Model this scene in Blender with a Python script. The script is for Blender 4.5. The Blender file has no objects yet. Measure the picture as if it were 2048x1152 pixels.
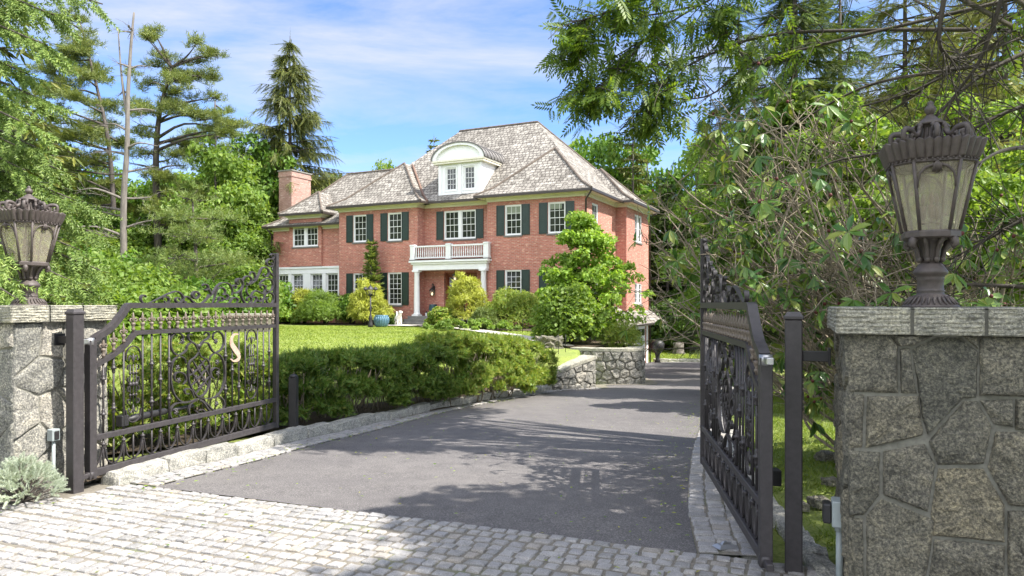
import bpy, math, random
import numpy as np
from mathutils import Vector, noise as mnoise
random.seed(7)
R = math.radians
SC = bpy.context.scene
COL = SC.collection
F, CX, HY, EYE = 1440.0, 1024.0, 605.0, 1.6
SUN_AZ = (0.961, -0.275); SUN_EL = 53.0

def at(px, py, Y):
    """photo pixel (2048 wide) at depth Y in metres -> world point"""
    return ((px - CX) / F * Y, Y, EYE + (HY - py) / F * Y)

# ------------------------------------------------------------------ tagging
def tag(o, label=None, cat=None, group=None, kind=None):
    if label: o['label'] = label
    if cat: o['category'] = cat
    if group: o['group'] = group
    if kind: o['kind'] = kind
    return o
def thing(name, label, cat, loc=(0, 0, 0), rz=0.0, group=None, kind=None):
    o = bpy.data.objects.new(name, None); COL.objects.link(o)
    o.empty_display_size = 0.2
    o.location = loc; o.rotation_euler = (0, 0, rz)
    return tag(o, label, cat, group, kind)
def dup(o, parent=None):
    c = o.copy(); COL.objects.link(c)
    if parent: c.parent = parent
    for ch in list(o.children): dup(ch, c)
    return c

# ------------------------------------------------------------------ meshes
def link_mesh(name, me, parent=None):
    o = bpy.data.objects.new(name, me); COL.objects.link(o)
    if parent: o.parent = parent
    return o
def auto_uv(me):
    n = len(me.loops)
    if n == 0: return
    co = np.empty(len(me.vertices) * 3, np.float32); me.vertices.foreach_get('co', co); co = co.reshape(-1, 3)
    li = np.empty(n, np.int32); me.loops.foreach_get('vertex_index', li)
    np_ = len(me.polygons)
    nr = np.empty(np_ * 3, np.float32); me.polygons.foreach_get('normal', nr); nr = nr.reshape(-1, 3)
    lt = np.empty(np_, np.int32); me.polygons.foreach_get('loop_total', lt)
    nl = np.repeat(nr, lt, axis=0)
    t = np.stack([-nl[:, 1], nl[:, 0], np.zeros(len(nl))], 1)
    ln = np.linalg.norm(t, axis=1)
    t[ln < .05] = (1, 0, 0); ln[ln < .05] = 1
    t /= ln[:, None]
    b = np.cross(nl, t)
    p = co[li]
    uv = np.stack([(p * t).sum(1), (p * b).sum(1)], 1).astype(np.float32)
    l = me.uv_layers.new(name='UVMap'); l.data.foreach_set('uv', uv.ravel())
class MB:
    def __init__(s): s.v = []; s.f = []; s.m = []; s.s = []
    def add(s, v, f, mi=0, sm=False):
        b = len(s.v); s.v += [tuple(p) for p in v]
        for q in f: s.f.append(tuple(b + i for i in q)); s.m.append(mi); s.s.append(sm)
        return s
    def box(s, x0, y0, z0, x1, y1, z1, mi=0):
        return s.pbox(lambda a, o, z: (a, o, z), x0, x1, y0, y1, z0, z1, mi)
    def pbox(s, P, a0, a1, o0, o1, z0, z1, mi=0):
        v = [P(a0, o0, z0), P(a1, o0, z0), P(a1, o1, z0), P(a0, o1, z0), P(a0, o0, z1), P(a1, o0, z1), P(a1, o1, z1), P(a0, o1, z1)]
        f = [(0, 3, 2, 1), (4, 5, 6, 7), (0, 1, 5, 4), (1, 2, 6, 5), (2, 3, 7, 6), (3, 0, 4, 7)]
        d1 = Vector(v[1]) - Vector(v[0]); d2 = Vector(v[3]) - Vector(v[0]); d3 = Vector(v[4]) - Vector(v[0])
        if d1.cross(d2).dot(d3) < 0: f = [q[::-1] for q in f]
        return s.add(v, f, mi)
    def bbox(s, x0, y0, z0, x1, y1, z1, b=.006, mi=0):
        """box with chamfered edges"""
        vs = []; 
        for (px, py, pz) in [(i, j, k) for i in (0, 1) for j in (0, 1) for k in (0, 1)]:
            X = (x0, x1)[px]; Y = (y0, y1)[py]; Z = (z0, z1)[pz]; sx = (1, -1)[px]; sy = (1, -1)[py]; sz = (1, -1)[pz]
            vs += [(X, Y + sy * b, Z + sz * b), (X + sx * b, Y, Z + sz * b), (X + sx * b, Y + sy * b, Z)]
        I = lambda i, j, k, a: (i * 4 + j * 2 + k) * 3 + a
        f = []
        for i in (0, 1): f.append([I(i, 0, 0, 0), I(i, 1, 0, 0), I(i, 1, 1, 0), I(i, 0, 1, 0)])
        for j in (0, 1): f.append([I(0, j, 0, 1), I(1, j, 0, 1), I(1, j, 1, 1), I(0, j, 1, 1)])
        for k in (0, 1): f.append([I(0, 0, k, 2), I(1, 0, k, 2), I(1, 1, k, 2), I(0, 1, k, 2)])
        for i in (0, 1):
            for j in (0, 1): f.append([I(i, j, 0, 0), I(i, j, 1, 0), I(i, j, 1, 1), I(i, j, 0, 1)])
        for i in (0, 1):
            for k in (0, 1): f.append([I(i, 0, k, 0), I(i, 1, k, 0), I(i, 1, k, 2), I(i, 0, k, 2)])
        for j in (0, 1):
            for k in (0, 1): f.append([I(0, j, k, 1), I(1, j, k, 1), I(1, j, k, 2), I(0, j, k, 2)])
        for i in (0, 1):
            for j in (0, 1):
                for k in (0, 1): f.append([I(i, j, k, 0), I(i, j, k, 1), I(i, j, k, 2)])
        c = Vector(((x0 + x1) / 2, (y0 + y1) / 2, (z0 + z1) / 2)); out = []
        for q in f:
            a, b2, c2 = (Vector(vs[t]) for t in q[:3]); n = (b2 - a).cross(c2 - a)
            out.append(q if n.dot((a + b2 + c2) / 3 - c) > 0 else q[::-1])
        return s.add(vs, out, mi)
    def tube(s, path, r, n=8, mi=0, sm=True, caps=True):
        P = [Vector(p) for p in path]; m = len(P)
        rr = r if isinstance(r, (list, tuple)) else [r] * m
        vs = []; u = None
        for i in range(m):
            d = (P[min(i + 1, m - 1)] - P[max(i - 1, 0)])
            if d.length < 1e-9: d = Vector((0, 0, 1))
            d.normalize()
            if u is None:
                u = d.orthogonal().normalized()
            else:
                u = u - d * u.dot(d)
                u = u.normalized() if u.length > 1e-6 else d.orthogonal().normalized()
            w = d.cross(u)
            for k in range(n):
                a = 2 * math.pi * k / n
                vs.append(P[i] + (u * math.cos(a) + w * math.sin(a)) * rr[i])
        f = []
        for i in range(m - 1):
            for k in range(n):
                f.append((i * n + k, i * n + (k + 1) % n, (i + 1) * n + (k + 1) % n, (i + 1) * n + k))
        if caps: f.append(tuple(range(n))[::-1]); f.append(tuple((m - 1) * n + k for k in range(n)))
        return s.add(vs, f, mi, sm)
    def lathe(s, prof, c=(0, 0, 0), n=24, mi=0, sm=True, sq=None):
        vs = []; f = []; m = len(prof)
        for r, z in prof:
            for k in range(n):
                a = 2 * math.pi * k / n
                vs.append((c[0] + r * math.cos(a), c[1] + r * math.sin(a), c[2] + z))
        for i in range(m - 1):
            for k in range(n):
                f.append((i * n + k, i * n + (k + 1) % n, (i + 1) * n + (k + 1) % n, (i + 1) * n + k))
        f.append(tuple(range(n))[::-1]); f.append(tuple((m - 1) * n + k for k in range(n)))
        return s.add(vs, f, mi, sm)
    def sphere(s, c, r, n=10, mi=0, sc=(1, 1, 1)):
        m = max(5, n // 2 + 1); vs = []; f = []
        for i in range(m + 1):
            t = math.pi * i / m
            for k in range(n):
                a = 2 * math.pi * k / n
                vs.append((c[0] + r * sc[0] * math.sin(t) * math.cos(a), c[1] + r * sc[1] * math.sin(t) * math.sin(a), c[2] - r * sc[2] * math.cos(t)))
        for i in range(m):
            for k in range(n):
                f.append((i * n + k, i * n + (k + 1) % n, (i + 1) * n + (k + 1) % n, (i + 1) * n + k))
        return s.add(vs, f, mi, True)
    def ribbon(s, path, w, th, mi=0, y0=0.0, taper=False):
        """flat bar bent along a path in the x-z plane; w across (y), th thick"""
        m = len(path); vs = []; f = []
        for i in range(m):
            a = path[max(i - 1, 0)]; b = path[min(i + 1, m - 1)]
            dx, dz = b[0] - a[0], b[1] - a[1]; l = math.hypot(dx, dz) or 1
            nx, nz = -dz / l, dx / l
            k = 1.0
            if taper: k = 1.0 - .45 * abs(2 * i / (m - 1) - 1) ** 3
            x, z = path[i]; t = th / 2 * k; h = w / 2 * k
            vs += [(x + nx * t, y0 - h, z + nz * t), (x + nx * t, y0 + h, z + nz * t), (x - nx * t, y0 + h, z - nz * t), (x - nx * t, y0 - h, z - nz * t)]
        for i in range(m - 1):
            for k in range(4):
                f.append((i * 4 + k, i * 4 + (k + 1) % 4, i * 4 + 4 + (k + 1) % 4, i * 4 + 4 + k))
        f.append((3, 2, 1, 0)); f.append(tuple((m - 1) * 4 + k for k in range(4)))
        return s.add(vs, f, mi)
    def build(s, name, mats, parent=None, loc=None, uv=True):
        me = bpy.data.meshes.new(name); me.from_pydata(s.v, [], s.f)
        if not isinstance(mats, (list, tuple)): mats = [mats]
        for m in mats: me.materials.append(m)
        me.polygons.foreach_set('material_index', s.m); me.polygons.foreach_set('use_smooth', s.s)
        me.update()
        if uv: auto_uv(me)
        o = link_mesh(name, me, parent)
        if loc: o.location = loc
        return o
def nmesh(name, V, Fc, mats, parent=None, smooth=False, mi=None, uv=False):
    V = np.ascontiguousarray(V, np.float32); Fc = np.ascontiguousarray(Fc, np.int32)
    me = bpy.data.meshes.new(name); k = Fc.shape[1]; nf = len(Fc)
    me.vertices.add(len(V)); me.vertices.foreach_set('co', V.ravel())
    me.loops.add(nf * k); me.loops.foreach_set('vertex_index', Fc.ravel())
    me.polygons.add(nf); me.polygons.foreach_set('loop_start', np.arange(0, nf * k, k, dtype=np.int32))
    me.polygons.foreach_set('loop_total', np.full(nf, k, np.int32))
    if not isinstance(mats, (list, tuple)): mats = [mats]
    for m in mats: me.materials.append(m)
    if mi is not None: me.polygons.foreach_set('material_index', np.asarray(mi, np.int32))
    me.polygons.foreach_set('use_smooth', np.full(nf, smooth))
    me.update(calc_edges=True); me.validate()
    if uv: auto_uv(me)
    return link_mesh(name, me, parent)
def spline(pts, sub=5):
    P = [np.array(p, float) for p in pts]; out = []
    for i in range(len(P) - 1):
        p0 = P[i - 1] if i else 2 * P[0] - P[1]; p1, p2 = P[i], P[i + 1]
        p3 = P[i + 2] if i + 2 < len(P) else 2 * P[-1] - P[-2]
        for k in range(sub):
            t = k / sub
            out.append(.5 * (2 * p1 + (p2 - p0) * t + (2 * p0 - 5 * p1 + 4 * p2 - p3) * t * t + (3 * p1 - 3 * p2 + p3 - p0) * t ** 3))
    out.append(P[-1])
    return [tuple(float(c) for c in p) for p in out]

# ------------------------------------------------------------------ materials
class NT:
    def __init__(s, name):
        s.m = bpy.data.materials.new(name); s.m.use_nodes = True; s.t = s.m.node_tree; s.t.nodes.clear()
        s.out = s.n('ShaderNodeOutputMaterial')
    def n(s, typ, ins=None, **kw):
        nd = s.t.nodes.new(typ)
        for k, v in kw.items(): setattr(nd, k, v)
        for k, v in (ins or {}).items(): s.set(nd, k, v)
        return nd
    def set(s, nd, k, v):
        sk = nd.inputs[k]
        if isinstance(v, bpy.types.NodeSocket): s.t.links.new(v, sk)
        elif isinstance(v, bpy.types.Node): s.t.links.new(v.outputs[0], sk)
        else:
            if sk.type == 'RGBA' and len(v) == 3: v = (*v, 1)
            sk.default_value = v
    def ramp(s, fac, stops, interp='LINEAR'):
        nd = s.n('ShaderNodeValToRGB'); cr = nd.color_ramp; cr.interpolation = interp
        while len(cr.elements) < len(stops): cr.elements.new(.5)
        for e, (p, c) in zip(cr.elements, stops): e.position = p; e.color = (*c, 1) if len(c) == 3 else c
        s.set(nd, 'Fac', fac); return nd
    def noise(s, vec, scale, detail=4, rough=.6, out='Fac'):
        nd = s.n('ShaderNodeTexNoise', {'Scale': scale, 'Detail': detail, 'Roughness': rough})
        if vec is not None: s.set(nd, 'Vector', vec)
        return nd.outputs[out]
    def mix(s, a, b, fac, mode='MIX'):
        nd = s.n('ShaderNodeMixRGB', blend_type=mode); s.set(nd, 'Fac', fac); s.set(nd, 'Color1', a); s.set(nd, 'Color2', b); return nd.outputs[0]
    def math(s, op, a, b=0.0):
        nd = s.n('ShaderNodeMath', operation=op); s.set(nd, 0, a); s.set(nd, 1, b); return nd.outputs[0]
    def obj(s): return s.n('ShaderNodeTexCoord').outputs['Object']
    def uv(s): return s.n('ShaderNodeTexCoord').outputs['UV']
    def isl(s): return s.n('ShaderNodeNewGeometry').outputs['Random Per Island']
    def bump(s, h, st=.4, dist=.01): return s.n('ShaderNodeBump', {'Height': h, 'Strength': st, 'Distance': dist}).outputs[0]
    def pr(s, col, rough=.6, bump=None, metal=0.0, spec=.5):
        p = s.n('ShaderNodeBsdfPrincipled', {'Base Color': col, 'Roughness': rough, 'Metallic': metal, 'Specular IOR Level': spec})
        if bump is not None: s.set(p, 'Normal', bump)
        s.t.links.new(p.outputs[0], s.out.inputs[0]); return s.m
def leaf_mat(name, cols, trans=.38, rough=.5, spec=.35, nscale=.6):
    t = NT(name); k = len(cols)
    c = t.ramp(t.isl(), [(i / max(1, k - 1), cc) for i, cc in enumerate(cols)])
    nz = t.noise(t.obj(), nscale, 2)
    c = t.mix(c.outputs[0], t.ramp(nz, [(.3, (.72, .74, .66)), (.7, (1.22, 1.2, 1.1))]).outputs[0], 1.0, 'MULTIPLY')
    p = t.n('ShaderNodeBsdfPrincipled', {'Base Color': c, 'Roughness': rough, 'Specular IOR Level': spec})
    tr = t.n('ShaderNodeBsdfTranslucent', {'Color': t.mix(c, (1.25, 1.2, .55), 1.0, 'MULTIPLY')})
    mx = t.n('ShaderNodeMixShader', {0: trans, 1: p, 2: tr}); t.t.links.new(mx.outputs[0], t.out.inputs[0])
    return t.m
def bark_mat(name, c1, c2, scale=6):
    t = NT(name); mp = t.n('ShaderNodeMapping', {'Vector': t.obj(), 'Scale': (1, 1, .22)})
    nz = t.noise(mp, scale, 5, .7)
    return t.pr(t.ramp(nz, [(.3, c1), (.7, c2)]), .9, t.bump(nz, .8, .03))
def plain(name, c, rough=.5, metal=0.0, var=.12, scale=8, bump=0.0, spec=.5):
    t = NT(name); nz = t.noise(t.obj(), scale, 4)
    lo = tuple(x * (1 - var) for x in c); hi = tuple(min(1, x * (1 + var)) for x in c)
    return t.pr(t.ramp(nz, [(.3, lo), (.7, hi)]), rough, t.bump(nz, bump, .004) if bump else None, metal, spec)
M = {}
# --- stone
def stone_mat(name, stops, speck=1.0):
    t = NT(name); o = t.obj()
    base = t.ramp(t.isl(), stops)
    n1 = t.noise(o, 9, 6, .7); n2 = t.noise(o, 70, 4, .75); n3 = t.noise(o, 230, 2, .6)
    c = t.mix(base.outputs[0], t.ramp(n1, [(.32, (.62, .63, .62)), (.5, (1, 1, .98)), (.68, (1.35, 1.32, 1.22))]).outputs[0], 1, 'MULTIPLY')
    c = t.mix(c, t.ramp(n2, [(.36, (.38, .385, .39)), (.5, (1, 1, .98)), (.64, (2.05, 2.0, 1.8))]).outputs[0], .95 * speck, 'MULTIPLY')
    c = t.mix(c, t.ramp(n3, [(.4, (.7, .7, .7)), (.6, (1.3, 1.3, 1.3))]).outputs[0], .6 * speck, 'MULTIPLY')
    h = t.math('ADD', n1, t.math('MULTIPLY', n2, .55))
    return t.pr(c, .85, t.bump(h, .9, .02))
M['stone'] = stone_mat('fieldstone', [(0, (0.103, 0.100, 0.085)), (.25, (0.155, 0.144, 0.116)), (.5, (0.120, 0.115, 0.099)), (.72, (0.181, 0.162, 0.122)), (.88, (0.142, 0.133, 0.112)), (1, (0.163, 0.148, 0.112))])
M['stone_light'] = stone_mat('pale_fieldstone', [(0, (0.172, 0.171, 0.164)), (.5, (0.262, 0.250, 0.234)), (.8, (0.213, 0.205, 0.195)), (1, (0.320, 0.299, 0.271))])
M['granite'] = stone_mat('granite', [(0, (0.266, 0.263, 0.252)), (.5, (0.340, 0.333, 0.318)), (1, (0.296, 0.289, 0.274))], .8)
M['cap'] = stone_mat('cap_stone', [(0, (.25, .24, .205)), (.5, (.31, .3, .26)), (1, (.28, .27, .235))], .7)
M['mortar'] = plain('mortar', (.2, .195, .165), .95, var=.25, scale=30, bump=.5)
t = NT('granite_sett'); o = t.obj()
n1 = t.noise(o, 14, 5, .7); n2 = t.noise(o, 160, 3, .7); nb = t.noise(o, .9, 3)
c = t.ramp(t.isl(), [(0, (0.238, 0.233, 0.229)), (.3, (0.299, 0.290, 0.286)), (.55, (0.339, 0.327, 0.319)), (.8, (0.273, 0.268, 0.273)), (.93, (0.317, 0.286, 0.246)), (1, (0.378, 0.365, 0.352))])
c = t.mix(c.outputs[0], t.ramp(n2, [(.36, (.6, .6, .6)), (.62, (1.3, 1.3, 1.3))]).outputs[0], .8, 'MULTIPLY')
c = t.mix(c, t.ramp(n1, [(.3, (.78, .77, .74)), (.65, (1.12, 1.12, 1.12))]).outputs[0], .9, 'MULTIPLY')
M['sett'] = t.pr(c, .8, t.bump(t.math('ADD', n1, t.math('MULTIPLY', n2, .5)), .6, .012))
t = NT('sett_joint'); n1 = t.noise(t.obj(), 40, 4, .7); n2 = t.noise(t.obj(), 2.2, 3)
c = t.mix(t.ramp(n1, [(.3, (.12, .108, .088)), (.7, (.24, .215, .175))]).outputs[0], (.13, .16, .06), t.ramp(n2, [(.55, (0, 0, 0)), (.72, (.7, .7, .7))]).outputs[0])
M['joint'] = t.pr(c, .95, t.bump(n1, .8, .01))
t = NT('asphalt'); o = t.obj(); n1 = t.noise(o, 95, 4, .85); n2 = t.noise(o, .55, 4, .6); n3 = t.noise(o, 5, 4, .6)
c = t.ramp(n1, [(.34, (.05, .047, .046)), (.48, (.107, .101, .099)), (.58, (.162, .153, .149)), (.68, (.36, .33, .32))])
c = t.mix(c.outputs[0], t.ramp(n2, [(.3, (.86, .85, .87)), (.7, (1.14, 1.13, 1.12))]).outputs[0], 1, 'MULTIPLY')
c = t.mix(c, t.ramp(n3, [(.3, (.86, .86, .86)), (.7, (1.14, 1.14, 1.13))]).outputs[0], .9, 'MULTIPLY')
vw = t.n('ShaderNodeTexVoronoi', {'Vector': o, 'Scale': .5}, feature='DISTANCE_TO_EDGE').outputs[0]
c = t.mix(c, (.03, .028, .028), t.ramp(t.math('ADD', vw, t.math('MULTIPLY', t.noise(o, 3, 4), .05)), [(.024, (.0, .0, .0)), (.0245, (.55, .55, .55)), (.029, (0, 0, 0))]).outputs[0])
c = t.mix(c, (.24, .22, .19), t.ramp(t.noise(o, 1.3, 6, .75), [(.6, (0, 0, 0)), (.75, (.35, .35, .35))]).outputs[0])
M['asphalt'] = t.pr(c, .82, t.bump(n1, .5, .006), spec=.4)
# --- ground
t = NT('lawn'); o = t.obj(); n1 = t.noise(o, 45, 4, .75); n2 = t.noise(o, .7, 4, .6); n3 = t.noise(o, 6, 3)
c = t.ramp(n1, [(.3, (.12, .17, .03)), (.5, (.2, .26, .055)), (.72, (.28, .31, .1))])
c = t.mix(c.outputs[0], t.ramp(n2, [(.3, (.8, .85, .75)), (.7, (1.25, 1.15, 1.1))]).outputs[0], 1, 'MULTIPLY')
c = t.mix(c, (.15, .125, .07), t.ramp(n3, [(.62, (0, 0, 0)), (.78, (.5, .5, .5))]).outputs[0])
M['lawn'] = t.pr(c, .9, t.bump(n1, .9, .03))
t = NT('leaf_litter'); n1 = t.noise(t.obj(), 28, 5, .8)
M['soil'] = t.pr(t.ramp(n1, [(.3, (.03, .022, .015)), (.55, (.09, .065, .04)), (.75, (.2, .15, .1))]), .95, t.bump(n1, 1, .04))
M['path'] = plain('pale_flagstone', (.52, .49, .44), .85, var=.15, scale=5, bump=.3)
# --- metal, paint, glass
def iron(name, c, rough=.42):
    t = NT(name); o = t.obj(); n = t.noise(o, 25, 5, .7); n2 = t.noise(o, 180, 3)
    return t.pr(t.ramp(n, [(.3, tuple(x * .75 for x in c)), (.7, tuple(x * 1.35 for x in c))]), t.math('ADD', rough, t.math('MULTIPLY', n, .15)), t.bump(n2, .15, .002), .0, .55)
M['iron'] = iron('bronze_painted_iron', (.042, .037, .039), .42)
M['bronze'] = iron('weathered_bronze', (.075, .06, .055), .5)
M['black'] = iron('black_metal', (.018, .017, .018), .45)
M['gold'] = iron('copper_gold', (.45, .32, .25), .4)
M['steel'] = plain('galvanised', (.45, .45, .45), .35, .8)
M['finial'] = iron('bronze_finial', (.15, .12, .095), .4)
M['blind'] = plain('pale_blind', (.2, .23, .16), .3, var=.1)
M['white'] = plain('white_paint', (.8, .8, .79), .45, var=.04, scale=3)
M['cream'] = plain('cream_paint', (.74, .7, .57), .5, var=.05, scale=3)
M['gutter'] = plain('dark_brown_gutter', (.045, .035, .03), .4)
M['shutter'] = plain('dark_green_paint', (.018, .036, .03), .4, var=.15)
M['greybox'] = plain('grey_plastic', (.3, .34, .34), .5)
t = NT('window_glass'); n = t.noise(t.obj(), 1.1, 3)
M['glass'] = t.pr(t.ramp(n, [(.3, (.012, .013, .012)), (.7, (.05, .055, .045))]), .04, None, 0, .6)
t = NT('seeded_glass'); n = t.noise(t.n('ShaderNodeMapping', {'Vector': t.obj(), 'Scale': (1, 1, .25)}), 30, 3)
p = t.n('ShaderNodeBsdfPrincipled', {'Base Color': t.ramp(n, [(.3, (.74, .66, .54)), (.7, (.9, .84, .72))]), 'Roughness': .25})
tl = t.n('ShaderNodeBsdfTranslucent', {'Color': (.8, .75, .66, 1)})
a = t.n('ShaderNodeMixShader', {0: .5, 1: p, 2: tl})
b = t.n('ShaderNodeMixShader', {0: .74, 1: a, 2: t.n('ShaderNodeBsdfTransparent', {'Color': (.95, .93, .88, 1)})})
t.t.links.new(b.outputs[0], t.out.inputs[0]); M['seed'] = t.m
M['candle'] = plain('ivory_sleeve', (.2, .16, .13), .7)
# --- house
def brick_mat(name, c1, c2, pale, bw=.22, rh=.076):
    t = NT(name); uv = t.uv()
    b = t.n('ShaderNodeTexBrick', {'Vector': uv, 'Color1': c1, 'Color2': c2, 'Mortar': (.42, .33, .28, 1), 'Scale': 1.0, 'Mortar Size': .008, 'Brick Width': bw, 'Row Height': rh, 'Bias': 0.0, 'Mortar Smooth': .2})
    mp = t.n('ShaderNodeMapping', {'Vector': uv, 'Scale': (1 / bw, 1 / rh, 1)})
    wn = t.n('ShaderNodeTexNoise', {'Vector': mp, 'Scale': .9, 'Detail': 1.0}); wn = wn.outputs['Fac']
    c = t.mix(b.outputs['Color'], pale, t.ramp(wn, [(.6, (0, 0, 0)), (.68, (.75, .75, .75))]).outputs[0])
    nl = t.noise(t.obj(), .5, 4)
    c = t.mix(c, t.ramp(nl, [(.3, (.85, .84, .84)), (.7, (1.12, 1.12, 1.12))]).outputs[0], 1, 'MULTIPLY')
    return t.pr(c, .85, t.bump(t.math('ADD', t.math('MULTIPLY', b.outputs['Fac'], -1.0), t.math('MULTIPLY', wn, .6)), .5, .012))
M['brick'] = brick_mat('red_brick', (.5, .18, .128, 1), (.38, .128, .088, 1), (.64, .4, .3))
M['brick_pale'] = brick_mat('pink_chimney_brick', (.44, .25, .2, 1), (.33, .17, .13, 1), (.56, .42, .35))
t = NT('cedar_shake'); uv = t.uv()
nw = t.noise(uv, 2.5, 3); 
vv = t.n('ShaderNodeVectorMath', {0: uv, 1: t.n('ShaderNodeCombineXYZ', {1: t.math('MULTIPLY', t.math('SUBTRACT', t.noise(uv, 7, 2), .5), .05)}).outputs[0]}, operation='ADD').outputs[0]
b = t.n('ShaderNodeTexBrick', {'Vector': vv, 'Color1': (.31, .288, .255, 1), 'Color2': (.155, .141, .122, 1), 'Mortar': (.05, .042, .036, 1), 'Scale': 1.0, 'Mortar Size': .024, 'Brick Width': .22, 'Row Height': .24, 'Bias': -.1, 'Mortar Smooth': .6, })
b.offset = .37; b.squash = 1.3; b.squash_frequency = 3
mp = t.n('ShaderNodeMapping', {'Vector': vv, 'Scale': (2.2, 4.2, 1)})
wn = t.noise(mp, 1.0, 2, .7)
c = t.mix(b.outputs['Color'], (.07, .058, .05), t.ramp(wn, [(.28, (.95, .95, .95)), (.44, (0, 0, 0))]).outputs[0])
c = t.mix(c, (.44, .415, .37), t.ramp(wn, [(.56, (0, 0, 0)), (.68, (.8, .8, .8))]).outputs[0])
c = t.mix(c, t.ramp(t.noise(uv, .35, 4), [(.3, (.78, .77, .76)), (.7, (1.15, 1.15, 1.14))]).outputs[0], 1, 'MULTIPLY')
M['shake'] = t.pr(c, .9, t.bump(t.math('ADD', t.math('MULTIPLY', b.outputs['Fac'], -.8), t.math('MULTIPLY', wn, .8)), .9, .05))
M['cap_shake'] = plain('ridge_shake', (.13, .105, .085), .9, var=.4, scale=6, bump=.5)
M['copper'] = plain('weathered_copper_roof', (.17, .16, .15), .45, .4)
M['copper_valley'] = plain('copper_valley', (.2, .125, .09), .5, .3)
t = NT('mahogany'); n = t.noise(t.n('ShaderNodeMapping', {'Vector': t.obj(), 'Scale': (6, 6, .6)}), 5, 4)
M['wood'] = t.pr(t.ramp(n, [(.3, (.13, .032, .014)), (.7, (.25, .07, .03))]), .35)
M['bluepot'] = plain('blue_glaze', (.1, .2, .27), .25, var=.3)
M['tealpot'] = plain('teal_glaze', (.03, .07, .085), .25, var=.3)
M['step'] = plain('bluestone', (.17, .165, .155), .8, var=.25)
M['dog'] = plain('white_stone_fur', (.72, .69, .63), .8, var=.15, scale=12, bump=.5)
t = NT('lamp_glow'); em = t.n('ShaderNodeEmission', {'Color': (1, .8, .5, 1), 'Strength': 1.6}); t.t.links.new(em.outputs[0], t.out.inputs[0]); M['glow'] = t.m
# --- plants
M['bark_pine'] = bark_mat('pine_bark', (.035, .03, .026), (.12, .1, .085))
M['bark_dead'] = bark_mat('dead_bark', (.09, .078, .068), (.22, .195, .17))
M['bark_dark'] = bark_mat('dark_bark', (.02, .017, .013), (.08, .066, .05))
M['bark_rhodo'] = bark_mat('tan_twig_bark', (.13, .105, .075), (.36, .3, .22), 14)
M['l_spruce'] = leaf_mat('near_spruce_needles', [(.1, .17, .045), (.19, .28, .075), (.3, .39, .12)], .3)
M['l_far_spruce'] = leaf_mat('norway_spruce_needles', [(.05, .075, .022), (.11, .135, .034), (.2, .205, .05)], .25)
M['l_pine'] = leaf_mat('white_pine_needles', [(.09, .13, .035), (.16, .205, .055), (.25, .275, .08)], .3)
M['l_pine2'] = leaf_mat('pale_pine_needles', [(0.117, 0.182, 0.052), (0.182, 0.247, 0.078), (0.247, 0.286, 0.104)], .35)
M['l_green'] = leaf_mat('broad_leaf_green', [(0.065, 0.145, 0.020), (0.109, 0.217, 0.029), (0.181, 0.297, 0.046)], .42)
M['l_bright'] = leaf_mat('bright_leaf', [(.13, .22, .04), (.19, .3, .06), (.27, .365, .095)], .5)
M['l_dark'] = leaf_mat('dark_leaf', [(0.033, 0.075, 0.018), (0.068, 0.128, 0.024), (0.120, 0.188, 0.038)], .35)
M['l_hemlock'] = leaf_mat('hemlock_needles', [(.04, .07, .022), (.075, .115, .034), (.14, .175, .055)], .28)
M['l_olive'] = leaf_mat('olive_conifer', [(.13, .16, .045), (.23, .25, .075), (.36, .35, .13)], .3)
M['l_yellow'] = leaf_mat('golden_cypress', [(.24, .28, .04), (.38, .42, .07), (.52, .53, .13)], .35, nscale=1.5)
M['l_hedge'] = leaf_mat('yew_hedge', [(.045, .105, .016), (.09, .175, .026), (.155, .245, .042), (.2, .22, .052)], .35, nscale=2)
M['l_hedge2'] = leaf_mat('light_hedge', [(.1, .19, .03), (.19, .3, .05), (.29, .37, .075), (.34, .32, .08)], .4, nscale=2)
M['l_maple'] = leaf_mat('lime_maple_leaf', [(.17, .3, .045), (.26, .41, .07), (.37, .49, .12)], .45, nscale=1)
M['l_locust'] = leaf_mat('pinnate_leaf', [(.06, .12, .016), (.11, .185, .024), (.19, .27, .04)], .5)
M['l_rhodo'] = leaf_mat('rhododendron_leaf', [(.05, .13, .03), (.1, .2, .045), (.17, .27, .06), (.27, .3, .07)], .3, .35, .5, nscale=1.2)
M['l_blue'] = leaf_mat('blue_spruce_needles', [(.3, .37, .31), (.45, .51, .45), (.6, .64, .58)], .2)
M['grass'] = leaf_mat('grass_blade', [(.1, .17, .022), (.17, .245, .036), (.26, .3, .07)], .4, nscale=.8)
M['grass2'] = leaf_mat('lawn_blade', [(.16, .235, .035), (.24, .32, .055), (.33, .39, .1)], .4, nscale=.8)
M['bud'] = plain('dark_bud', (.1, .02, .018), .7)
SUN_E, SKY_S, EXPO, FILL_CLOUD = 3.4, .115, 1.72, 8.5
# ================================================================== terrain
BL = np.array([(-4.6, 5.2), (-4.1, 5.65), (-3.62, 6.0), (-3.45, 6.3), (-3.2, 7.1), (-2.98, 7.6), (-2.69, 8.6), (-2.21, 9.9), (-1.45, 12.6), (-.2, 15.6), (1.02, 18.0), (2.1, 18.9),
               (2.2, 19.6), (2.05, 20.6), (2.5, 20.85), (3.2, 20.7), (3.65, 20.85), (3.85, 21.4), (3.95, 23), (4.15, 28), (4.4, 33), (4.8, 37.2)])
ARY = [4.58, 5.3, 6.06, 7.0, 8.1, 10, 13, 18, 24, 32, 39, 43.4]; ARX = [1.18, 1.31, 1.48, 1.73, 2.03, 2.6, 3.5, 5.2, 7.5, 10.5, 13, 14.5]
def zd(y):
    y = np.asarray(y, float); k = 1.2
    s = np.where(y > 30, y - 7, np.log1p(np.exp(np.clip((y - 7) * k, -50, 50))) / k)
    return -.055 * np.minimum(s, 36.2)
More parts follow.
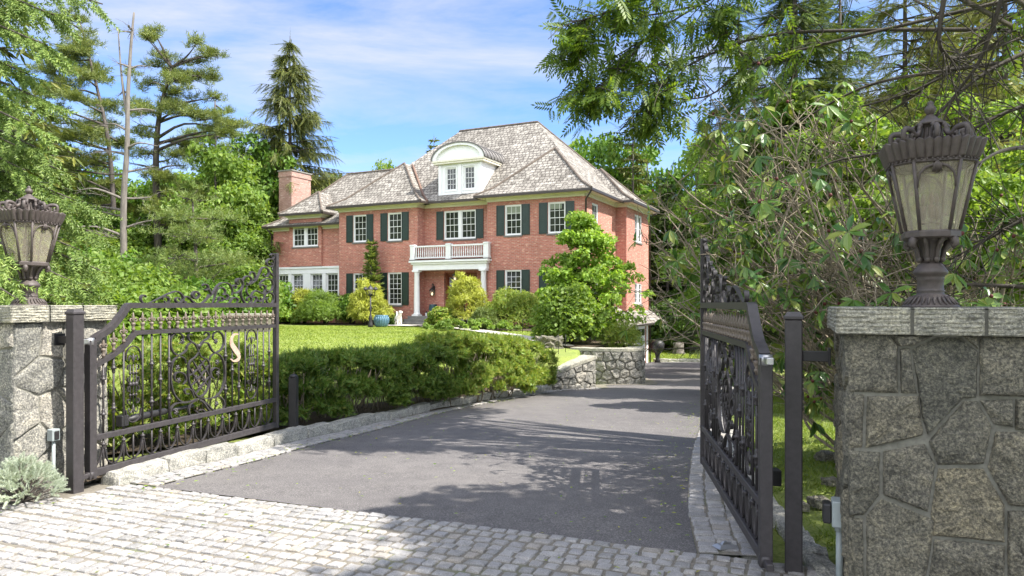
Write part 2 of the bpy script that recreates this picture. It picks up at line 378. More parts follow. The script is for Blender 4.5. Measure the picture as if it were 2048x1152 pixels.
def sdist(x, y):
    """distance to the drive's left border, + on the house side"""
    x = np.asarray(x, float); y = np.asarray(y, float)
    best = np.full(x.shape, 1e9); sg = np.ones(x.shape)
    for (ax, ay), (bx, by) in zip(BL[:-1], BL[1:]):
        dx, dy = bx - ax, by - ay
        t = np.clip(((x - ax) * dx + (y - ay) * dy) / (dx * dx + dy * dy), 0, 1)
        d = np.hypot(x - ax - t * dx, y - ay - t * dy)
        s = dx * (y - ay) - dy * (x - ax)
        u = d < best - 1e-6
        best = np.where(u, d, best); sg = np.where(u, np.where(s > 0, 1., -1.), sg)
    return best * sg
def sm(a, b, x):
    t = np.clip((x - a) / (b - a), 0, 1); return t * t * (3 - 2 * t)
def H(x, y):
    x = np.asarray(x, float); y = np.asarray(y, float)
    d = sdist(x, y); z0 = zd(y)
    L = .10 + .32 * sm(9, 34, y)
    w = 3.0 - 2.75 * sm(13.5, 17.8, y)
    base = z0 + .10 * sm(0.02, .12, d) * sm(6.3, 6.9, y)
    left = base + (L - base) * sm(.12, 1, (d - .1) / w)
    h = np.where(d > 0, left, z0)
    # east side drops to the motor court behind the house corner
    far = sm(4.6, 6.0, x) * sm(35, 38, y)
    h = h * (1 - far) + z0 * far
    front = 1 - sm(4.9, 5.9, y - .0 * x)
    h = h * (1 - front) + np.where(d > 0, h, 0.0) * front
    rb = .06 * np.sin(x * .9 + y * .5) * np.cos(y * .7 - x * .3) * sm(.6, 2.2, x - np.interp(y, ARY, ARX)) * sm(5.5, 8, y) * (1 - sm(20, 26, y))
    h = h + np.where(d < 0, rb, 0)
    return h + 1.2 * sm(56, 110, np.hypot(x, y))
def hz(x, y): return float(H(np.array([x]), np.array([y]))[0])
gx = np.concatenate([np.array([-320, -220, -150, -100, -70, -50, -36, -26]), np.arange(-20, -8, .6), np.arange(-8, 10, .15), np.arange(10, 26, .8), np.array([27, 32, 40, 55, 75, 110, 160, 240, 320])])
gy = np.concatenate([np.array([-300, -200, -120, -60, -30, -15, -8, -3]), np.arange(-1, 4, .5), np.arange(4, 25, .15), np.arange(25, 60, .5), np.array([61, 64, 70, 80, 95, 120, 160, 220, 320])])
GX, GY = np.meshgrid(gx, gy)
GZ = H(GX, GY)
inside = (sdist(GX, GY) < .1) & (GY > 4) & (GY < 46) & (GX < 14) & (GX > -5)
GZ = GZ - .03
nx, ny = len(gx), len(gy)
V = np.stack([GX.ravel(), GY.ravel(), GZ.ravel()], 1)
ii = (np.arange(ny - 1)[:, None] * nx + np.arange(nx - 1)[None, :]).ravel()
ground = nmesh('lawn', V, np.stack([ii, ii + 1, ii + nx + 1, ii + nx], 1), M['lawn'], smooth=True)
tag(ground, kind='structure')
def sheet(name, left, right, off, m, across=6, clampz=None):
    """ribbon of ground between two polylines of equal length, following the drive's fall"""
    L = np.array(left); Rr = np.array(right); n = len(L); vs = []
    for i in range(n):
        for k in range(across + 1):
            p = L[i] + (Rr[i] - L[i]) * k / across
            vs.append((p[0], p[1], (float(zd(p[1])) if clampz is None else clampz(p[0], p[1])) + off))
    f = [(i * (across + 1) + k, i * (across + 1) + k + 1, (i + 1) * (across + 1) + k + 1, (i + 1) * (across + 1) + k) for i in range(n - 1) for k in range(across)]
    return nmesh(name, np.array(vs), np.array(f), m, smooth=True)
def resample(P, step):
    P = np.array(P, float); s = np.concatenate([[0], np.cumsum(np.hypot(*np.diff(P, axis=0).T))])
    n = max(2, int(s[-1] / step) + 1); q = np.linspace(0, s[-1], n)
    return np.stack([np.interp(q, s, P[:, k]) for k in range(P.shape[1])], 1)
def by_y(P, ys):
    P = np.array(P); return np.stack([np.interp(ys, P[:, 1], P[:, 0]), ys], 1)
CURB = BL[3:11]                                # base of the kerb along the hedge
AL = [(-3.13, 6.31), (-2.80, 7.1), (-2.60, 7.6), (-2.32, 8.6), (-1.87, 9.9), (-1.12, 12.6), (.08, 15.6), (1.3, 18.0), (2.5, 19.0), (2.65, 20.2), (3.9, 20.45), (4.3, 21.3), (4.45, 23), (4.7, 28), (5.1, 33), (6.6, 38), (8.0, 43.4)]
AR = [(1.18, 4.58), (1.31, 5.3), (1.48, 6.06), (1.73, 7.0), (2.03, 8.1), (2.6, 10), (3.5, 13), (5.2, 18), (7.5, 24), (10.5, 32), (13, 39), (14.5, 43.4)]
sL = spline(AL, 6); sR = spline(AR, 6)
lp = resample(sL, .1); N_ = 160
def nsamp(P, n):
    P = np.array(P); s = np.concatenate([[0], np.cumsum(np.hypot(*np.diff(P, axis=0).T))]); q = np.linspace(0, 1, n) ** 1.5 * s[-1]
    return np.stack([np.interp(q, s, P[:, k]) for k in (0, 1)], 1)
drive = sheet('driveway', nsamp(sL, N_), nsamp(sR, N_), .0, M['asphalt'], 16)
tag(drive, kind='structure')
# asphalt edge skirt lip: the mat stands a little proud of the setts
# ------------------------------------------------------------------ setts
EX = np.array([.9325, -.3612]); EY = np.array([.3612, .9325])
rs = np.random.default_rng(3)
def setts(name, C, A, Lx, Ly, m):
    """C (n,2) centres, A (n,2) unit long axis, half sizes Lx, Ly -> one pavement mesh of rounded stones"""
    n = len(C); cut = .17
    ring = np.array([(-1, -1 + cut), (-1 + cut, -1), (1 - cut, -1), (1, -1 + cut), (1, 1 - cut), (1 - cut, 1), (-1 + cut, 1), (-1, 1 - cut)])
    B = np.stack([-A[:, 1], A[:, 0]], 1)
    lev = [(1.0, -.03), (.985, .010), (.93, .0175), (.76, .0205)]
    z0 = zd(C[:, 1]); tilt = rs.normal(0, .012, (n, 2)); dz = rs.normal(0, .0025, n)
    jit = 1 + rs.normal(0, .06, (n, 8))
    V = []
    for sc, zz in lev:
        u = ring[None, :, 0] * sc * Lx[:, None] * jit; v = ring[None, :, 1] * sc * Ly[:, None] * jit
        P = C[:, None, :] + u[..., None] * A[:, None, :] + v[..., None] * B[:, None, :]
        z = z0[:, None] + zz + dz[:, None] + (u * tilt[:, :1] + v * tilt[:, 1:]) + rs.normal(0, .0016, (n, 8))
        V.append(np.concatenate([P, z[..., None]], 2))
    V = np.stack(V, 1).reshape(n, 32, 3)
    ctr = np.concatenate([C, (z0 + .0225 + dz)[:, None]], 1)[:, None, :]
    V = np.concatenate([V, ctr], 1)
    f = []
    for l in range(3):
        for k in range(8): f.append((l * 8 + k, l * 8 + (k + 1) % 8, (l + 1) * 8 + (k + 1) % 8, (l + 1) * 8 + k))
    for k in range(8): f.append((24 + k, 24 + (k + 1) % 8, 32, 32))
    f4 = [q for q in f if q[2] != q[3]]; f3 = [q[:3] for q in f if q[2] == q[3]]
    tri = [];
    for q in f4: tri += [(q[0], q[1], q[2]), (q[0], q[2], q[3])]
    tri = np.array(tri + f3)
    Fc = (tri[None] + (np.arange(n) * 33)[:, None, None]).reshape(-1, 3)
    return nmesh(name, V.reshape(-1, 3), Fc, m, smooth=False)
C = []; A = []; LX = []; LY = []
b = 4.64
row = 0
while b > -.6:
    a = -8.5 + rs.random() * .1
    ph = .106 + rs.normal(0, .003)
    bow = rs.normal(0, .004)
    while a < 3.6:
        l = rs.choice([.092, .105, .118, .135, .155], p=[.3, .42, .2, .06, .02]) * rs.uniform(.95, 1.05)
        c = (a + l / 2) * EX + (b + .012 * math.sin(a * 2.1 + row) + bow) * EY
        C.append(c); A.append(EX); LX.append(l / 2 - .0085); LY.append(ph / 2 - rs.uniform(.008, .013)); a += l
    b -= ph; row += 1
def band(P, n, off0, side, step=.118, skip=None):
    Q = resample(P, .112)
    for i in range(len(Q) - 1):
        d = Q[i + 1] - Q[i]; d = d / np.hypot(*d); nn = np.array([-d[1], d[0]]) * side
        for k in range(n):
            c = (Q[i] + Q[i + 1]) / 2 + nn * (off0 + (k + .5) * step) + rs.normal(0, .004, 2)
            if k % 2: c = c + d * .05
            C.append(c); A.append(d); LX.append(.056 - .006); LY.append(step / 2 - .006)
band([p for p in sL if p[1] < 19], 3, .0, 1, .112)
band([p for p in sR if p[1] < 30], 3, .0, -1, .135)
C = np.array(C); A = np.array(A); LX = np.array(LX); LY = np.array(LY)
dS = sdist(C[:, 0], C[:, 1]); bb = C @ EY
keep = (dS < -.03) & ~((C[:, 0] < -4.0) & (C[:, 1] > 5.6))
tag(setts('cobble_paving', C[keep], A[keep], LX[keep], LY[keep], M['sett']), kind='structure')
jl = [(-9.0, 9.0 * .3873 + .2), (-3.05, 6.26)]
P0 = lambda a, b: a * EX + b * EY
jf = []
for (a0, a1, b0, b1) in [(-8.6, 3.7, -.8, 4.685)]:
    na = 40
    q = [P0(a0 + (a1 - a0) * i / na, b1) for i in range(na + 1)], [P0(a0 + (a1 - a0) * i / na, b0) for i in range(na + 1)]
    js = sheet('paving_joints', q[0], q[1], .0105, M['joint'], 30)
    tag(js, kind='structure')
    v = np.empty(len(js.data.vertices) * 3, np.float32); js.data.vertices.foreach_get('co', v); v = v.reshape(-1, 3)
    # nothing of the joint sheet on the planted side
    dd = sdist(v[:, 0], v[:, 1]); v[:, 2] -= np.where((dd > np.where(v[:, 1] < 6.7, .35, -.02)) | (v[:, 0] < -4.1) & (v[:, 1] > 5.7), .4, 0); js.data.vertices.foreach_set('co', v.ravel()); js.data.update()
for P, side in ((sL, 1), (sR, -1)):
    Q = resample([p for p in P if p[1] < 30], .15); d = np.gradient(Q, axis=0); d /= np.hypot(*d.T)[:, None]; nn = np.stack([-d[:, 1], d[:, 0]], 1) * side
    tag(sheet('paving_joints', Q, Q + nn * (.36 if side > 0 else .42), .0095, M['joint'], 2), kind='structure')
# road in front of the gate, behind the photographer
tag(sheet('road', [(-60, -1.2), (60, -1.2)], [(-60, -8), (60, -8)], .004, M['asphalt'], 2, lambda x, y: -.03), kind='structure')
# ------------------------------------------------------------------ rough stone pieces
def nz3(p, s): return mnoise.noise((p[0] * s, p[1] * s, p[2] * s))
def rough_block(mb, c, ax, half, amp=.012, seg=5, mi=0):
    """split-faced block: c centre, ax unit long axis (x,y), half (len, depth, height)"""
    ax = Vector((ax[0], ax[1], 0)).normalized(); ay = Vector((-ax.y, ax.x, 0)); az = Vector((0, 0, 1)); c = Vector(c)
    g = {}; vs = []; fs = []
    def vert(i, j, k, n):
        key = (i, j, k)
        if key not in g:
            u = [2 * t / seg - 1 for t in key]
            r = Vector(u); q = Vector([math.copysign(min(abs(x), .5 + .5 * abs(x)) , x) for x in u])
            e = sum(abs(x) > .99 for x in u); sh = {0: 1, 1: 1, 2: .965, 3: .93}[e]
            p = c + ax * (u[0] * half[0] * sh) + ay * (u[1] * half[1] * sh) + az * (u[2] * half[2] * sh)
            nn = (ax * u[0] / max(half[0], .02) + ay * u[1] / max(half[1], .02) + az * u[2] / max(half[2], .02)).normalized()
            p = p + nn * amp * (nz3(p, 9) + .6 * nz3(p, 26))
            g[key] = len(vs); vs.append(p)
        return g[key]
    for a in range(3):
        for side in (0, seg):
            for i in range(seg):
                for j in range(seg):
                    q = []
                    for (di, dj) in ((0, 0), (1, 0), (1, 1), (0, 1)):
                        k = [0, 0, 0]; k[a] = side; k[(a + 1) % 3] = i + di; k[(a + 2) % 3] = j + dj; q.append(vert(*k, seg))
                    fs.append(q if side else q[::-1])
    mb.add(vs, fs, mi, False)
def kerb(P, z_of, w, h, l0, l1, m, name='kerb', kind='structure', amp=.026, off=0.0):
    mb = MB(); Q = resample(P, .03); s = 0; i = 0; n = len(Q)
    while i < n - 3:
        L = random.uniform(l0, l1); k = min(n - 1, i + int(L / .03))
        a, b_ = Q[i], Q[k]; d = b_ - a; ln = np.hypot(*d); d = d / ln; nn = np.array([-d[1], d[0]])
        c = (a + b_) / 2 + nn * (w / 2 + off)
        hh = h * random.uniform(.85, 1.12)
        rough_block(mb, (c[0], c[1], float(z_of(c[0], c[1])) + hh / 2 - .06), d, (ln / 2 - .0015, w / 2 * random.uniform(.92, 1.05), hh / 2 + .06), amp)
        i = k
    o = mb.build(name, m); tag(o, kind=kind); return o
kerb(CURB, lambda x, y: zd(y), .2, .145, .45, .95, M['granite'], amp=.014)
kerb([(-5.6, 4.35), (-4.6, 5.2), (-4.1, 5.65), (-3.78, 5.95)], lambda x, y: 0, .16, .16, .25, .45, M['stone_light'])
kerb([(1.72, 3.9), (1.86, 4.9), (1.98, 6.2), (2.25, 7.5), (2.6, 8.6), (3.1, 10.2)][::-1], lambda x, y: zd(y), .16, .05, .22, .4, M['granite'])
kerb([(15, 44.0), (8.6, 44.0)], lambda x, y: zd(y), .25, .16, .6, .9, M['granite'])
# ------------------------------------------------------------------ fieldstone facing
def clip(poly, px, py, nx, ny):
    out = []
    for i in range(len(poly)):
        a, b_ = poly[i], poly[(i + 1) % len(poly)]
        da = (a[0] - px) * nx + (a[1] - py) * ny; db = (b_[0] - px) * nx + (b_[1] - py) * ny
        if da <= 0: out.append(a)
        if da * db < 0:
            t = da / (da - db); out.append((a[0] + (b_[0] - a[0]) * t, a[1] + (b_[1] - a[1]) * t))
    return out
def cells(w, h, size, seed, gap=.011, asp=1.0):
    rr = random.Random(seed); nx_ = max(1, round(w / size / asp)); ny_ = max(1, round(h / size)); pts = []
    for j in range(ny_):
        for i in range(nx_):
            pts.append(((i + .5 + (.25 if j % 2 else -.25) * (nx_ > 1) + rr.uniform(-.3, .3)) * w / nx_, (j + .5 + rr.uniform(-.3, .3)) * h / ny_))
    res = []
    for a in pts:
        poly = [(gap / 2, gap / 2), (w - gap / 2, gap / 2), (w - gap / 2, h - gap / 2), (gap / 2, h - gap / 2)]
        for b_ in pts:
            if b_ is a: continue
            dx, dy = b_[0] - a[0], b_[1] - a[1]; l = math.hypot(dx, dy)
            if l > 3.2 * size * max(1, asp): continue
            poly = clip(poly, (a[0] + b_[0]) / 2 - dx / l * gap / 2, (a[1] + b_[1]) / 2 - dy / l * gap / 2, dx / l, dy / l)
            if len(poly) < 3: break
        if len(poly) >= 3: res.append(poly)
    return res
def stones(mb, polys, T, depth=.022, amp=.012, mi=0, step=.035, seed=0):
    """T(a, z, out) -> world point"""
    rr = random.Random(seed)
    for poly in polys:
        n = len(poly); cx_ = sum(p[0] for p in poly) / n; cz = sum(p[1] for p in poly) / n
        ring = []
        for i in range(n):
            a, b_ = poly[i], poly[(i + 1) % n]; l = math.hypot(b_[0] - a[0], b_[1] - a[1]); k = max(1, int(l / step))
            for j in range(k): ring.append((a[0] + (b_[0] - a[0]) * j / k, a[1] + (b_[1] - a[1]) * j / k))
        m = len(ring); vs = []; dd = depth * rr.uniform(.6, 1.2); ox = rr.uniform(0, 99); tx, tz = rr.uniform(-.05, .05), rr.uniform(-.05, .05)
        R_ = max(math.hypot(p[0] - cx_, p[1] - cz) for p in ring); e = min(.12, .016 / max(R_, .02))
        lev = [(1, -.02), (1, dd * .25), (1 - e, dd * .85), (1 - 2.2 * e, dd), (.62, dd * 1.1), (.34, dd * 1.15)]
        for t, o in lev:
            for (x, z) in ring:
                X = cx_ + (x - cx_) * t; Z = cz + (z - cz) * t
                w_ = amp * (nz3((X, ox, Z), 7) + .55 * nz3((X, ox, Z), 19) + .3 * nz3((X, ox, Z), 48)) if o > dd * .5 else 0
                if o > 0 and t > .9: X += .004 * nz3((X, ox + 7, Z), 30); Z += .004 * nz3((X, ox - 7, Z), 30)
                vs.append(T(X, Z, o + w_ + (tx * (X - cx_) + tz * (Z - cz)) * (o > dd * .5)))
        vs.append(T(cx_, cz, dd * 1.15 + amp * nz3((cx_, ox, cz), 7)))
        f = []
        for l in range(len(lev) - 1):
            for k in range(m): f.append((l * m + k, l * m + (k + 1) % m, (l + 1) * m + (k + 1) % m, (l + 1) * m + k))
        top = (len(lev) - 1) * m
        for k in range(m): f.append((top + k, top + (k + 1) % m, len(vs) - 1))
        # outward winding
        a, b_, c_ = (Vector(vs[i]) for i in f[-1]); o = Vector(T(cx_, cz, 1)) - Vector(T(cx_, cz, 0))
        if (b_ - a).cross(c_ - a).dot(o) < 0: f = [q[::-1] for q in f]
        mb.add(vs, f, mi, False)
STN = [[(-0.025,1.44),(0.196,1.441),(0.234,1.381),(0.234,1.139),(-0.025,1.137)],[(0.245,1.363),(0.288,1.37),(0.299,1.273),(0.32,1.14),(0.248,1.137)],[(0.207,1.435),(0.4,1.435),(0.299,1.38),(0.242,1.378)],[(0.299,1.364),(0.41,1.426),(0.509,1.428),(0.585,1.359),(0.58,1.134),(0.524,1.126),(0.368,0.932),(0.345,1.009),(0.32,1.213)],[(0.593,1.436),(0.889,1.441),(0.889,1.149),(0.593,1.141)],[(0.52,1.434),(0.585,1.435),(0.585,1.371)],[(-0.025,1.118),(0.08,1.123),(0.069,0.85),(-0.025,0.843)],[(0.095,1.115),(0.328,1.126),(0.347,0.93),(0.086,0.845)],[(0.529,1.114),(0.58,1.114),(0.643,0.997),(0.637,0.955),(0.61,0.807),(0.412,0.785),(0.373,0.902)],[(0.593,1.117),(0.729,1.13),(0.732,0.997),(0.653,1.003)],[(0.742,1.131),(0.889,1.138),(0.889,0.995),(0.742,0.983)],[(0.66,0.969),(0.889,0.978),(0.889,0.618),(0.715,0.614),(0.627,0.79)],[(-0.025,0.826),(0.152,0.831),(0.147,0.609),(0.08,0.503),(-0.025,0.488)],[(0.169,0.836),(0.352,0.888),(0.4,0.784),(0.368,0.546),(0.169,0.611)],[(0.415,0.767),(0.608,0.783),(0.695,0.612),(0.695,0.432),(0.394,0.428),(0.381,0.535)],[(-0.025,0.471),(0.074,0.482),(0.08,-0.036),(-0.025,-0.053)],[(0.091,0.496),(0.161,0.589),(0.403,0.508),(0.357,0.189),(0.091,0.151)],[(0.4,0.411),(0.695,0.416),(0.695,0.236),(0.37,0.191)],[(0.71,0.588),(0.889,0.601),(0.889,0.092),(0.71,0.064)],[(0.091,0.133),(0.389,0.175),(0.4,0.015),(0.091,-0.034)],[(0.405,0.178),(0.695,0.219),(0.695,0.061),(0.41,0.016)]]
def pillar(c, half, label, front=None, seed=1):
    root = thing('stone_pillar', label, 'pillar', (c[0], c[1], 0), -R(21.17))
    mb = MB(); h = half - .012; mb.box(-h, -h, -.15, h, h, 1.44, 1)
    sides = [((-half, -half), (1, 0), (0, -1)), ((half, -half), (0, 1), (1, 0)), ((half, half), (-1, 0), (0, 1)), ((-half, half), (0, -1), (-1, 0))]
    for i, (o, d, n) in enumerate(sides):
        T = lambda a, z, u, o=o, d=d, n=n: (o[0] + d[0] * a + n[0] * (u - .012), o[1] + d[1] * a + n[1] * (u - .012), z)
        if i == 0 and front: polys = [[(min(max(x, .006), 2 * half - .006), z) for x, z in p] for p in front]
        else: polys = cells(2 * half, 1.44, .3, seed + i, .014, .85)
        stones(mb, polys, T, .026 if front else .02, .019 if front else .012, 0, .026, seed + i)
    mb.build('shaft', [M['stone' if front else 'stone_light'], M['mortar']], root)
    # cap: split-faced slabs with horizontal ridges
    mb = MB(); e = half + .055; z0, z1 = 1.437, 1.575
    mb.box(-e + .03, -e + .03, z0, e - .03, e - .03, z1 - .012, 1)
    rr = random.Random(seed)
    for (o, d, n) in [((-e, -e), (1, 0), (0, -1)), ((e, -e), (0, 1), (1, 0)), ((e, e), (-1, 0), (0, 1)), ((-e, e), (0, -1), (-1, 0))]:
        L = 2 * e; cuts = [0, L * .345, L * .66, L]
        for k in range(3):
            a0, a1 = cuts[k] + (.008 if k else .0), cuts[k + 1] - (.008 if k < 2 else .0)
            na, nz_ = 26, 22; vs = []; ox = rr.uniform(0, 50)
            for j in range(nz_ + 1):
                z = z0 + (z1 - z0) * j / nz_
                for i in range(na + 1):
                    a = a0 + (a1 - a0) * i / na
                    rid = .006 * (abs(((j / nz_ * 6.2 + .25 * mnoise.noise((a * 7, ox, z * 4))) % 1) - .5) * 2) ** .7
                    u = rid + .007 * mnoise.noise((a * 16, ox, z * 55)) + .004 * mnoise.noise((a * 60, ox, z * 130)) - .008
                    ed = min(a - a0, a1 - a, .02) / .02; u -= .012 * (1 - ed) ** 2 * (0 if (k == 0 and i < 3) or (k == 2 and i > na - 3) else 1)
                    if j in (0, nz_): u -= .008
                    vs.append((o[0] + d[0] * a + n[0] * u, o[1] + d[1] * a + n[1] * u, z))
            f = [(j * (na + 1) + i, j * (na + 1) + i + 1, (j + 1) * (na + 1) + i + 1, (j + 1) * (na + 1) + i) for j in range(nz_) for i in range(na)]
            b0 = len(vs)
            for i in range(na + 1):      # top apron back to the core
                a = a0 + (a1 - a0) * i / na; x = vs[nz_ * (na + 1) + i]
                aa = min(max(a, .12), L - .12); vs.append((o[0] + d[0] * aa - n[0] * .12, o[1] + d[1] * aa - n[1] * .12, z1 - .002 + .003 * mnoise.noise((a * 9, ox, 3))))
            for i in range(na): f.append((nz_ * (na + 1) + i, nz_ * (na + 1) + i + 1, b0 + i + 1, b0 + i))
            b1 = len(vs)
            for i in range(na + 1): a = a0 + (a1 - a0) * i / na; aa = min(max(a, .12), L - .12); vs.append((o[0] + d[0] * aa - n[0] * .12, o[1] + d[1] * aa - n[1] * .12, z0))
            for i in range(na): f.append((b1 + i, b1 + i + 1, i + 1, i))
            mb.add(vs, f, 0, False)
    mb.box(-e + .1, -e + .1, z1 - .05, e - .1, e - .1, z1 - .004, 0)
    mb.build('cap', [M['cap'], M['mortar']], root)
    return root
PR = (2.33, 4.01); PL = (-4.25, 6.335)
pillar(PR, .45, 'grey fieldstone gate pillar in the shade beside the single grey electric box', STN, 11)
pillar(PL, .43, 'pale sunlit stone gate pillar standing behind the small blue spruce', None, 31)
# ------------------------------------------------------------------ pier lanterns
def lantern(loc, rz, label, sz):
    root = thing('pier_lantern', label, 'lantern', loc, rz); root.scale = (.89, .89, 1)
    def sect(a, k=.545, c=None):          # chamfered square, half width a
        b_ = a * k; return [(-b_, -a), (b_, -a), (a, -b_), (a, b_), (b_, a), (-b_, a), (-a, b_), (-a, -b_)]
    m = .00098
    def loft(mb, prof, mi=0):
        vs = []; f = []
        for a, z in prof: vs += [(x, y, z) for x, y in sect(a)]
        for i in range(len(prof) - 1):
            for k in range(8): f.append((i * 8 + k, i * 8 + (k + 1) % 8, (i + 1) * 8 + (k + 1) % 8, (i + 1) * 8 + k))
        f.append(tuple(range(8))[::-1]); f.append(tuple((len(prof) - 1) * 8 + k for k in range(8)))
        mb.add(vs, f, mi)
    Z = lambda y: (1135 - y) * m * sz
    mb = MB(); mb.lathe([(.158, 0), (.16, .008), (.15, .016), (.128, .03), (.112, .05), (.102, Z(1075)), (.094, Z(1066)), (.078, Z(1062)), (.074, Z(1050)), (.08, Z(1043)), (.075, Z(1036)), (.073, Z(1030)), (.073, Z(985)), (.079, Z(978)), (.075, Z(970)), (.082, Z(958)), (.097, Z(946)), (.097, Z(934)), (.084, Z(918)), (.066, Z(895)), (.05, Z(884))], n=32)
    for k in range(28):      # leaf beading on the foot and the ring
        a = 2 * math.pi * k / 28; mb.tube([(.15 * math.cos(a), .15 * math.sin(a), .018), (.118 * math.cos(a), .118 * math.sin(a), .05), (.1 * math.cos(a), .1 * math.sin(a), .062)], [.006, .009, .003], 5)
    mb.build('pedestal', M['bronze'], root)
    mb = MB(); mb.lathe([(.05, Z(884)), (.047, Z(870)), (.056, Z(840)), (.06, Z(800)), (.075, Z(765)), (.1, Z(752))], n=20)
    for k in range(8):       # fluted brackets under the tray
        a = math.pi / 8 + k * math.pi / 4; ca, sa = math.cos(a), math.sin(a)
        mb.tube([(.052 * ca, .052 * sa, Z(878)), (.072 * ca, .072 * sa, Z(855)), (.078 * ca, .078 * sa, Z(820)), (.1 * ca, .1 * sa, Z(780)), (.135 * ca, .135 * sa, Z(752))], [.014, .013, .013, .014, .012], 6)
        mb.sphere((.066 * ca, .066 * sa, Z(868)), .018, 8)
    for k in range(4):
        a = math.pi / 4 + k * math.pi / 2; ca, sa = math.cos(a), math.sin(a)
        mb.tube([(.125 * ca, .125 * sa, Z(740)), (.16 * ca, .16 * sa, Z(770)), (.168 * ca, .168 * sa, Z(790)), (.15 * ca, .15 * sa, Z(800)), (.138 * ca, .138 * sa, Z(785))], [.02, .024, .02, .016, .01], 7)
    mb.build('bracket_cup', M['bronze'], root)
    mb = MB(); loft(mb, [(.138, Z(756)), (.152, Z(748)), (.152, Z(722)), (.146, Z(712)), (.13, Z(712))]); mb.build('tray', M['bronze'], root)
    z0, z1 = Z(712), Z(352); a0, a1 = .146, .226
    s0, s1 = sect(a0), sect(a1)
    fr = MB()
    for k in range(8):
        fr.tube([(*s0[k], z0), (*s1[k], z1)], .0105, 6)
    fr.build('cage', M['bronze'], root)
    def fp(k, u, t, o=0.0):               # point on cage face k, u along, t up
        x0, y0 = s0[k]; x1, y1 = s0[(k + 1) % 8]; X0, Y0 = s1[k]; X1, Y1 = s1[(k + 1) % 8]
        p = Vector((x0 + (x1 - x0) * u, y0 + (y1 - y0) * u, z0)); q = Vector((X0 + (X1 - X0) * u, Y0 + (Y1 - Y0) * u, z1))
        n = Vector((y1 - y0, -(x1 - x0), 0)).normalized()
        return p.lerp(q, t) + n * o
    for k in range(8):
        g = MB(); g.add([fp(k, .02, 0, -.004), fp(k, .98, 0, -.004), fp(k, .98, 1, -.004), fp(k, .02, 1, -.004), fp(k, .02, 0, -.008), fp(k, .98, 0, -.008), fp(k, .98, 1, -.008), fp(k, .02, 1, -.008)], [(0, 1, 2, 3), (7, 6, 5, 4)])
        g.build('glass_pane', M['seed'], root)
    for k in (0, 2, 4, 6):
        ar = MB()
        for s in (0, 1):
            pts = [(.03, .62), (.05, .72), (.12, .83), (.25, .91), (.42, .95), (.5, .9)]
            ar.tube([fp(k, u if s == 0 else 1 - u, t_, .004) for u, t_ in pts], .0075, 6)
        for q in (-.5, -.25, 0, .25, .5):
            ar.tube([fp(k, .5, .995, .006), fp(k, .5 + q * .12, .93, .016), fp(k, .5 + q * .2, .86 - .05 * (1 - abs(q)), .008)], [.006, .011, .003], 5)
        ar.build('gothic_arch', M['bronze'], root)
    for k in range(3):
        a = 2 * math.pi * k / 3 + .5; x, y = .045 * math.cos(a), .045 * math.sin(a)
        cd = MB(); cd.lathe([(.017, 0), (.017, .075)], (x, y, z0 + .07), 12); cd.lathe([(.004, 0), (.024, .01), (.006, .012), (.006, .03)], (x, y, z0 + .04), 10)
        cd.lathe([(.006, 0), (.013, .02), (.012, .04), (.002, .07)], (x, y, z0 + .146), 10); cd.build('candle_sleeve', M['candle'], root)
    # scalloped crown
    cr = MB(); n = 216; prof = [(.212, Z(362)), (.232, Z(352)), (.23, Z(340)), (.238, Z(330)), (.25, Z(300)), (.266, Z(262)), (.27, Z(248)), (.262, Z(243)), (.235, Z(252)), (.07, Z(238))]
    vs = []; f = []
    def sqr(a, ang):                      # chamfered-square radius at angle
        c_, s_ = abs(math.cos(ang)), abs(math.sin(ang)); return min(a / max(c_, s_), a * 1.545 / (c_ + s_))
    for i, (r, z) in enumerate(prof):
        for k in range(n):
            a = 2 * math.pi * k / n; fl = 1 + (.06 * abs(math.cos(a * 18)) - .025 if 3 <= i <= 7 else 0); rr_ = sqr(r, a) * fl if i < 9 else r
            zz = z + (.012 * abs(math.cos(a * 18)) if 5 <= i <= 7 else 0); vs.append((rr_ * math.cos(a), rr_ * math.sin(a), zz))
    for i in range(len(prof) - 1):
        for k in range(n): f.append((i * n + k, i * n + (k + 1) % n, (i + 1) * n + (k + 1) % n, (i + 1) * n + k))
    cr.add(vs, f, 0, False)
    for k in range(56):
        a = 2 * math.pi * k / 56; r = sqr(.238, a); cr.sphere((r * math.cos(a), r * math.sin(a), Z(341)), .0068, 6)
    cr.build('scalloped_crown', M['bronze'], root)
    ZR = lambda y: Z(y) + .036 * min(1, max(0, (262 - y) / 45))
    rf = MB(); rf.lathe([(.088, ZR(250)), (.072, ZR(235)), (.062, ZR(205)), (.062, ZR(170)), (.074, ZR(160)), (.086, ZR(158)), (.086, ZR(148)), (.07, ZR(140)), (.04, ZR(118)), (.02, ZR(100)), (.017, ZR(96))], n=24)
    for k in range(16):
        a = 2 * math.pi * k / 16; rf.tube([(.082 * math.cos(a), .082 * math.sin(a), ZR(245)), (.064 * math.cos(a), .064 * math.sin(a), ZR(200)), (.064 * math.cos(a), .064 * math.sin(a), ZR(172))], [.008, .005, .004], 5)
    rf.build('roof', M['bronze'], root)
    fi = MB(); fi.lathe([(.016, ZR(100)), (.024, ZR(92)), (.033, ZR(76)), (.034, ZR(66)), (.028, ZR(55)), (.018, ZR(45)), (.015, ZR(40)), (.018, ZR(33)), (.012, ZR(24)), (.002, ZR(18))], n=18); fi.build('finial', M['bronze'], root)
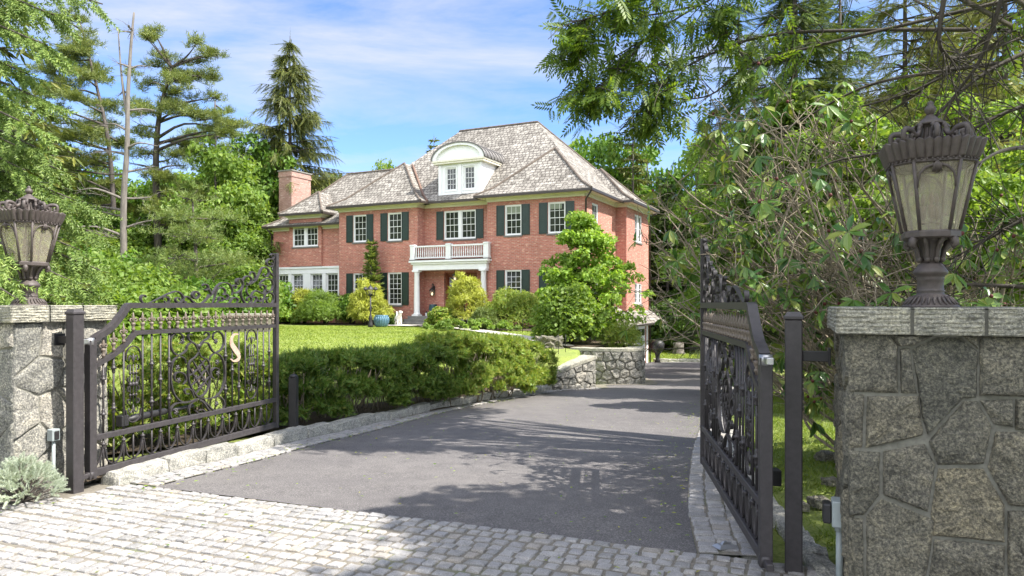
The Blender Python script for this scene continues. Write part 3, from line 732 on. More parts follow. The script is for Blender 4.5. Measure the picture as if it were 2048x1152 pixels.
    for k in range(8):
        a = math.pi / 4 * k + math.pi / 8 * 0; ca, sa = math.cos(a), math.sin(a); rm = 1.0 if k % 2 else .92
        P = [(.085, 165), (.1, 178), (.1, 200), (.115, 218), (.14, 222), (.165, 205), (.19, 196), (.222, 196), (.238, 210), (.24, 232), (.226, 240), (.212, 232), (.214, 220)]
        S = MB(); pts = [(r * rm * ca, r * rm * sa, ZR(y)) for r, y in P]; pts = spline(pts, 3); S.tube(pts, [.011 + .006 * math.sin(math.pi * i / (len(pts) - 1)) for i in range(len(pts))], 7)
        P2 = [(.14, 222), (.155, 236), (.17, 236), (.175, 222), (.165, 214), (.155, 222)]
        S.tube(spline([(r * rm * ca, r * rm * sa, ZR(y)) for r, y in P2], 3), .011, 6); S.sphere((.165 * rm * ca, .165 * rm * sa, ZR(222)), .014, 7)
        S.sphere((.092 * ca, .092 * sa, ZR(168)), .016, 7)
        S.build('scroll', M['bronze'], root)
    return root
lantern((PR[0], PR[1], 1.572), -R(21.17), 'large bronze lantern on the shaded fieldstone pillar', 1.02)
lantern((PL[0], PL[1], 1.572), -R(21.17), 'large bronze lantern on the sunlit pillar in front of spruce boughs', .93)
# ------------------------------------------------------------------ gates
CREST = [[(0.609,1.653),(0.596,1.67),(0.566,1.673),(0.547,1.649),(0.553,1.618),(0.588,1.595)],[(0.641,1.597),(0.732,1.631),(0.856,1.68),(0.955,1.71),(1.014,1.714),(1.065,1.687),(1.087,1.649),(1.07,1.616),(1.028,1.602),(0.992,1.616),(0.984,1.641),(1.011,1.654),(1.04,1.644),(1.036,1.627)],[(0.821,1.632),(0.814,1.653),(0.842,1.66),(0.884,1.655),(0.898,1.627),(0.884,1.6),(0.849,1.605),(0.839,1.621)],[(1.132,1.617),(1.117,1.6),(1.095,1.611),(1.092,1.644),(1.125,1.668),(1.178,1.65),(1.216,1.617),(1.271,1.594),(1.342,1.594),(1.414,1.64),(1.455,1.692)],[(1.255,1.667),(1.232,1.673),(1.247,1.701),(1.286,1.712),(1.315,1.69),(1.302,1.662),(1.263,1.645),(1.221,1.661),(1.212,1.695),(1.255,1.723),(1.302,1.715)],[(1.271,1.594),(1.35,1.594),(1.43,1.646),(1.513,1.704),(1.571,1.769),(1.631,1.809),(1.7,1.822),(1.77,1.812),(1.815,1.774),(1.833,1.726),(1.824,1.684)],[(1.513,1.6),(1.546,1.658),(1.563,1.716),(1.605,1.758),(1.665,1.767),(1.709,1.742),(1.709,1.707),(1.674,1.688)],[(1.358,1.781),(1.39,1.799),(1.43,1.789),(1.45,1.76),(1.422,1.737),(1.382,1.742)],[(1.45,1.76),(1.471,1.726),(1.496,1.692)],[(1.824,1.78),(1.869,1.799),(1.892,1.781),(1.878,1.757)],[(1.97,1.826),(1.936,1.831),(1.923,1.853),(1.951,1.874),(1.992,1.851),(2.007,1.796),(1.97,1.722),(1.988,1.661),(2.035,1.606),(2.092,1.588),(2.15,1.606),(2.156,1.65),(2.121,1.672),(2.079,1.656),(2.083,1.625),(2.121,1.622)],[(1.942,1.801),(1.896,1.824),(1.9,1.86),(1.942,1.877)],[(2.026,1.809),(2.007,1.851),(2.045,1.896),(2.111,1.907),(2.159,1.875),(2.15,1.837),(2.102,1.817),(2.073,1.835)],[(2.063,1.797),(2.14,1.818),(2.238,1.864),(2.298,1.942),(2.338,2.001),(2.409,2.024),(2.471,1.994),(2.478,1.943),(2.43,1.909),(2.378,1.926),(2.389,1.952)],[(2.13,1.923),(2.15,1.955),(2.198,1.951),(2.228,1.902),(2.218,1.864)],[(2.513,2.08),(2.545,2.076),(2.555,2.05),(2.513,2.035),(2.45,2.051),(2.44,2.096),(2.503,2.129),(2.57,2.11),(2.587,2.052)],[(2.534,2.16),(2.513,2.171),(2.545,2.189),(2.583,2.169),(2.57,2.138),(2.534,2.131)],[(2.298,1.809),(2.358,1.862),(2.45,1.89),(2.534,1.873),(2.562,1.809),(2.524,1.75),(2.45,1.742),(2.409,1.78),(2.44,1.806)],[(2.083,1.786),(2.073,1.724),(2.14,1.675),(2.189,1.725),(2.258,1.741),(2.358,1.709),(2.399,1.728),(2.409,1.786),(2.358,1.817),(2.322,1.791),(2.348,1.766)],[(2.358,1.587),(2.389,1.651),(2.419,1.703),(2.492,1.727),(2.566,1.692),(2.57,1.626),(2.513,1.587),(2.45,1.607),(2.44,1.652),(2.482,1.665)],[(2.159,1.588),(2.218,1.606),(2.254,1.651),(2.218,1.675),(2.179,1.656)],[(2.254,1.651),(2.298,1.613),(2.338,1.638),(2.318,1.664)],[(1.563,1.588),(1.605,1.623),(1.614,1.659),(1.665,1.661),(1.674,1.63),(1.639,1.618)],[(1.735,1.588),(1.788,1.606),(1.824,1.648),(1.878,1.66),(1.923,1.637),(1.905,1.6)],[(1.682,1.689),(1.735,1.695),(1.761,1.666),(1.735,1.636),(1.7,1.647)],[(1.833,1.72),(1.896,1.709),(1.97,1.747)],[(2.471,1.994),(2.524,1.951),(2.577,1.914)]]
MED = [[(1.032,1.196),(1.07,1.214),(1.089,1.256),(1.042,1.297),(0.967,1.296),(0.921,1.243),(0.925,1.16),(0.976,1.095),(1.051,1.083),(1.128,1.12),(1.147,1.168),(1.206,1.193),(1.275,1.161),(1.309,1.101)],[(1.566,1.189),(1.524,1.221),(1.534,1.272),(1.61,1.292),(1.676,1.244),(1.687,1.153),(1.632,1.088),(1.545,1.072),(1.487,1.12),(1.45,1.173),(1.377,1.184),(1.326,1.144),(1.309,1.101)],[(1.221,1.267),(1.19,1.282),(1.159,1.269),(1.17,1.224),(1.255,1.176),(1.305,1.102)],[(1.387,1.264),(1.418,1.292),(1.46,1.275),(1.45,1.232),(1.387,1.206),(1.336,1.172),(1.314,1.108)],[(1.128,0.986),(1.108,1.037),(1.032,1.066),(0.958,1.028),(0.925,0.934),(0.925,0.811),(0.967,0.696),(1.051,0.616),(1.166,0.594),(1.265,0.603),(1.326,0.617)],[(1.471,0.988),(1.492,1.038),(1.566,1.063),(1.654,1.012),(1.705,0.895),(1.698,0.759),(1.643,0.645),(1.534,0.591),(1.418,0.595),(1.316,0.618)],[(1.309,1.094),(1.265,1.047),(1.176,0.997),(1.157,0.885),(1.176,0.784),(1.245,0.677),(1.316,0.625),(1.408,0.658),(1.466,0.753),(1.475,0.856),(1.45,0.99),(1.346,1.041),(1.314,1.094)],[(1.176,0.94),(1.265,0.818),(1.367,0.691)],[(1.225,1.007),(1.326,0.869),(1.439,0.727)],[(1.326,1.014),(1.408,0.906),(1.466,0.827)],[(1.46,0.945),(1.346,0.853),(1.206,0.753)],[(1.408,1.008),(1.285,0.916),(1.17,0.856)],[(1.466,0.827),(1.367,0.75),(1.275,0.666)],[(1.032,0.813),(0.976,0.833),(0.973,0.889),(1.032,0.911),(1.108,0.876),(1.128,0.818),(1.089,0.779)],[(1.566,0.78),(1.502,0.816),(1.492,0.876),(1.556,0.907),(1.621,0.879)],[(1.176,0.678),(1.128,0.677),(1.108,0.714),(1.147,0.731),(1.206,0.703),(1.245,0.62)],[(1.295,0.613),(1.147,0.59),(1.004,0.602),(0.921,0.558),(0.917,0.483),(0.976,0.426),(1.042,0.43),(1.032,0.48)],[(1.295,0.599),(1.196,0.569),(1.166,0.502),(1.196,0.441),(1.265,0.417),(1.295,0.455),(1.265,0.488)],[(1.326,0.602),(1.429,0.538),(1.513,0.468),(1.61,0.432),(1.687,0.458),(1.691,0.533),(1.621,0.59),(1.545,0.582)],[(1.316,0.596),(1.377,0.559),(1.45,0.477),(1.502,0.432)],[(1.316,0.481),(1.346,0.491),(1.387,0.471),(1.397,0.433),(1.356,0.425),(1.326,0.451)]]
NUM = [[(1.906,1.25),(1.846,1.252),(1.8,1.208),(1.8,1.147),(1.857,1.082),(1.915,1.016),(1.904,0.968),(1.834,0.957),(1.784,0.983)]]
BLO = [[(1.014,0.954),(1.027,0.825),(1.588,0.964),(1.599,0.844),(0.995,0.513),(1.577,0.518),(1.08,1.214),(1.566,1.189),(1.326,0.92),(1.265,0.832),(1.377,0.807),(1.326,0.725)]]
GL = 2.62
BARS = [(.13, 'a'), (.24, 'b'), (.35, 'n'), (.57, 'n'), (.68, 'b'), (.79, 'c'), (.90, 'b'), (1.72, 'b'), (1.83, 'c'), (1.94, 'b'), (2.05, 'n'), (2.27, 'n'), (2.38, 'c'), (2.49, 'b')]
TOPR = [(0.0, 1.30), (.08, 1.315), (.16, 1.35), (.24, 1.41), (.32, 1.49), (.39, 1.572)]
LOWR = [(0.0, 1.06), (.12, 1.09), (.24, 1.14), (.36, 1.215), (.477, 1.322)]
def lowz(x): return float(np.interp(x, [p[0] for p in LOWR] + [GL], [p[1] for p in LOWR] + [1.322]))
def gate(label):
    root = thing('iron_gate', label, 'gate')
    I = M['iron']
    mb = MB(); mb.bbox(-.035, -.035, .08, .035, .035, 1.285, .004); mb.build('hinge_stile', I, root)
    mb = MB(); mb.bbox(GL - .025, -.03, .09, GL + .025, .03, 2.2, .004); mb.build('meeting_stile', I, root)
    mb = MB(); mb.bbox(.036, -.025, .095, GL - .026, .025, .16, .004); mb.build('bottom_rail', I, root)
    mb = MB(); mb.bbox(.036, -.025, .405, GL - .026, .025, .455, .004); mb.build('middle_rail', I, root)
    mb = MB(); mb.ribbon(spline([(.03, 1.285)] + TOPR[1:], 4) + [(.42, 1.578), (GL - .03, 1.574)], .062, .05); mb.build('top_rail', I, root)
    mb = MB(); mb.ribbon(spline([(.03, 1.05)] + LOWR[1:], 4) + [(.5, 1.325), (GL - .03, 1.322)], .045, .04); mb.build('spear_rail', I, root)
    # balusters
    knob = {'a': [.93, .62], 'b': [1.02, .66], 'c': [.86], 'n': []}
    for x, k in BARS:
        mb = MB(); top = lowz(x) - .015
        mb.tube([(x, 0, .455), (x, 0, top)], .009, 8)
        for q in knob[k]:
            z = q if q < top - .08 else top - .12
            mb.lathe([(.009, -.05), (.016, -.035), (.012, -.012), (.024, -.006), (.024, .006), (.012, .012), (.015, .03), (.009, .05)], (x, 0, z), 10)
        mb.build('baluster', I, root)
    bx = [.13 + .11 * i for i in range(22)]
    for i, x in enumerate(bx):
        mb = MB()
        if i % 2 == 0:
            mb.tube([(x, 0, .16), (x, 0, .405)], .008, 8); mb.lathe([(.008, -.035), (.018, -.02), (.012, -.006), (.022, 0), (.022, .01), (.008, .02)], (x, 0, .352), 10)
        else: mb.tube([(x, 0, .16), (x, 0, .405)], .008, 8)
        mb.build('lower_bar', I, root)
    for i in range(0, 21, 2):
        x0, x1 = bx[i], bx[i + 1]; mb = MB(); w = .11
        for s in (-1, 1):
            mb.ribbon(spline([(x1 + s * (w - .012), .335), (x1 + s * (w - .02), .285), (x1 + s * .075, .225), (x1 + s * .04, .183), (x1 + s * .004, .166)], 4), .018, .007)
        mb.build('lower_arch', I, root)
    mb = MB(); mb.ribbon(spline([(bx[0] - .012, .335), (bx[0] - .02, .285), (bx[0] - .045, .22), (bx[0] - .08, .175)], 4), .018, .007); mb.build('lower_arch', I, root)
    # spear heads
    fl = MB(); fl.tube([(0, 0, -.02), (0, 0, .06)], .009, 6)
    fl.lathe([(.008, 0), (.017, .008), (.017, .02), (.01, .03), (.016, .05), (.02, .06), (.02, .072), (.008, .078)], (0, 0, 0), 10)
    fl.lathe([(.006, .075), (.014, .1), (.016, .115), (.009, .145), (.001, .185)], (0, 0, 0), 8)
    for s in (-1, 1):
        fl.tube(spline([(0, 0, .082), (s * .014, 0, .108), (s * .03, 0, .112), (s * .039, 0, .098), (s * .034, 0, .086)], 3), [.007] * 12 + [.004], 6); fl.sphere((s * .03, 0, .089), .0075, 6)
    first = None
    for i in range(20):
        x = .46 + .1105 * i
        if x > GL - .05: break
        if first is None: o = first = fl.build('spear_finial', M['finial'], root)
        else: o = first.copy(); COL.objects.link(o); o.parent = root
        o.location = (x, 0, 1.343)
    for x in (.13, .24, .35):
        o = first.copy(); COL.objects.link(o); o.parent = root; o.location = (x, 0, lowz(x) + .03)
    for s in CREST:
        mb = MB(); mb.ribbon(spline(s, 4), .032, .012, 0, 0, True); mb.build('crest_scroll', I, root)
    for s in MED:
        mb = MB(); mb.ribbon(spline(s, 4), .026, .012, 0, 0, True); mb.build('medallion_scroll', I, root)
    for (x, z) in BLO[0]:
        mb = MB(); mb.sphere((x, 0, z), .018, 8, 0, (1, .8, 1))
        for k in range(5):
            a = k * 1.2566 + 1; mb.sphere((x + .02 * math.cos(a), 0, z + .02 * math.sin(a)), .011, 6)
        mb.build('blossom', I, root)
    mb = MB(); mb.lathe([(.02, -.02), (.026, 0), (.02, .02)], (1.31, 0, 1.155), 10); mb.build('collar', I, root)
    # the pale S-shaped letter
    P = spline(NUM[0], 5); n = len(P); vs = []; f = []
    for i, (x, z) in enumerate(P):
        a = P[max(i - 1, 0)]; b_ = P[min(i + 1, n - 1)]; dx, dz = b_[0] - a[0], b_[1] - a[1]; l = math.hypot(dx, dz)
        w = .007 + .026 * math.sin(math.pi * i / (n - 1)) ** 2.2; nx_, nz_ = -dz / l * w, dx / l * w
        vs += [(x + nx_, -.022, z + nz_), (x + nx_, -.012, z + nz_), (x - nx_, -.012, z - nz_), (x - nx_, -.022, z - nz_)]
    for i in range(n - 1):
        for k in range(4): f.append((i * 4 + k, i * 4 + (k + 1) % 4, i * 4 + 4 + (k + 1) % 4, i * 4 + 4 + k))
    f += [(3, 2, 1, 0), tuple((n - 1) * 4 + k for k in range(4))]
    mb = MB(); mb.add(vs, f); o = mb.build('letter', M['gold'], root); o['label'] = 'pale copper letter S'
    # upright lily panels
    for xc in (.46, 2.16):
        mb = MB(); zt = lowz(xc - .08) - .03; zb = .5
        w = .085
        arc = [(xc - w, zb + .12)] + [(xc - w * math.cos(a), zb + .1 - .1 * math.sin(a)) for a in np.linspace(0, math.pi, 11)] + [(xc + w, zb + .12)]
        mb.ribbon(arc, .018, .007)
        arc = [(xc - w, zt - .12)] + [(xc - w * math.cos(a), zt - .09 + .09 * math.sin(a)) for a in np.linspace(0, math.pi, 11)] + [(xc + w, zt - .12)]
        mb.ribbon(arc, .018, .007)
        zm = (zt + zb) / 2
        for s in (-1, 0, 1):
            mb.tube([(xc + s * .035, 0, zb + .17), (xc + s * .035, 0, zt - .17)], .0055, 6)
            for z in (zm - .1, zm, zm + .1): mb.sphere((xc + s * .035, 0, z), .013 if z != zm else .02, 7)
        for (z, up) in ((zt - .12, 1), (zb + .12, -1)):
            mb.lathe([(.002, -.045), (.013, -.01), (.013, .012), (.001, .055)] if up > 0 else [(.001, -.055), (.013, -.012), (.013, .01), (.002, .045)], (xc, 0, z), 8)
            for s in (-1, 1):
                mb.tube(spline([(xc, 0, z - up * .02), (xc + s * .02, 0, z + up * .02), (xc + s * .042, 0, z + up * .028), (xc + s * .055, 0, z), (xc + s * .046, 0, z - up * .014)], 3), .006, 6)
                mb.ribbon(spline([(xc + s * .035, z - up * .05), (xc + s * .06, z - up * .06), (xc + s * .065, z - up * .09), (xc + s * .045, z - up * .095)], 3), .016, .006)
        for s in (-1, 1):
            for z in (zm + .06, zm - .06):
                mb.ribbon(spline([(xc + s * .03, zm), (xc + s * .06, (zm + z) / 2), (xc + s * .062, z), (xc + s * .04, z)], 3), .016, .006)
        mb.build('lily_panel', I, root)
    for z in (1.27, .115):
        mb = MB(); mb.lathe([(.038, -.03), (.038, .03)], (-.01, 0, z + .0), 14); mb.bbox(-.13, -.02, z - .02, -.03, .02, z + .02, .004); mb.build('hinge', M['steel'] if z > 1 else I, root)
    return root
gl = gate('iron gate with scrolled crest lit by the sun, standing open beside the hedge')
gl.location = (-3.64, 6.22, -.005); gl.rotation_euler = (0, 0, math.atan2(.954, .297))
gr = dup(gl); gr['label'] = 'dark shaded iron gate standing open along the right edge of the drive'
gl['group'] = gr['group'] = 'pair of open driveway gates'
gr.location = (1.46, 4.15, 0); gr.rotation_euler = (0, 0, math.atan2(2.78, .36))
def post(x, y, label, sgn):
    root = thing('gate_post', label, 'gate post', (x, y, 0), -R(21.17))
    mb = MB(); mb.bbox(-.049, -.049, -.1, .049, .049, 1.5, .006); mb.build('tube', M['iron'], root)
    mb = MB(); h = .056; mb.bbox(-h, -h, 1.5, h, h, 1.522, .004); mb.add([(-.05, -.05, 1.522), (.05, -.05, 1.522), (.05, .05, 1.522), (-.05, .05, 1.522), (-.035, -.035, 1.545), (.035, -.035, 1.545), (.035, .035, 1.545), (-.035, .035, 1.545)], [(0, 1, 5, 4), (1, 2, 6, 5), (2, 3, 7, 6), (3, 0, 4, 7), (4, 5, 6, 7)]); mb.build('post_cap', M['iron'], root)
    mb = MB(); a, b_ = (.049, .2) if sgn > 0 else (-.19, -.049); mb.bbox(a, -.025, 1.255, b_, .025, 1.315, .003)
    e = .2 if sgn > 0 else -.19; mb.bbox(min(e, e - sgn * .012), -.05, 1.235, max(e, e - sgn * .012), .05, 1.335, .003); mb.build('wall_bracket', M['black'], root)
    return root
post(-3.69, 6.08, 'square iron gate post in the sun, tied to the pale pillar', -1)
post(1.67, 4.27, 'square dark iron gate post tied to the shaded fieldstone pillar', 1)
# gate operators
def operator(x, y, tx, ty, label):
    d = Vector((tx - x, ty - y, 0)); L = d.length; root = thing('gate_opener', label, 'gate opener', (x, y, .52), math.atan2(d.y, d.x))
    mb = MB(); mb.tube([(0, 0, 0), (.1, 0, .005), (L * .55, 0, .01), (L * .58, 0, .01)], [.02, .034, .032, .02], 12); mb.build('motor_housing', M['black'], root)
    mb = MB(); mb.tube([(L * .58, 0, .01), (L, 0, .01)], .018, 8); mb.build('arm', M['black'], root)
    mb = MB(); mb.bbox(-.08, -.04, -.05, .0, .04, .05); mb.build('mount', M['black'], root)
operator(-3.55, 6.62, -3.3, 7.45, 'dark gate opener arm behind the sunlit gate')
operator(1.62, 4.5, 1.66, 5.35, 'dark gate opener arm beside the shaded gate')
# electric box on the shaded pillar
bx_ = Vector((PR[0], PR[1], 0)); ex3 = Vector((.9325, -.3612, 0)); ey3 = Vector((.3612, .9325, 0))
c = bx_ - ex3 * (.45 + .03) - ey3 * .33
root = thing('electric_box', 'grey electric box with black cover and conduit on the shaded pillar', 'electric box', (c.x, c.y, 0), -R(21.17))
mb = MB(); mb.bbox(-.04, -.06, .40, .035, .06, .54, .006); mb.build('housing', M['greybox'], root)
mb = MB(); mb.bbox(-.085, -.05, .415, -.041, .05, .52, .008); mb.build('cover', M['black'], root)
mb = MB(); mb.tube([(.0, 0, -.05), (0, 0, .4)], .019, 10); mb.lathe([(.024, 0), (.024, .03)], (0, 0, .37), 10); mb.build('conduit', M['greybox'], root)
c = Vector((PL[0], PL[1], 0)) + ex3 * .43 - ey3 * .13
root = thing('photo_eye', 'small grey sensor box on a stem in front of the pale pillar', 'sensor', (c.x, c.y, 0), -R(21.17))
mb = MB(); mb.bbox(.02, -.035, .44, .09, .035, .54, .006); mb.build('housing', M['greybox'], root)
mb = MB(); mb.bbox(.091, -.02, .455, .1, .02, .525, .003); mb.build('lens', M['black'], root)
mb = MB(); mb.tube([(.055, 0, -.05), (.055, 0, .44)], .014, 8); mb.build('stem', M['greybox'], root)
# gate stop plate and bollard
p = at(1450, 1100, 4.66)
root = thing('gate_stop', 'small steel gate stop fixed to the setts under the shaded gate', 'gate stop', (p[0], p[1], .02), .3)
mb = MB(); mb.add([(-.07, -.045, 0), (.07, -.045, 0), (.07, .045, 0), (-.07, .045, 0), (-.045, -.025, .018), (.045, -.025, .018), (.045, .025, .018), (-.045, .025, .018)], [(3, 2, 1, 0), (0, 1, 5, 4), (1, 2, 6, 5), (2, 3, 7, 6), (3, 0, 4, 7), (4, 5, 6, 7)])
mb.add([(-.03, -.012, .018), (.03, -.012, .018), (.03, .012, .018), (-.03, .012, .018), (-.01, -.008, .034), (.01, -.008, .034), (.01, .008, .034), (-.01, .008, .034)], [(0, 1, 5, 4), (1, 2, 6, 5), (2, 3, 7, 6), (3, 0, 4, 7), (4, 5, 6, 7)]); mb.build('plate', M['steel'], root)
p = at(595, 862, 9.0)
root = thing('stop_post', 'short black stop post between the sunlit gate and the hedge', 'post', (p[0] - .05, p[1], hz(p[0] - .05, p[1])))
mb = MB(); mb.bbox(-.05, -.05, -.1, .05, .05, .68, .006); mb.build('tube', M['black'], root)
mb = MB(); mb.lathe([(.052, 0), (.055, .012), (.04, .03), (.005, .042)], (0, 0, .68), 12); mb.build('post_cap', M['black'], root)
# ------------------------------------------------------------------ retaining walls
def wall(path, zb, zt, th, label, seed, size=.26):
    root = thing('stone_wall', label, 'retaining wall', (path[0][0], path[0][1], 0)); ox, oy = path[0]
    Q = resample(spline(path, 6), .05); s = np.concatenate([[0], np.cumsum(np.hypot(*np.diff(Q, axis=0).T))]); L = s[-1]
    d = np.gradient(Q, axis=0); d /= np.hypot(*d.T)[:, None]; nn = np.stack([d[:, 1], -d[:, 0]], 1)   # outward = to the drive
    Bz = lambda a: float(np.interp(a / L, np.linspace(0, 1, len(zb)), zb)); Tz = lambda a: float(np.interp(a / L, np.linspace(0, 1, len(zt)), zt))
    def T(a, z, u, h=1.0):
        x = np.interp(a, s, Q[:, 0]); y = np.interp(a, s, Q[:, 1]); nx_ = np.interp(a, s, nn[:, 0]); ny_ = np.interp(a, s, nn[:, 1])
        b0, t0 = Bz(a), Tz(a); return (x + nx_ * u - ox, y + ny_ * u - oy, b0 + (t0 - b0) * z / h)
    hm = max(Tz(0), Tz(L)) - min(Bz(0), Bz(L)); n = len(Q); mb = MB(); vs = []; f = []
    for i in range(n):
        a = s[i]; vs += [T(a, 0, -.012), T(a, hm, -.012, hm), T(a, hm, -th, hm), T(a, 0, -th)]
    for i in range(n - 1):
        for k in range(3): f.append((i * 4 + k, i * 4 + k + 1, i * 4 + 5 + k, i * 4 + 4 + k))
    f += [(3, 2, 1, 0), tuple((n - 1) * 4 + k for k in range(4))]
    mb.add(vs, f, 1)
    stones(mb, cells(L, hm, size, seed, .02), lambda a, z, u: T(a, z, u, hm), .045, .03, 0, .06, seed)
    # end return
    mb.build('stonework', [M['stone_light'], M['mortar']], root)
    mb = MB(); vs = []; f = []; ov = .05; m_ = 0
    for i in range(n):
        a = s[i]; top = T(a, hm, ov, hm); back = T(a, hm, -th - ov, hm); j = .008 * mnoise.noise((a * 5, seed, 0)); k_ = .012 * mnoise.noise((a * 9, seed, 5))
        o = nn[i] * k_
        vs += [(top[0] + o[0], top[1] + o[1], top[2] + .002), (top[0] + o[0], top[1] + o[1], top[2] + .085 + j), (back[0], back[1], back[2] + .085 + j), (back[0], back[1], back[2] + .002)]
    for i in range(n - 1):
        for k in range(4): f.append((i * 4 + k, i * 4 + (k + 1) % 4, i * 4 + 4 + (k + 1) % 4, i * 4 + 4 + k))
    f += [(3, 2, 1, 0), tuple((n - 1) * 4 + k for k in range(4))]
    mb.add(vs, f); mb.build('coping', M['cap'], root)
    return root
wall([(1.02, 18.0), (1.5, 18.36), (1.95, 18.72), (2.2, 18.95)], [float(zd(18)) - .1, float(zd(18.9)) - .1], [-.25, -.03, .12], .42, 'short stone wall with sloping grey coping at the end of the hedge', 5)
wall([(1.75, 21.25), (2.1, 20.95), (2.6, 20.75), (3.2, 20.68), (3.6, 20.8), (3.84, 21.2), (3.95, 22), (3.97, 24.0)], [float(zd(20.8)) - .1, float(zd(20.8)) - .1, float(zd(24)) - .1], [.19, .19], .42, 'curved stone wall with level coping below the clipped bush', 8, .3)
# ================================================================== the house
HOUSE = (3.5, 34.5); HR = -R(26)
hs = thing('brick_house', 'two storey red brick house with hipped shake roof and white portico', 'house', (HOUSE[0], HOUSE[1], 0), HR)
def hw(x, y, z=0):
    c, s = math.cos(HR), math.sin(HR); return (HOUSE[0] + x * c - y * s, HOUSE[1] + x * s + y * c, z)
def frame(p0, p1):
    dx, dy = p1[0] - p0[0], p1[1] - p0[1]; L = math.hypot(dx, dy); dx /= L; dy /= L; nx_, ny_ = dy, -dx
    return (lambda a, o, z: (p0[0] + dx * a + nx_ * o, p0[1] + dy * a + ny_ * o, z)), L
def wall_face(mb, p0, p1, z0, z1, ops=(), dep=.14, mi=0):
    P, L = frame(p0, p1)
    xs = sorted({0, L, *[o[0] for o in ops], *[o[1] for o in ops]}); zs = sorted({z0, z1, *[o[2] for o in ops], *[o[3] for o in ops]})
    for i in range(len(xs) - 1):
        for j in range(len(zs) - 1):
            xm, zm = (xs[i] + xs[i + 1]) / 2, (zs[j] + zs[j + 1]) / 2
            if any(o[0] < xm < o[1] and o[2] < zm < o[3] for o in ops): continue
            mb.add([P(xs[i], 0, zs[j]), P(xs[i + 1], 0, zs[j]), P(xs[i + 1], 0, zs[j + 1]), P(xs[i], 0, zs[j + 1])], [(0, 1, 2, 3)], mi)
    for a0, a1, b0, b1 in ops:
        mb.add([P(a0, 0, b0), P(a0, -dep, b0), P(a0, -dep, b1), P(a0, 0, b1)], [(0, 3, 2, 1)], mi); mb.add([P(a1, 0, b0), P(a1, -dep, b0), P(a1, -dep, b1), P(a1, 0, b1)], [(0, 1, 2, 3)], mi)
        mb.add([P(a0, 0, b1), P(a0, -dep, b1), P(a1, -dep, b1), P(a1, 0, b1)], [(0, 3, 2, 1)], mi); mb.add([P(a0, 0, b0), P(a0, -dep, b0), P(a1, -dep, b0), P(a1, 0, b0)], [(0, 1, 2, 3)], mi)
def window(p0, p1, a0, a1, z0, z1, cols=3, rows=4, sill=True, hung=True, units=1, casing=.055, name='window'):
    P, L = frame(p0, p1); mb = MB(); g = MB(); w = (a1 - a0 - .1 * (units - 1)) / units
    for k in range(units):
        b0 = a0 + k * (w + .1); b1 = b0 + w; c = casing
        mb.pbox(P, b0, b0 + c, -.11, -.02, z0, z1); mb.pbox(P, b1 - c, b1, -.11, -.02, z0, z1)
        mb.pbox(P, b0 + c, b1 - c, -.11, -.02, z1 - c, z1); mb.pbox(P, b0 + c, b1 - c, -.11, -.01, z0, z0 + c * 1.2)
        if k: mb.pbox(P, b0 - .1, b0, -.11, -.012, z0, z1)
        i0, i1, j0, j1 = b0 + c, b1 - c, z0 + c * 1.2, z1 - c; zm = (j0 + j1) / 2; r = .03
        for (s0, s1, of) in (((j0, zm + .018, -.075), (zm - .018, j1, -.055)) if hung else ((j0, j1, -.06),)):
            mb.pbox(P, i0, i0 + r, of - .03, of, s0, s1); mb.pbox(P, i1 - r, i1, of - .03, of, s0, s1)
            mb.pbox(P, i0 + r, i1 - r, of - .03, of, s0, s0 + r); mb.pbox(P, i0 + r, i1 - r, of - .03, of, s1 - r, s1)
            rr = rows // 2 if hung else rows
            for q in range(1, cols):
                x = i0 + r + (i1 - i0 - 2 * r) * q / cols; mb.pbox(P, x - .009, x + .009, of - .02, of - .004, s0 + r, s1 - r)
            for q in range(1, rr):
                z = s0 + r + (s1 - s0 - 2 * r) * q / rr; mb.pbox(P, i0 + r, i1 - r, of - .022, of - .006, z - .009, z + .009)
            tl = random.uniform(-.004, .004)
            g.add([P(i0 + r, of - .018 + tl, s0 + r), P(i1 - r, of - .018 - tl, s0 + r), P(i1 - r, of - .018 - tl, s1 - r), P(i0 + r, of - .018 + tl, s1 - r)], [(0, 1, 2, 3)])
    wo = mb.build(name, M['white'], hs)
    g.build('pane', M['glass'], wo)
    if sill:
        s_ = MB(); s_.pbox(P, a0 - .06, a1 + .06, -.12, .05, z0 - .08, z0 - .002); s_.build('sill', M['step'], wo)
    return wo
def shutter(p0, p1, a0, a1, z0, z1):
    P, L = frame(p0, p1); mb = MB(); s = .05; zm = z0 + (z1 - z0) * .45
    mb.pbox(P, a0, a1, .012, .03, z0, z1)
    for (x0, x1, y0, y1) in ((a0, a0 + s, z0, z1), (a1 - s, a1, z0, z1), (a0 + s, a1 - s, z0, z0 + s), (a0 + s, a1 - s, z1 - s, z1), (a0 + s, a1 - s, zm - s / 2, zm + s / 2)): mb.pbox(P, x0, x1, .0305, .045, y0, y1)
    for (y0, y1) in ((z0 + s, zm - s / 2), (zm + s / 2, z1 - s)): mb.pbox(P, a0 + s + .03, a1 - s - .03, .0302, .039, y0 + .03, y1 - .03)
    mb.build('shutter', M['shutter'], hs)
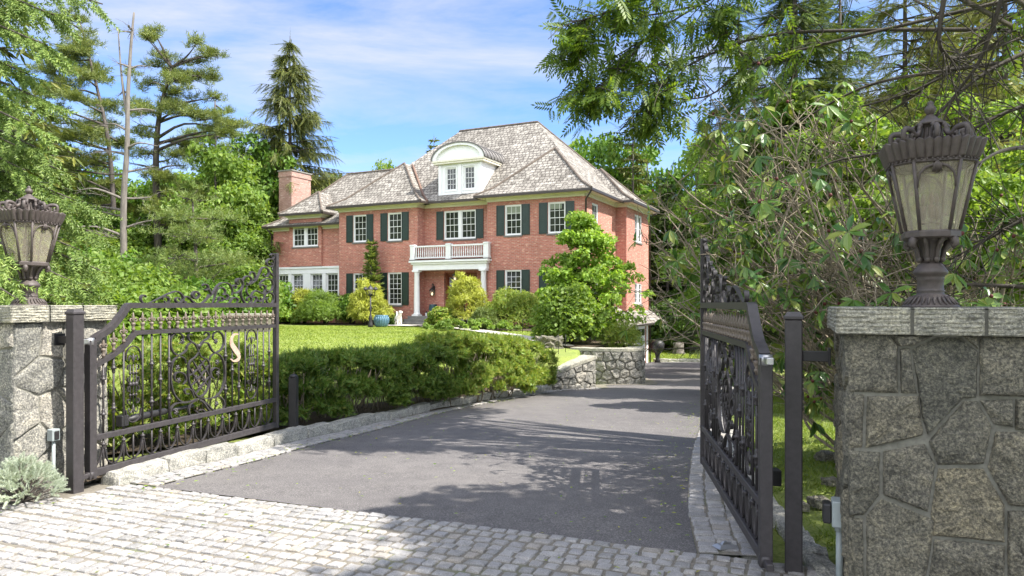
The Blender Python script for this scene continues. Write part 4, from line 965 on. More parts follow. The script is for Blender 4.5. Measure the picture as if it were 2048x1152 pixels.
def lintel(p0, p1, a0, a1, z):
    P, L = frame(p0, p1); mb = MB(); n = max(6, int((a1 - a0 + .2) / .078))
    for i in range(n):
        x0 = a0 - .1 + (a1 - a0 + .2) * i / n; x1 = a0 - .1 + (a1 - a0 + .2) * (i + 1) / n; t = ((x0 + x1) / 2 - (a0 + a1) / 2) * .12
        v = [P(x0 + .004, -.01, z), P(x1 - .004, -.01, z), P(x1 - .004 + t, -.01, z + .2), P(x0 + .004 + t, -.01, z + .2), P(x0 + .004, .006, z), P(x1 - .004, .006, z), P(x1 - .004 + t, .006, z + .2), P(x0 + .004 + t, .006, z + .2)]
        mb.add(v, [(4, 5, 6, 7), (0, 1, 5, 4), (1, 2, 6, 5), (2, 3, 7, 6), (3, 0, 4, 7)])
    mb.build('lintel', M['brick'], hs)
ZT = 6.74; ZG = -.1
UP = (4.98, 6.51); LO = (1.46, 3.24)
RW = ((-5.3, 0), (0, 0)); CW = ((-9.55, .7), (-5.3, .7)); LW = ((-14.85, 0), (-9.55, 0))
walls = MB()
def ops_wing(lo=True): return [(c - .46, c + .46, z0, z1) for c in (1.47, 3.83) for (z0, z1) in ([UP, LO] if lo else [UP])]
wall_face(walls, *RW, ZG, ZT, ops_wing()); wall_face(walls, *LW, ZG, ZT, ops_wing())
DOOR = (1.25, 3.27, .9, 3.2)
wall_face(walls, *CW, .7, ZT, [(1.25, 3.19, *UP)] + [DOOR], .3)
wall_face(walls, (-9.55, 0), (-9.55, .7), ZG, ZT); wall_face(walls, (-5.3, .7), (-5.3, 0), ZG, ZT)
SW = ((0, 0), (0, 4.8)); BF = ((0, 4.8), (.585, 4.8)); BS = ((.585, 4.8), (.585, 9.2))
wall_face(walls, *SW, -2.3, ZT, [(1.0, 1.9, *UP), (1.0, 1.9, *LO)])
wall_face(walls, *BF, -2.3, ZT)
GAR = (.5, 3.9, -2.0, .22)
wall_face(walls, *BS, -2.3, ZT, [(1.55, 2.95, *UP), (1.55, 2.95, 1.5, 2.68), GAR])
wall_face(walls, (.585, 9.2), (.585, 10.6), -2.3, ZT) if False else None
wall_face(walls, (.585, 9.2), (0, 9.2), -2.3, ZT); wall_face(walls, (0, 9.2), (0, 10.8), -2.3, ZT); wall_face(walls, (0, 10.8), (-14.85, 10.8), -2.3, ZT); wall_face(walls, (-14.85, 10.8), (-14.85, 0), ZG, ZT)
walls.build('wall', M['brick'], hs)
for W in (RW, LW):
    for c in (1.47, 3.83):
        for z in (UP, LO):
            window(*W, c - .46, c + .46, *z, 3, 4 if z == UP else 6); lintel(*W, c - .46, c + .46, z[1])
            for s in (-1, 1): shutter(*W, *sorted((c + s * .475, c + s * .93)), *z)
for c0 in (1.47, 3.83):
    P, L = frame(*RW); mb = MB(); mb.pbox(P, c0 - .37, c0 + .37, -.072, -.0705, 6.05 if c0 < 2 else 6.18, 6.42); mb.build('roller_blind', M['blind'], hs)
window(*CW, 1.25, 3.19, *UP, 3, 4, units=2); lintel(*CW, 1.25, 3.19, UP[1])
for x in (.78, 3.21): shutter(*CW, x, x + .45, *UP)
window(*SW, 1.0, 1.9, *UP); window(*SW, 1.0, 1.9, *LO)
for z in (UP, (1.5, 2.68)): window(*BS, 1.55, 2.95, *z, 2, 4, hung=False, units=2); lintel(*BS, 1.55, 2.95, z[1])
# garage
P, L = frame(*BS)
mb = MB(); mb.pbox(P, GAR[0], GAR[1], -.1, -.06, GAR[2], GAR[3])
for i in range(4):
    z0 = GAR[2] + .06 + i * .54
    for k in range(4):
        a = GAR[0] + .1 + k * .82
        if i == 3: continue
        mb.pbox(P, a, a + .72, -.0595, -.045, z0, z0 + .46)
gd = mb.build('garage_door', M['white'], hs)
mb = MB()
for k in range(4): a = GAR[0] + .1 + k * .82; mb.pbox(P, a, a + .72, -.0595, -.05, GAR[2] + 1.7, GAR[2] + 2.08)
mb.build('pane', M['glass'], gd)
mb = MB(); mb.pbox(P, GAR[0] - .12, GAR[0] - .002, -.02, .03, GAR[2], GAR[3] + .12); mb.pbox(P, GAR[1] + .002, GAR[1] + .3, -.02, .03, GAR[2], GAR[3] + .12); mb.pbox(P, GAR[0], GAR[1], -.02, .03, GAR[3] + .002, GAR[3] + .12); mb.build('garage_trim', M['white'], hs)
# pent roof over the garage
mb = MB(); zt_, zb_ = 1.28, .48
v = [(.59, 4.6, 1.12), (.59, 9.5, 1.12), (1.5, 9.9, zb_), (1.5, 2.6, zb_), (.01, 3.1, 1.5), (.01, 4.79, 1.5), (.3, 2.6, zb_), (.59, 4.79, 1.12)]
mb.add([(.588, 4.79, 1.16), (.588, 9.4, 1.16), (1.5, 9.8, zb_), (1.5, 4.79, zb_)], [(0, 3, 2, 1)])
mb.add([(.003, 3.0, 1.42), (.003, 4.788, 1.42), (1.5, 4.788, zb_), (1.5, 2.5, zb_)], [(0, 3, 2, 1)])
mb.add([(.003, 3.0, 1.42), (1.5, 2.5, zb_), (.003, 2.2, zb_)], [(0, 2, 1)])
mb.add([(.588, 9.4, 1.16), (.588, 9.8, zb_), (1.5, 9.8, zb_)], [(0, 2, 1)])
mb.build('pent_roof', M['shake'], hs)
mb = MB(); mb.box(.003, 2.25, zb_ - .13, 1.46, 9.78, zb_ - .02); mb.build('pent_soffit', M['cream'], hs)
mb = MB(); mb.tube([(1.54, 2.5, zb_ - .05), (1.54, 9.82, zb_ - .05)], .055, 8); mb.build('gutter', M['gutter'], hs)
# ---- low west wing
LF = ((-20.3, .5), (-14.85, .5)); lw = MB(); ZL = 5.92
ww = [(.35 + .0, 1.23), (1.5, 2.38), (2.95, 3.83), (4.1, 4.98)]
wall_face(lw, *LF, ZG, ZL, [(.12, 5.2, 1.3, 3.3)], .1)
wall_face(lw, (-20.3, 8.2), (-20.3, .5), ZG, ZL)
BB = ((-18.9, .35), (-16.45, .35)); wall_face(lw, *BB, 3.75, 6.62, [(.27, 2.2, 4.9, 6.34)]); wall_face(lw, (-16.45, .35), (-16.45, 2.2), ZL - .3, 6.62); wall_face(lw, (-18.9, 2.2), (-18.9, .35), ZL - .3, 6.62)
P, L = frame(*BB)
lw.add([P(0, 0, 3.75), P(L, 0, 3.75), P(L, -.15, 3.75), P(0, -.15, 3.75)], [(0, 3, 2, 1)]); lw.add([P(0, 0, 3.75), P(0, 0, 5.9), P(0, -.15, 5.9), P(0, -.15, 3.75)], [(0, 1, 2, 3)]); lw.add([P(L, 0, 3.75), P(L, 0, 5.9), P(L, -.15, 5.9), P(L, -.15, 3.75)], [(0, 3, 2, 1)])
lw.build('wing_wall', M['brick'], hs)
window(*BB, .27, 2.2, 4.9, 6.34, 3, 4, units=2)
P, L = frame(*LF); mb = MB()
mb.pbox(P, .02, 5.4, .004, .07, 3.3, 3.72); mb.pbox(P, .02, 5.4, .071, .12, 3.6, 3.72)
edges = [.02] + [x for w_ in ww for x in w_] + [5.4]
for i in range(0, len(edges), 2): mb.pbox(P, edges[i], edges[i + 1], -.03, .06, 1.3, 3.298)
mb.pbox(P, .02, 5.4, -.03, .09, 1.18, 1.298)
mb.build('window_band', M['white'], hs)
for a0, a1 in ww: window(*LF, a0 + .003, a1 - .003, 1.302, 3.296, 3, 6, sill=False)
# ---- roofs
rl = MB(); caps = []
def hip(x0, x1, y0, y1, z0, slope, il, ir, axis='x', fl=.75, fs=.62, hidden=(), ridge=None):
    """hipped roof with a slight bell-cast at the eaves; il / ir ridge insets (0 = open end)"""
    S = (lambda a, b_, z: (a, b_, z)) if axis == 'x' else (lambda a, b_, z: (b_, a, z))
    z1 = z0 + fl * fs; half = (y1 - y0) / 2; zr = z1 + (half - fl) * slope if ridge is None else ridge; ym = (y0 + y1) / 2
    fi = fl if il else 0; fr_ = fl if ir else 0
    A = [(x0, y0), (x1, y0), (x1, y1), (x0, y1)]; B_ = [(x0 + fi, y0 + fl), (x1 - fr_, y0 + fl), (x1 - fr_, y1 - fl), (x0 + fi, y1 - fl)]
    rA, rB = (x0 + il, ym), (x1 - ir, ym)
    v = [S(*p, z0) for p in A] + [S(*p, z1) for p in B_] + [S(*rA, zr), S(*rB, zr)]
    f = [(0, 1, 5, 4), (2, 3, 7, 6), (4, 5, 9, 8), (6, 7, 8, 9)]
    if ir: f += [(1, 2, 6, 5), (5, 6, 9)]
    if il: f += [(3, 0, 4, 7), (7, 4, 8)]
    if axis != 'x': f = [q[::-1] for q in f]
    rl.add(v, f)
    lines = [[v[8], v[9]]]
    if il: lines += [[v[0], v[4], v[8]], [v[3], v[7], v[8]]]
    if ir: lines += [[v[1], v[5], v[9]], [v[2], v[6], v[9]]]
    for i, l in enumerate(lines):
        if i not in hidden: caps.append(l)
    return zr
ZE = 7.0
zr = hip(-15.35, .5, .2, 11.3, ZE, .965, 5.1, 5.55, hidden=(1, 3))
hip(-.5, 6.5, -5.803, .503, ZE + .004, .95, 3.15, 0, 'y', hidden=(0,))
hip(-.5, 6.5, -15.353, -9.05, ZE + .004, .95, 3.15, 0, 'y', hidden=(0,))
hip(-4, 1.085, 4.3, 9.7, ZE + .008, .93, 0, 2.7, hidden=(0,))
hip(-20.8, -11.6, .06, 8.4, 6.15, .93, 3.2, 0)
hip(-.12, 5, -19.35, -16.0, 6.86, .9, 1.67, 0, 'y', fl=.3, hidden=(0,))
rl.build('roof', M['shake'], hs)
for l in caps:
    mb = MB(); mb.tube([(p[0], p[1], p[2] + .02) for p in l], .065, 6, sm=False); mb.build('ridge_cap', M['cap_shake'], hs)
for l in ([(-9.05, .2, 7.02), (-9.8, .95, 7.5), (-12.0, 3.2, 9.7)], [(-5.8, .2, 7.02), (-5.05, .95, 7.5), (-2.8, 3.2, 9.7)]): 
    mb = MB(); mb.tube([(a, b_, c_ + .03) for a, b_, c_ in l], .07, 5, sm=False); mb.build('valley_flashing', M['copper_valley'], hs)
def eave(p0, p1, zt, e0, e1, dz=0.0, ov=.5):
    """frieze, soffit and gutter along a wall top; e0/e1 extend (+) past a corner"""
    P, L = frame(p0, p1); a = MB()
    a.pbox(P, 0 - (.05 if e0 > 0 else 0), L + (.05 if e1 > 0 else 0), .003, .05, zt - .02, zt + .16 + dz)
    a.pbox(P, -e0, L + e1, -.05, ov - .07, zt + .16 + dz, zt + .235 + dz)
    a.pbox(P, -e0 * .4, L + e1 * .4, .051, .14, zt + .08 + dz, zt + .159 + dz)
    a.build('cornice', M['cream'], hs)
    g = MB(); g.pbox(P, -e0, L + e1, ov - .068, ov + .05, zt + .15 + dz, zt + .27 + dz); g.build('gutter', M['gutter'], hs)
eave(*RW, ZT, .5, .5); eave(*LW, ZT, .5, .5); eave(*CW, ZT, -.5, -.5, .004)
eave((-9.55, 0), (-9.55, .7), ZT, .5, -.5, .002); eave((-5.3, .7), (-5.3, 0), ZT, -.5, .5, .002)
eave(*SW, ZT, .5, -.0, .003); eave(*BF, ZT, -.0, .5, .001); eave(*BS, ZT, .5, .5, .005)
eave(*LF, ZL, .5, 0, 0, .45); eave(*BB, 6.58, .4, .4, 0, .42); eave((-16.45, .35), (-16.45, 2.4), 6.58, .4, 0, .003, .42); eave((-14.85, 2), (-14.85, 0), ZT, 0, .5, .003)
mb = MB()
for x, y, z0, z1 in ((.07, -.07, -.2, 6.85), (-14.92, .4, 0, 6.8), (-20.37, .43, 0, 6.0), (.66, 9.28, -2, 6.85)):
    o = .45 if y < 5 else .3; mb.tube([(x + (.4 if x > -1 else 0), y - .4 if y < 5 else y, z1 + .02), (x, y, z1 - .3), (x, y, z0)], .045, 8)
mb.build('downspout', M['gutter'], hs)
# chimney
mb = MB(); x0, x1, y0, y1 = -21.4, -20.35, 2.1, 3.85; ch = MB()
wall_face(ch, (x0, y0), (x1, y0), 0, 9.55); wall_face(ch, (x1, y0), (x1, y1), 0, 9.55); wall_face(ch, (x1, y1), (x0, y1), 0, 9.55); wall_face(ch, (x0, y1), (x0, y0), 0, 9.55)
ch.box(x0 - .04, y0 - .04, 9.55, x1 + .04, y1 + .04, 9.66); ch.box(x0 - .02, y0 - .02, 9.66, x1 + .02, y1 + .02, 9.9)
cho = ch.build('chimney', M['brick_pale'], hs)
mb.box(x0 - .07, y0 - .07, 9.9, x1 + .07, y1 + .07, 9.98); mb.build('chimney_cap', M['mortar'], cho)
# dormer
dx0, dx1, dy = -8.75, -6.1, .9; DF = ((dx0, dy), (dx1, dy)); zb0, ze = 7.36, 9.06
dm = MB(); dops = [(.42, 1.1, 7.62, 8.88), (1.55, 2.23, 7.62, 8.88)]
wall_face(dm, *DF, zb0, ze, dops, .08); wall_face(dm, (dx1, dy), (dx1, 4.2), zb0, ze); wall_face(dm, (dx0, 4.2), (dx0, dy), zb0, ze)
P, L = frame(*DF)
for a in (0, L / 2 - .1, L - .2): dm.pbox(P, a, a + .2, .003, .05, zb0, ze - .02)
dm.pbox(P, .21, L / 2 - .11, .002, .03, zb0, zb0 + .12); dm.pbox(P, L / 2 + .11, L - .21, .002, .03, zb0, zb0 + .12)
dmo = dm.build('dormer', M['white'], hs)
for o in dops:
    w_ = window(*DF, *o, 3, 4, sill=False)
    mb = MB(); a0, a1, z0, z1 = o
    for q in ((a0 - .06, a0 - .003, z0 - .05, z1 + .05), (a1 + .003, a1 + .06, z0 - .05, z1 + .05), (a0, a1, z1 + .002, z1 + .05), (a0, a1, z0 - .05, z0 - .002)): mb.pbox(P, q[0], q[1], .004, .028, q[2], q[3])
    mb.build('casing', M['white'], w_)
mb = MB(); mb.pbox(P, -.22, L + .22, -3.2, .22, ze, ze + .1); mb.pbox(P, -.26, L + .26, -3.2, .27, ze + .1, ze + .2); mb.build('dormer_cornice', M['cream'], dmo)
hwid = L / 2 + .27; rise = .86; arc = [(L / 2 + hwid * math.cos(math.pi - t_), ze + .2 + rise * math.sin(t_)) for t_ in np.linspace(0, math.pi, 25)]
mb = MB(); n = len(arc)
mb.add([P(a, .1, z) for a, z in arc], [tuple(range(n))[::-1]])
vs = []; f = []
for a, z in arc:
    k = .86; a2 = L / 2 + (a - L / 2) * k; z2 = ze + .2 + (z - ze - .2) * k; vs += [P(a, .27, z), P(a2, .27, z2), P(a2, .1, z2), P(a, .1, z)]
for i in range(n - 1):
    for k in range(3): f.append((i * 4 + k, i * 4 + k + 1, i * 4 + 5 + k, i * 4 + 4 + k))
mb.add(vs, f); mb.build('tympanum', M['white'], dmo)
mb = MB(); vs = []; f = []
for a, z in arc: a2 = L / 2 + (a - L / 2) * 1.03; z2 = ze + .2 + (z - ze - .2) * 1.04; vs += [P(a2, .31, z2), P(a2, -3.6, z2), P(a, -3.6, z - .01), P(a, .31, z - .01)]
for i in range(n - 1):
    for k in range(4): f.append((i * 4 + k, i * 4 + (k + 1) % 4, i * 4 + 4 + (k + 1) % 4, i * 4 + 4 + k))
mb.add(vs, f)
for o in np.arange(.3, -3.4, -.38):
    pts = [P(L / 2 + (a - L / 2) * 1.045, o, ze + .2 + (z - ze - .2) * 1.06) for a, z in arc]; mb.tube(pts, .022, 5)
mb.build('barrel_roof', M['copper'], dmo)
# ---- portico
pc = -7.43; px0, px1 = pc - 2.25, pc + 2.25
mb = MB(); mb.box(px0 + .02, -.28, 3.32, px1 - .02, .698, 3.62); mb.box(px0 - .06, -.36, 3.62, px1 + .06, -.001, 3.72); mb.box(px0 - .14, -.44, 3.72, px1 + .14, -.001, 3.82); mb.box(-9.54, 0, 3.62, -5.31, .698, 3.82)
po = mb.build('portico', M['white'], hs)
for x in (pc - 2.02, pc + 2.02):
    mb = MB(); mb.box(x - .2, -.4, .88, x + .2, 0, .96); mb.lathe([(.19, .96), (.2, .985), (.19, 1.01), (.165, 1.03), (.16, 1.06), (.16, 1.6), (.135, 3.1), (.145, 3.13), (.135, 3.16), (.17, 3.22)], (x, -.2, 0), 22); mb.box(x - .19, -.39, 3.22, x + .19, -.01, 3.318); mb.build('column', M['white'], po)
mb = MB(); mb.box(px0 - .12, -.42, 3.821, px1 + .12, .69, 3.87); mb.build('balcony_deck', M['gutter'], po)
for x in (px0 + .02, pc, px1 - .02):
    mb = MB(); h = .13; mb.box(x - h, -.35, 3.872, x + h, -.35 + 2 * h, 4.68); mb.box(x - h - .025, -.375, 4.6, x + h + .025, -.325 + 2 * h, 4.66); mb.box(x - h - .02, -.37, 3.873, x + h + .02, -.33 + 2 * h, 3.98); mb.build('newel_post', M['white'], po)
for a, b_ in ((px0 + .16, pc - .14), (pc + .14, px1 - .16)):
    mb = MB(); mb.box(a, -.28, 4.53, b_, -.16, 4.61); mb.box(a, -.27, 3.93, b_, -.17, 4.0); mb.build('hand_rail', M['white'], po)
    n = 15
    for i in range(n):
        x = a + (b_ - a) * (i + .5) / n; mb = MB(); mb.lathe([(.028, 4.0), (.03, 4.05), (.02, 4.09), (.034, 4.18), (.024, 4.35), (.019, 4.45), (.028, 4.5), (.028, 4.53)], (x, -.22, 0), 8); mb.build('baluster', M['white'], po)
for x in (px0 + .02, px1 - .02):
    mb = MB(); mb.box(x - .05, -.09, 4.53, x + .05, .68, 4.61); mb.box(x - .05, -.09, 3.93, x + .05, .68, 4.0)
    for i in range(5): mb.lathe([(.028, 4.0), (.034, 4.18), (.02, 4.45), (.028, 4.53)], (x, .03 + i * .135, 0), 8)
    mb.build('side_rail', M['white'], po)
mb = MB(); mb.box(px0 - .1, -.6, ZG, px1 + .1, -.001, .88); mb.box(-9.545, -.001, ZG, -5.305, .695, .88)
for k in range(3): mb.box(px0 - .1, -.6 - .34 * (k + 1), ZG, px1 + .1, -.6 - .34 * k - .001, .88 - .15 * (k + 1))
mb.build('steps', M['step'], hs)
P, L = frame(*CW); mb = MB(); a0, a1, z0, z1 = DOOR
mb.pbox(P, a0, a1, -.32, -.28, z0, z1); 
for q in (a0, a0 + .5, a1 - .6, a1 - .1): mb.pbox(P, q, q + .1, -.279, -.2, z0, z1)
mb.pbox(P, a0 + .1, a1 - .1, -.279, -.21, z1 - .12, z1)
for (b0, b1, c0, c1) in ((.68, 1.0, .15, .95), (1.04, 1.33, .15, .95), (.68, 1.0, 1.1, 2.05), (1.04, 1.33, 1.1, 2.05)): mb.pbox(P, a0 + b0, a0 + b1, -.279, -.255, z0 + c0, z0 + c1)
d_ = mb.build('front_door', M['wood'], hs)
mb = MB(); mb.pbox(P, a0 + .18, a0 + .42, -.2795, -.262, z0 + .4, z1 - .25); mb.pbox(P, a1 - .44, a1 - .16, -.2795, -.262, z0 + .4, z1 - .25); mb.build('sidelight', M['glass'], d_)
mb = MB(); q = P(a0 + 1.36, -.24, z0 + 1.05); mb.sphere(q, .035, 8); mb.build('handle', M['gold'], d_)
# wall lanterns, pendant
def coach(x, y, z, label, hang=False):
    p = hw(x, y, z); root = thing('wall_lantern' if not hang else 'pendant_lantern', label, 'lantern', p, HR)
    s = 1.0 if not hang else .8
    mb = MB(); mb.lathe([(.02, .5), (.04, .44), (.11, .38), (.16, .33), (.165, .3), (.15, .29)], (0, -.2, 0), 8, sm=False); mb.lathe([(.1, 0), (.11, .02), (.1, .04)], (0, -.2, 0), 8, sm=False)
    for k in range(4):
        a = math.pi / 4 + k * math.pi / 2; mb.tube([(.1 * math.cos(a), -.2 + .1 * math.sin(a), .03), (.145 * math.cos(a), -.2 + .145 * math.sin(a), .3)], .012, 5)
    if hang: mb.tube([(0, -.2, .5), (0, -.2, .62)], .01, 6)
    else:
        mb.tube(spline([(0, -.02, .25), (0, -.05, .5), (0, -.12, .66), (0, -.2, .62), (0, -.2, .5)], 4), .022, 7); mb.bbox(-.07, -.03, .05, .07, -.005, .55, .01)
    mb.build('cage', M['black'], root)
    mb = MB(); mb.lathe([(.09, .04), (.13, .29)], (0, -.2, 0), 8, sm=False); mb.build('glass', M['seed'], root)
    mb = MB(); mb.lathe([(.02, .04), (.035, .09), (.03, .15), (.005, .2)], (0, -.2, 0), 8); mb.build('bulb', M['glow'], root)
coach(-8.93, .7, 1.95, 'black coach lantern on the brick left of the front door'); coach(-5.85, .7, 1.95, 'black coach lantern on the brick right of the front door')
coach(-7.3, .35, 2.72, 'small hanging lantern in the portico above the front door', True)
coach_ = None
def pot(x, y, z, r, h, m, label, cat='urn', ribs=0, planted=False):
    root = thing('glazed_pot', label, cat, (x, y, z)); mb = MB(); mb.lathe([(r * .62, 0), (r * .8, h * .15), (r * .98, h * .5), (r, h * .7), (r * .85, h * .92), (r * .92, h), (r * .8, h), (r * .78, h * .9), (.01, h * .88)], n=24)
    if ribs:
        for k in range(ribs): a = 2 * math.pi * k / ribs; mb.tube([(rr * r * math.cos(a), rr * r * math.sin(a), zz * h) for rr, zz in ((.66, .04), (.82, .15), (1.0, .5), (1.02, .7), (.88, .9))], .022, 5)
    mb.build('pot', m, root); return root
p = hw(-8.75, .3); pot(p[0], p[1], .88, .24, .62, M['tealpot'], 'tall dark teal urn on the porch beside the brick wall')
p = hw(-9.2, .35); root = thing('boot', 'small dark ornament with white tag on the porch floor', 'ornament', (p[0], p[1], .88)); mb = MB(); mb.lathe([(.08, 0), (.09, .1), (.05, .2), (.03, .26)], n=10); mb.build('figure', M['black'], root); mb = MB(); mb.bbox(-.05, -.12, 0, .04, -.09, .16); mb.build('plate', M['white'], root)
p = at(763, 655, 35.2); pot(p[0], p[1], hz(p[0], p[1]) - .02, .36, .58, M['bluepot'], 'ribbed blue pot on the lawn by the lamp post', 'pot', 20)
# lamp post on the lawn
p = at(741, 656, 34.6); root = thing('lamp_post', 'slim black lamp post with lantern head on the front lawn', 'lamp post', (p[0], p[1], hz(p[0], p[1])))
mb = MB(); mb.lathe([(.13, 0), (.13, .1), (.1, .2), (.09, .4), (.1, .45), (.05, .55), (.04, .7), (.035, 1.5)], n=12); mb.build('pole', M['black'], root)
mb = MB(); mb.lathe([(.05, 1.5), (.1, 1.56), (.1, 1.6)], n=8); mb.lathe([(.2, 1.8), (.16, 1.84), (.1, 1.93), (.03, 1.98), (.01, 2.08)], n=8, sm=False)
for s in (-1, 1): mb.tube([(s * .02, 0, 1.5), (s * .18, 0, 1.55), (s * .22, 0, 1.75)], .018, 6); mb.lathe([(.02, 1.75), (.1, 1.8), (.14, 1.82), (.06, 1.9), (.01, 1.95)], (s * .24, 0, 0), 8, sm=False)
mb.build('lantern_head', M['black'], root)
mb = MB(); mb.lathe([(.09, 1.6), (.14, 1.8)], n=8, sm=False); mb.build('glass', M['seed'], root)
# white dog by the steps
p = at(797, 652, 36.6); root = thing('dog', 'white shaggy dog standing on the path beside the steps', 'dog', (p[0], p[1], hz(p[0], p[1]) + .02), R(-70))
jn = [((0, 0, .42), .13), ((.2, 0, .44), .14), ((-.22, 0, .43), .125), ((.34, 0, .52), .1), ((.44, 0, .62), .09), ((.5, .02, .66), .085), ((.6, .03, .64), .05), ((.66, .03, .63), .035),
      ((.22, .09, .28), .06), ((.23, .09, .14), .04), ((.23, .09, .03), .035), ((.27, .09, .02), .035), ((.22, -.09, .28), .06), ((.23, -.09, .14), .04), ((.23, -.09, .03), .035), ((.27, -.09, .02), .035),
      ((-.24, .09, .32), .085), ((-.19, .1, .22), .055), ((-.29, .1, .14), .035), ((-.27, .1, .03), .033), ((-.23, .1, .02), .033), ((-.24, -.09, .32), .085), ((-.19, -.1, .22), .055), ((-.29, -.1, .14), .035), ((-.27, -.1, .03), .033), ((-.23, -.1, .02), .033),
      ((-.34, 0, .5), .05), ((-.44, 0, .6), .045), ((-.46, 0, .72), .03), ((.47, .08, .72), .03), ((.46, .11, .64), .025), ((.47, -.06, .72), .03), ((.46, -.09, .64), .025)]
ed = [(0, 1), (0, 2), (1, 3), (3, 4), (4, 5), (5, 6), (6, 7), (1, 8), (8, 9), (9, 10), (10, 11), (1, 12), (12, 13), (13, 14), (14, 15), (2, 16), (16, 17), (17, 18), (18, 19), (19, 20), (2, 21), (21, 22), (22, 23), (23, 24), (24, 25), (2, 26), (26, 27), (27, 28), (5, 29), (29, 30), (5, 31), (31, 32)]
me = bpy.data.meshes.new('body'); me.from_pydata([j[0] for j in jn], ed, []); me.materials.append(M['dog'])
body = link_mesh('body', me, root); sk = body.modifiers.new('skin', 'SKIN'); sk.use_smooth_shade = True
for v, j in zip(me.skin_vertices[0].data, jn): v.radius = (j[1], j[1])
me.skin_vertices[0].data[0].use_root = True
body.modifiers.new('sub', 'SUBSURF').levels = 2; body.modifiers['sub'].render_levels = 2
mb = MB(); mb.sphere((.672, .03, .64), .022, 8); mb.build('nose', M['black'], root)
mb = MB(); mb.sphere((.575, .075, .69), .013, 6); mb.sphere((.575, -.02, .69), .013, 6); mb.build('eyes', M['black'], root)
# front walk
def path(P, w, name='garden_path'):
    Q = resample(spline(P, 6), .3); d = np.gradient(Q, axis=0); d /= np.hypot(*d.T)[:, None]; nn = np.stack([-d[:, 1], d[:, 0]], 1)
    tag(sheet(name, Q - nn * w / 2, Q + nn * w / 2, .045, M['path'], 4, hz), kind='structure')
s_ = hw(pc, -2.3)
path([hw(px0, -2.35)[:2], hw(pc, -2.35)[:2], hw(px1 + .2, -2.35)[:2]], 1.5)
path([hw(pc - .8, -2.2)[:2], (-2.6, 32.5), (-.8, 28.6), (.4, 25.6), (1.3, 22.8), (1.5, 21.6)], .75)
# ================================================================== plants
def nrm(a): return a / np.maximum(np.linalg.norm(a, axis=-1, keepdims=True), 1e-9)
def runit(g, n): return nrm(g.normal(size=(n, 3)))
QUAD = (np.array([(-.5, 0, 0), (.06, .5, .1), (.5, 0, -.05), (.06, -.5, .1)]), np.array([(0, 3, 2), (0, 2, 1)]))
LONG = (np.array([(-.5, 0, 0), (-.15, .42, .1), (.2, .46, .08), (.5, 0, -.25), (.2, -.46, .08), (-.15, -.42, .1), (-.15, 0, -.02), (.2, 0, -.06)]),
        np.array([(0, 6, 1), (6, 7, 2), (6, 2, 1), (7, 3, 2), (0, 5, 6), (5, 4, 7), (5, 7, 6), (4, 3, 7)]))
def t_sprig(pairs, ll, lw, ang=50, rise=.15, curl=0.0):
    V = []; Fc = []
    for i in range(pairs + 1):
        u = -.45 + .9 * i / pairs
        for s in ((-1, 1) if i < pairs else (0,)):
            a = math.radians(ang) * (1 - .35 * i / pairs) * s; d = np.array([math.cos(a), math.sin(a), rise]); sd = np.array([-math.sin(a), math.cos(a), 0])
            b = np.array([u, 0, curl * u * u]); l = ll * (1 - .3 * abs(u)); k = len(V)
            V += [b, b + d * l * .5 + sd * lw / 2, b + d * l, b + d * l * .5 - sd * lw / 2]; Fc += [(k, k + 1, k + 2), (k, k + 2, k + 3)]
    return np.array(V), np.array(Fc)
SPRIG = t_sprig(4, .5, .17); PINN = t_sprig(7, .36, .11, 66, -.12, -.35); FERN = t_sprig(6, .34, .1, 60, -.05, -.2)
def t_brush(n, ll, lw, ang=42):
    V = [(-.5, .012, 0), (.5, .004, 0), (.5, -.004, 0), (-.5, -.012, 0)]; Fc = [(0, 1, 2), (0, 2, 3)]
    for i in range(n):
        u = -.45 + .95 * i / n; a = i * 2.4; r = math.radians(ang); d = np.array([math.cos(r), math.sin(r) * math.cos(a), math.sin(r) * math.sin(a)])
        s = nrm(np.cross(d, [0.3, math.sin(a), -math.cos(a)])) * lw / 2; b = np.array([u, 0, 0]); k = len(V)
        V += [b - s, b + d * ll - s * .2, b + d * ll + s * .2, b + s]; Fc += [(k, k + 1, k + 2), (k, k + 2, k + 3)]
    return np.array(V), np.array(Fc)
BRUSH = t_brush(20, .17, .035); TUFT = t_brush(9, .55, .1, 48)
def inst(T, P, D, N, L, W):
    V, Fc = T; D = nrm(D); S = nrm(np.cross(N, D)); N = np.cross(D, S); n = len(P)
    L = np.broadcast_to(np.asarray(L, float), (n,)); W = np.broadcast_to(np.asarray(W, float), (n,))
    X = P[:, None] + V[None, :, 0, None] * (L[:, None, None] * D[:, None]) + V[None, :, 1, None] * (W[:, None, None] * S[:, None]) + V[None, :, 2, None] * (W[:, None, None] * N[:, None])
    return X.reshape(-1, 3), (Fc[None] + (np.arange(n) * len(V))[:, None, None]).reshape(-1, 3)
def crown(name, parent, m, parts, kind=None):
    Vs = []; Fs = []; o = 0
    for V, Fc in parts: Vs.append(V); Fs.append(Fc + o); o += len(V)
    ob = nmesh(name, np.concatenate(Vs), np.concatenate(Fs), m, parent)
    if kind: ob['kind'] = kind
    return ob
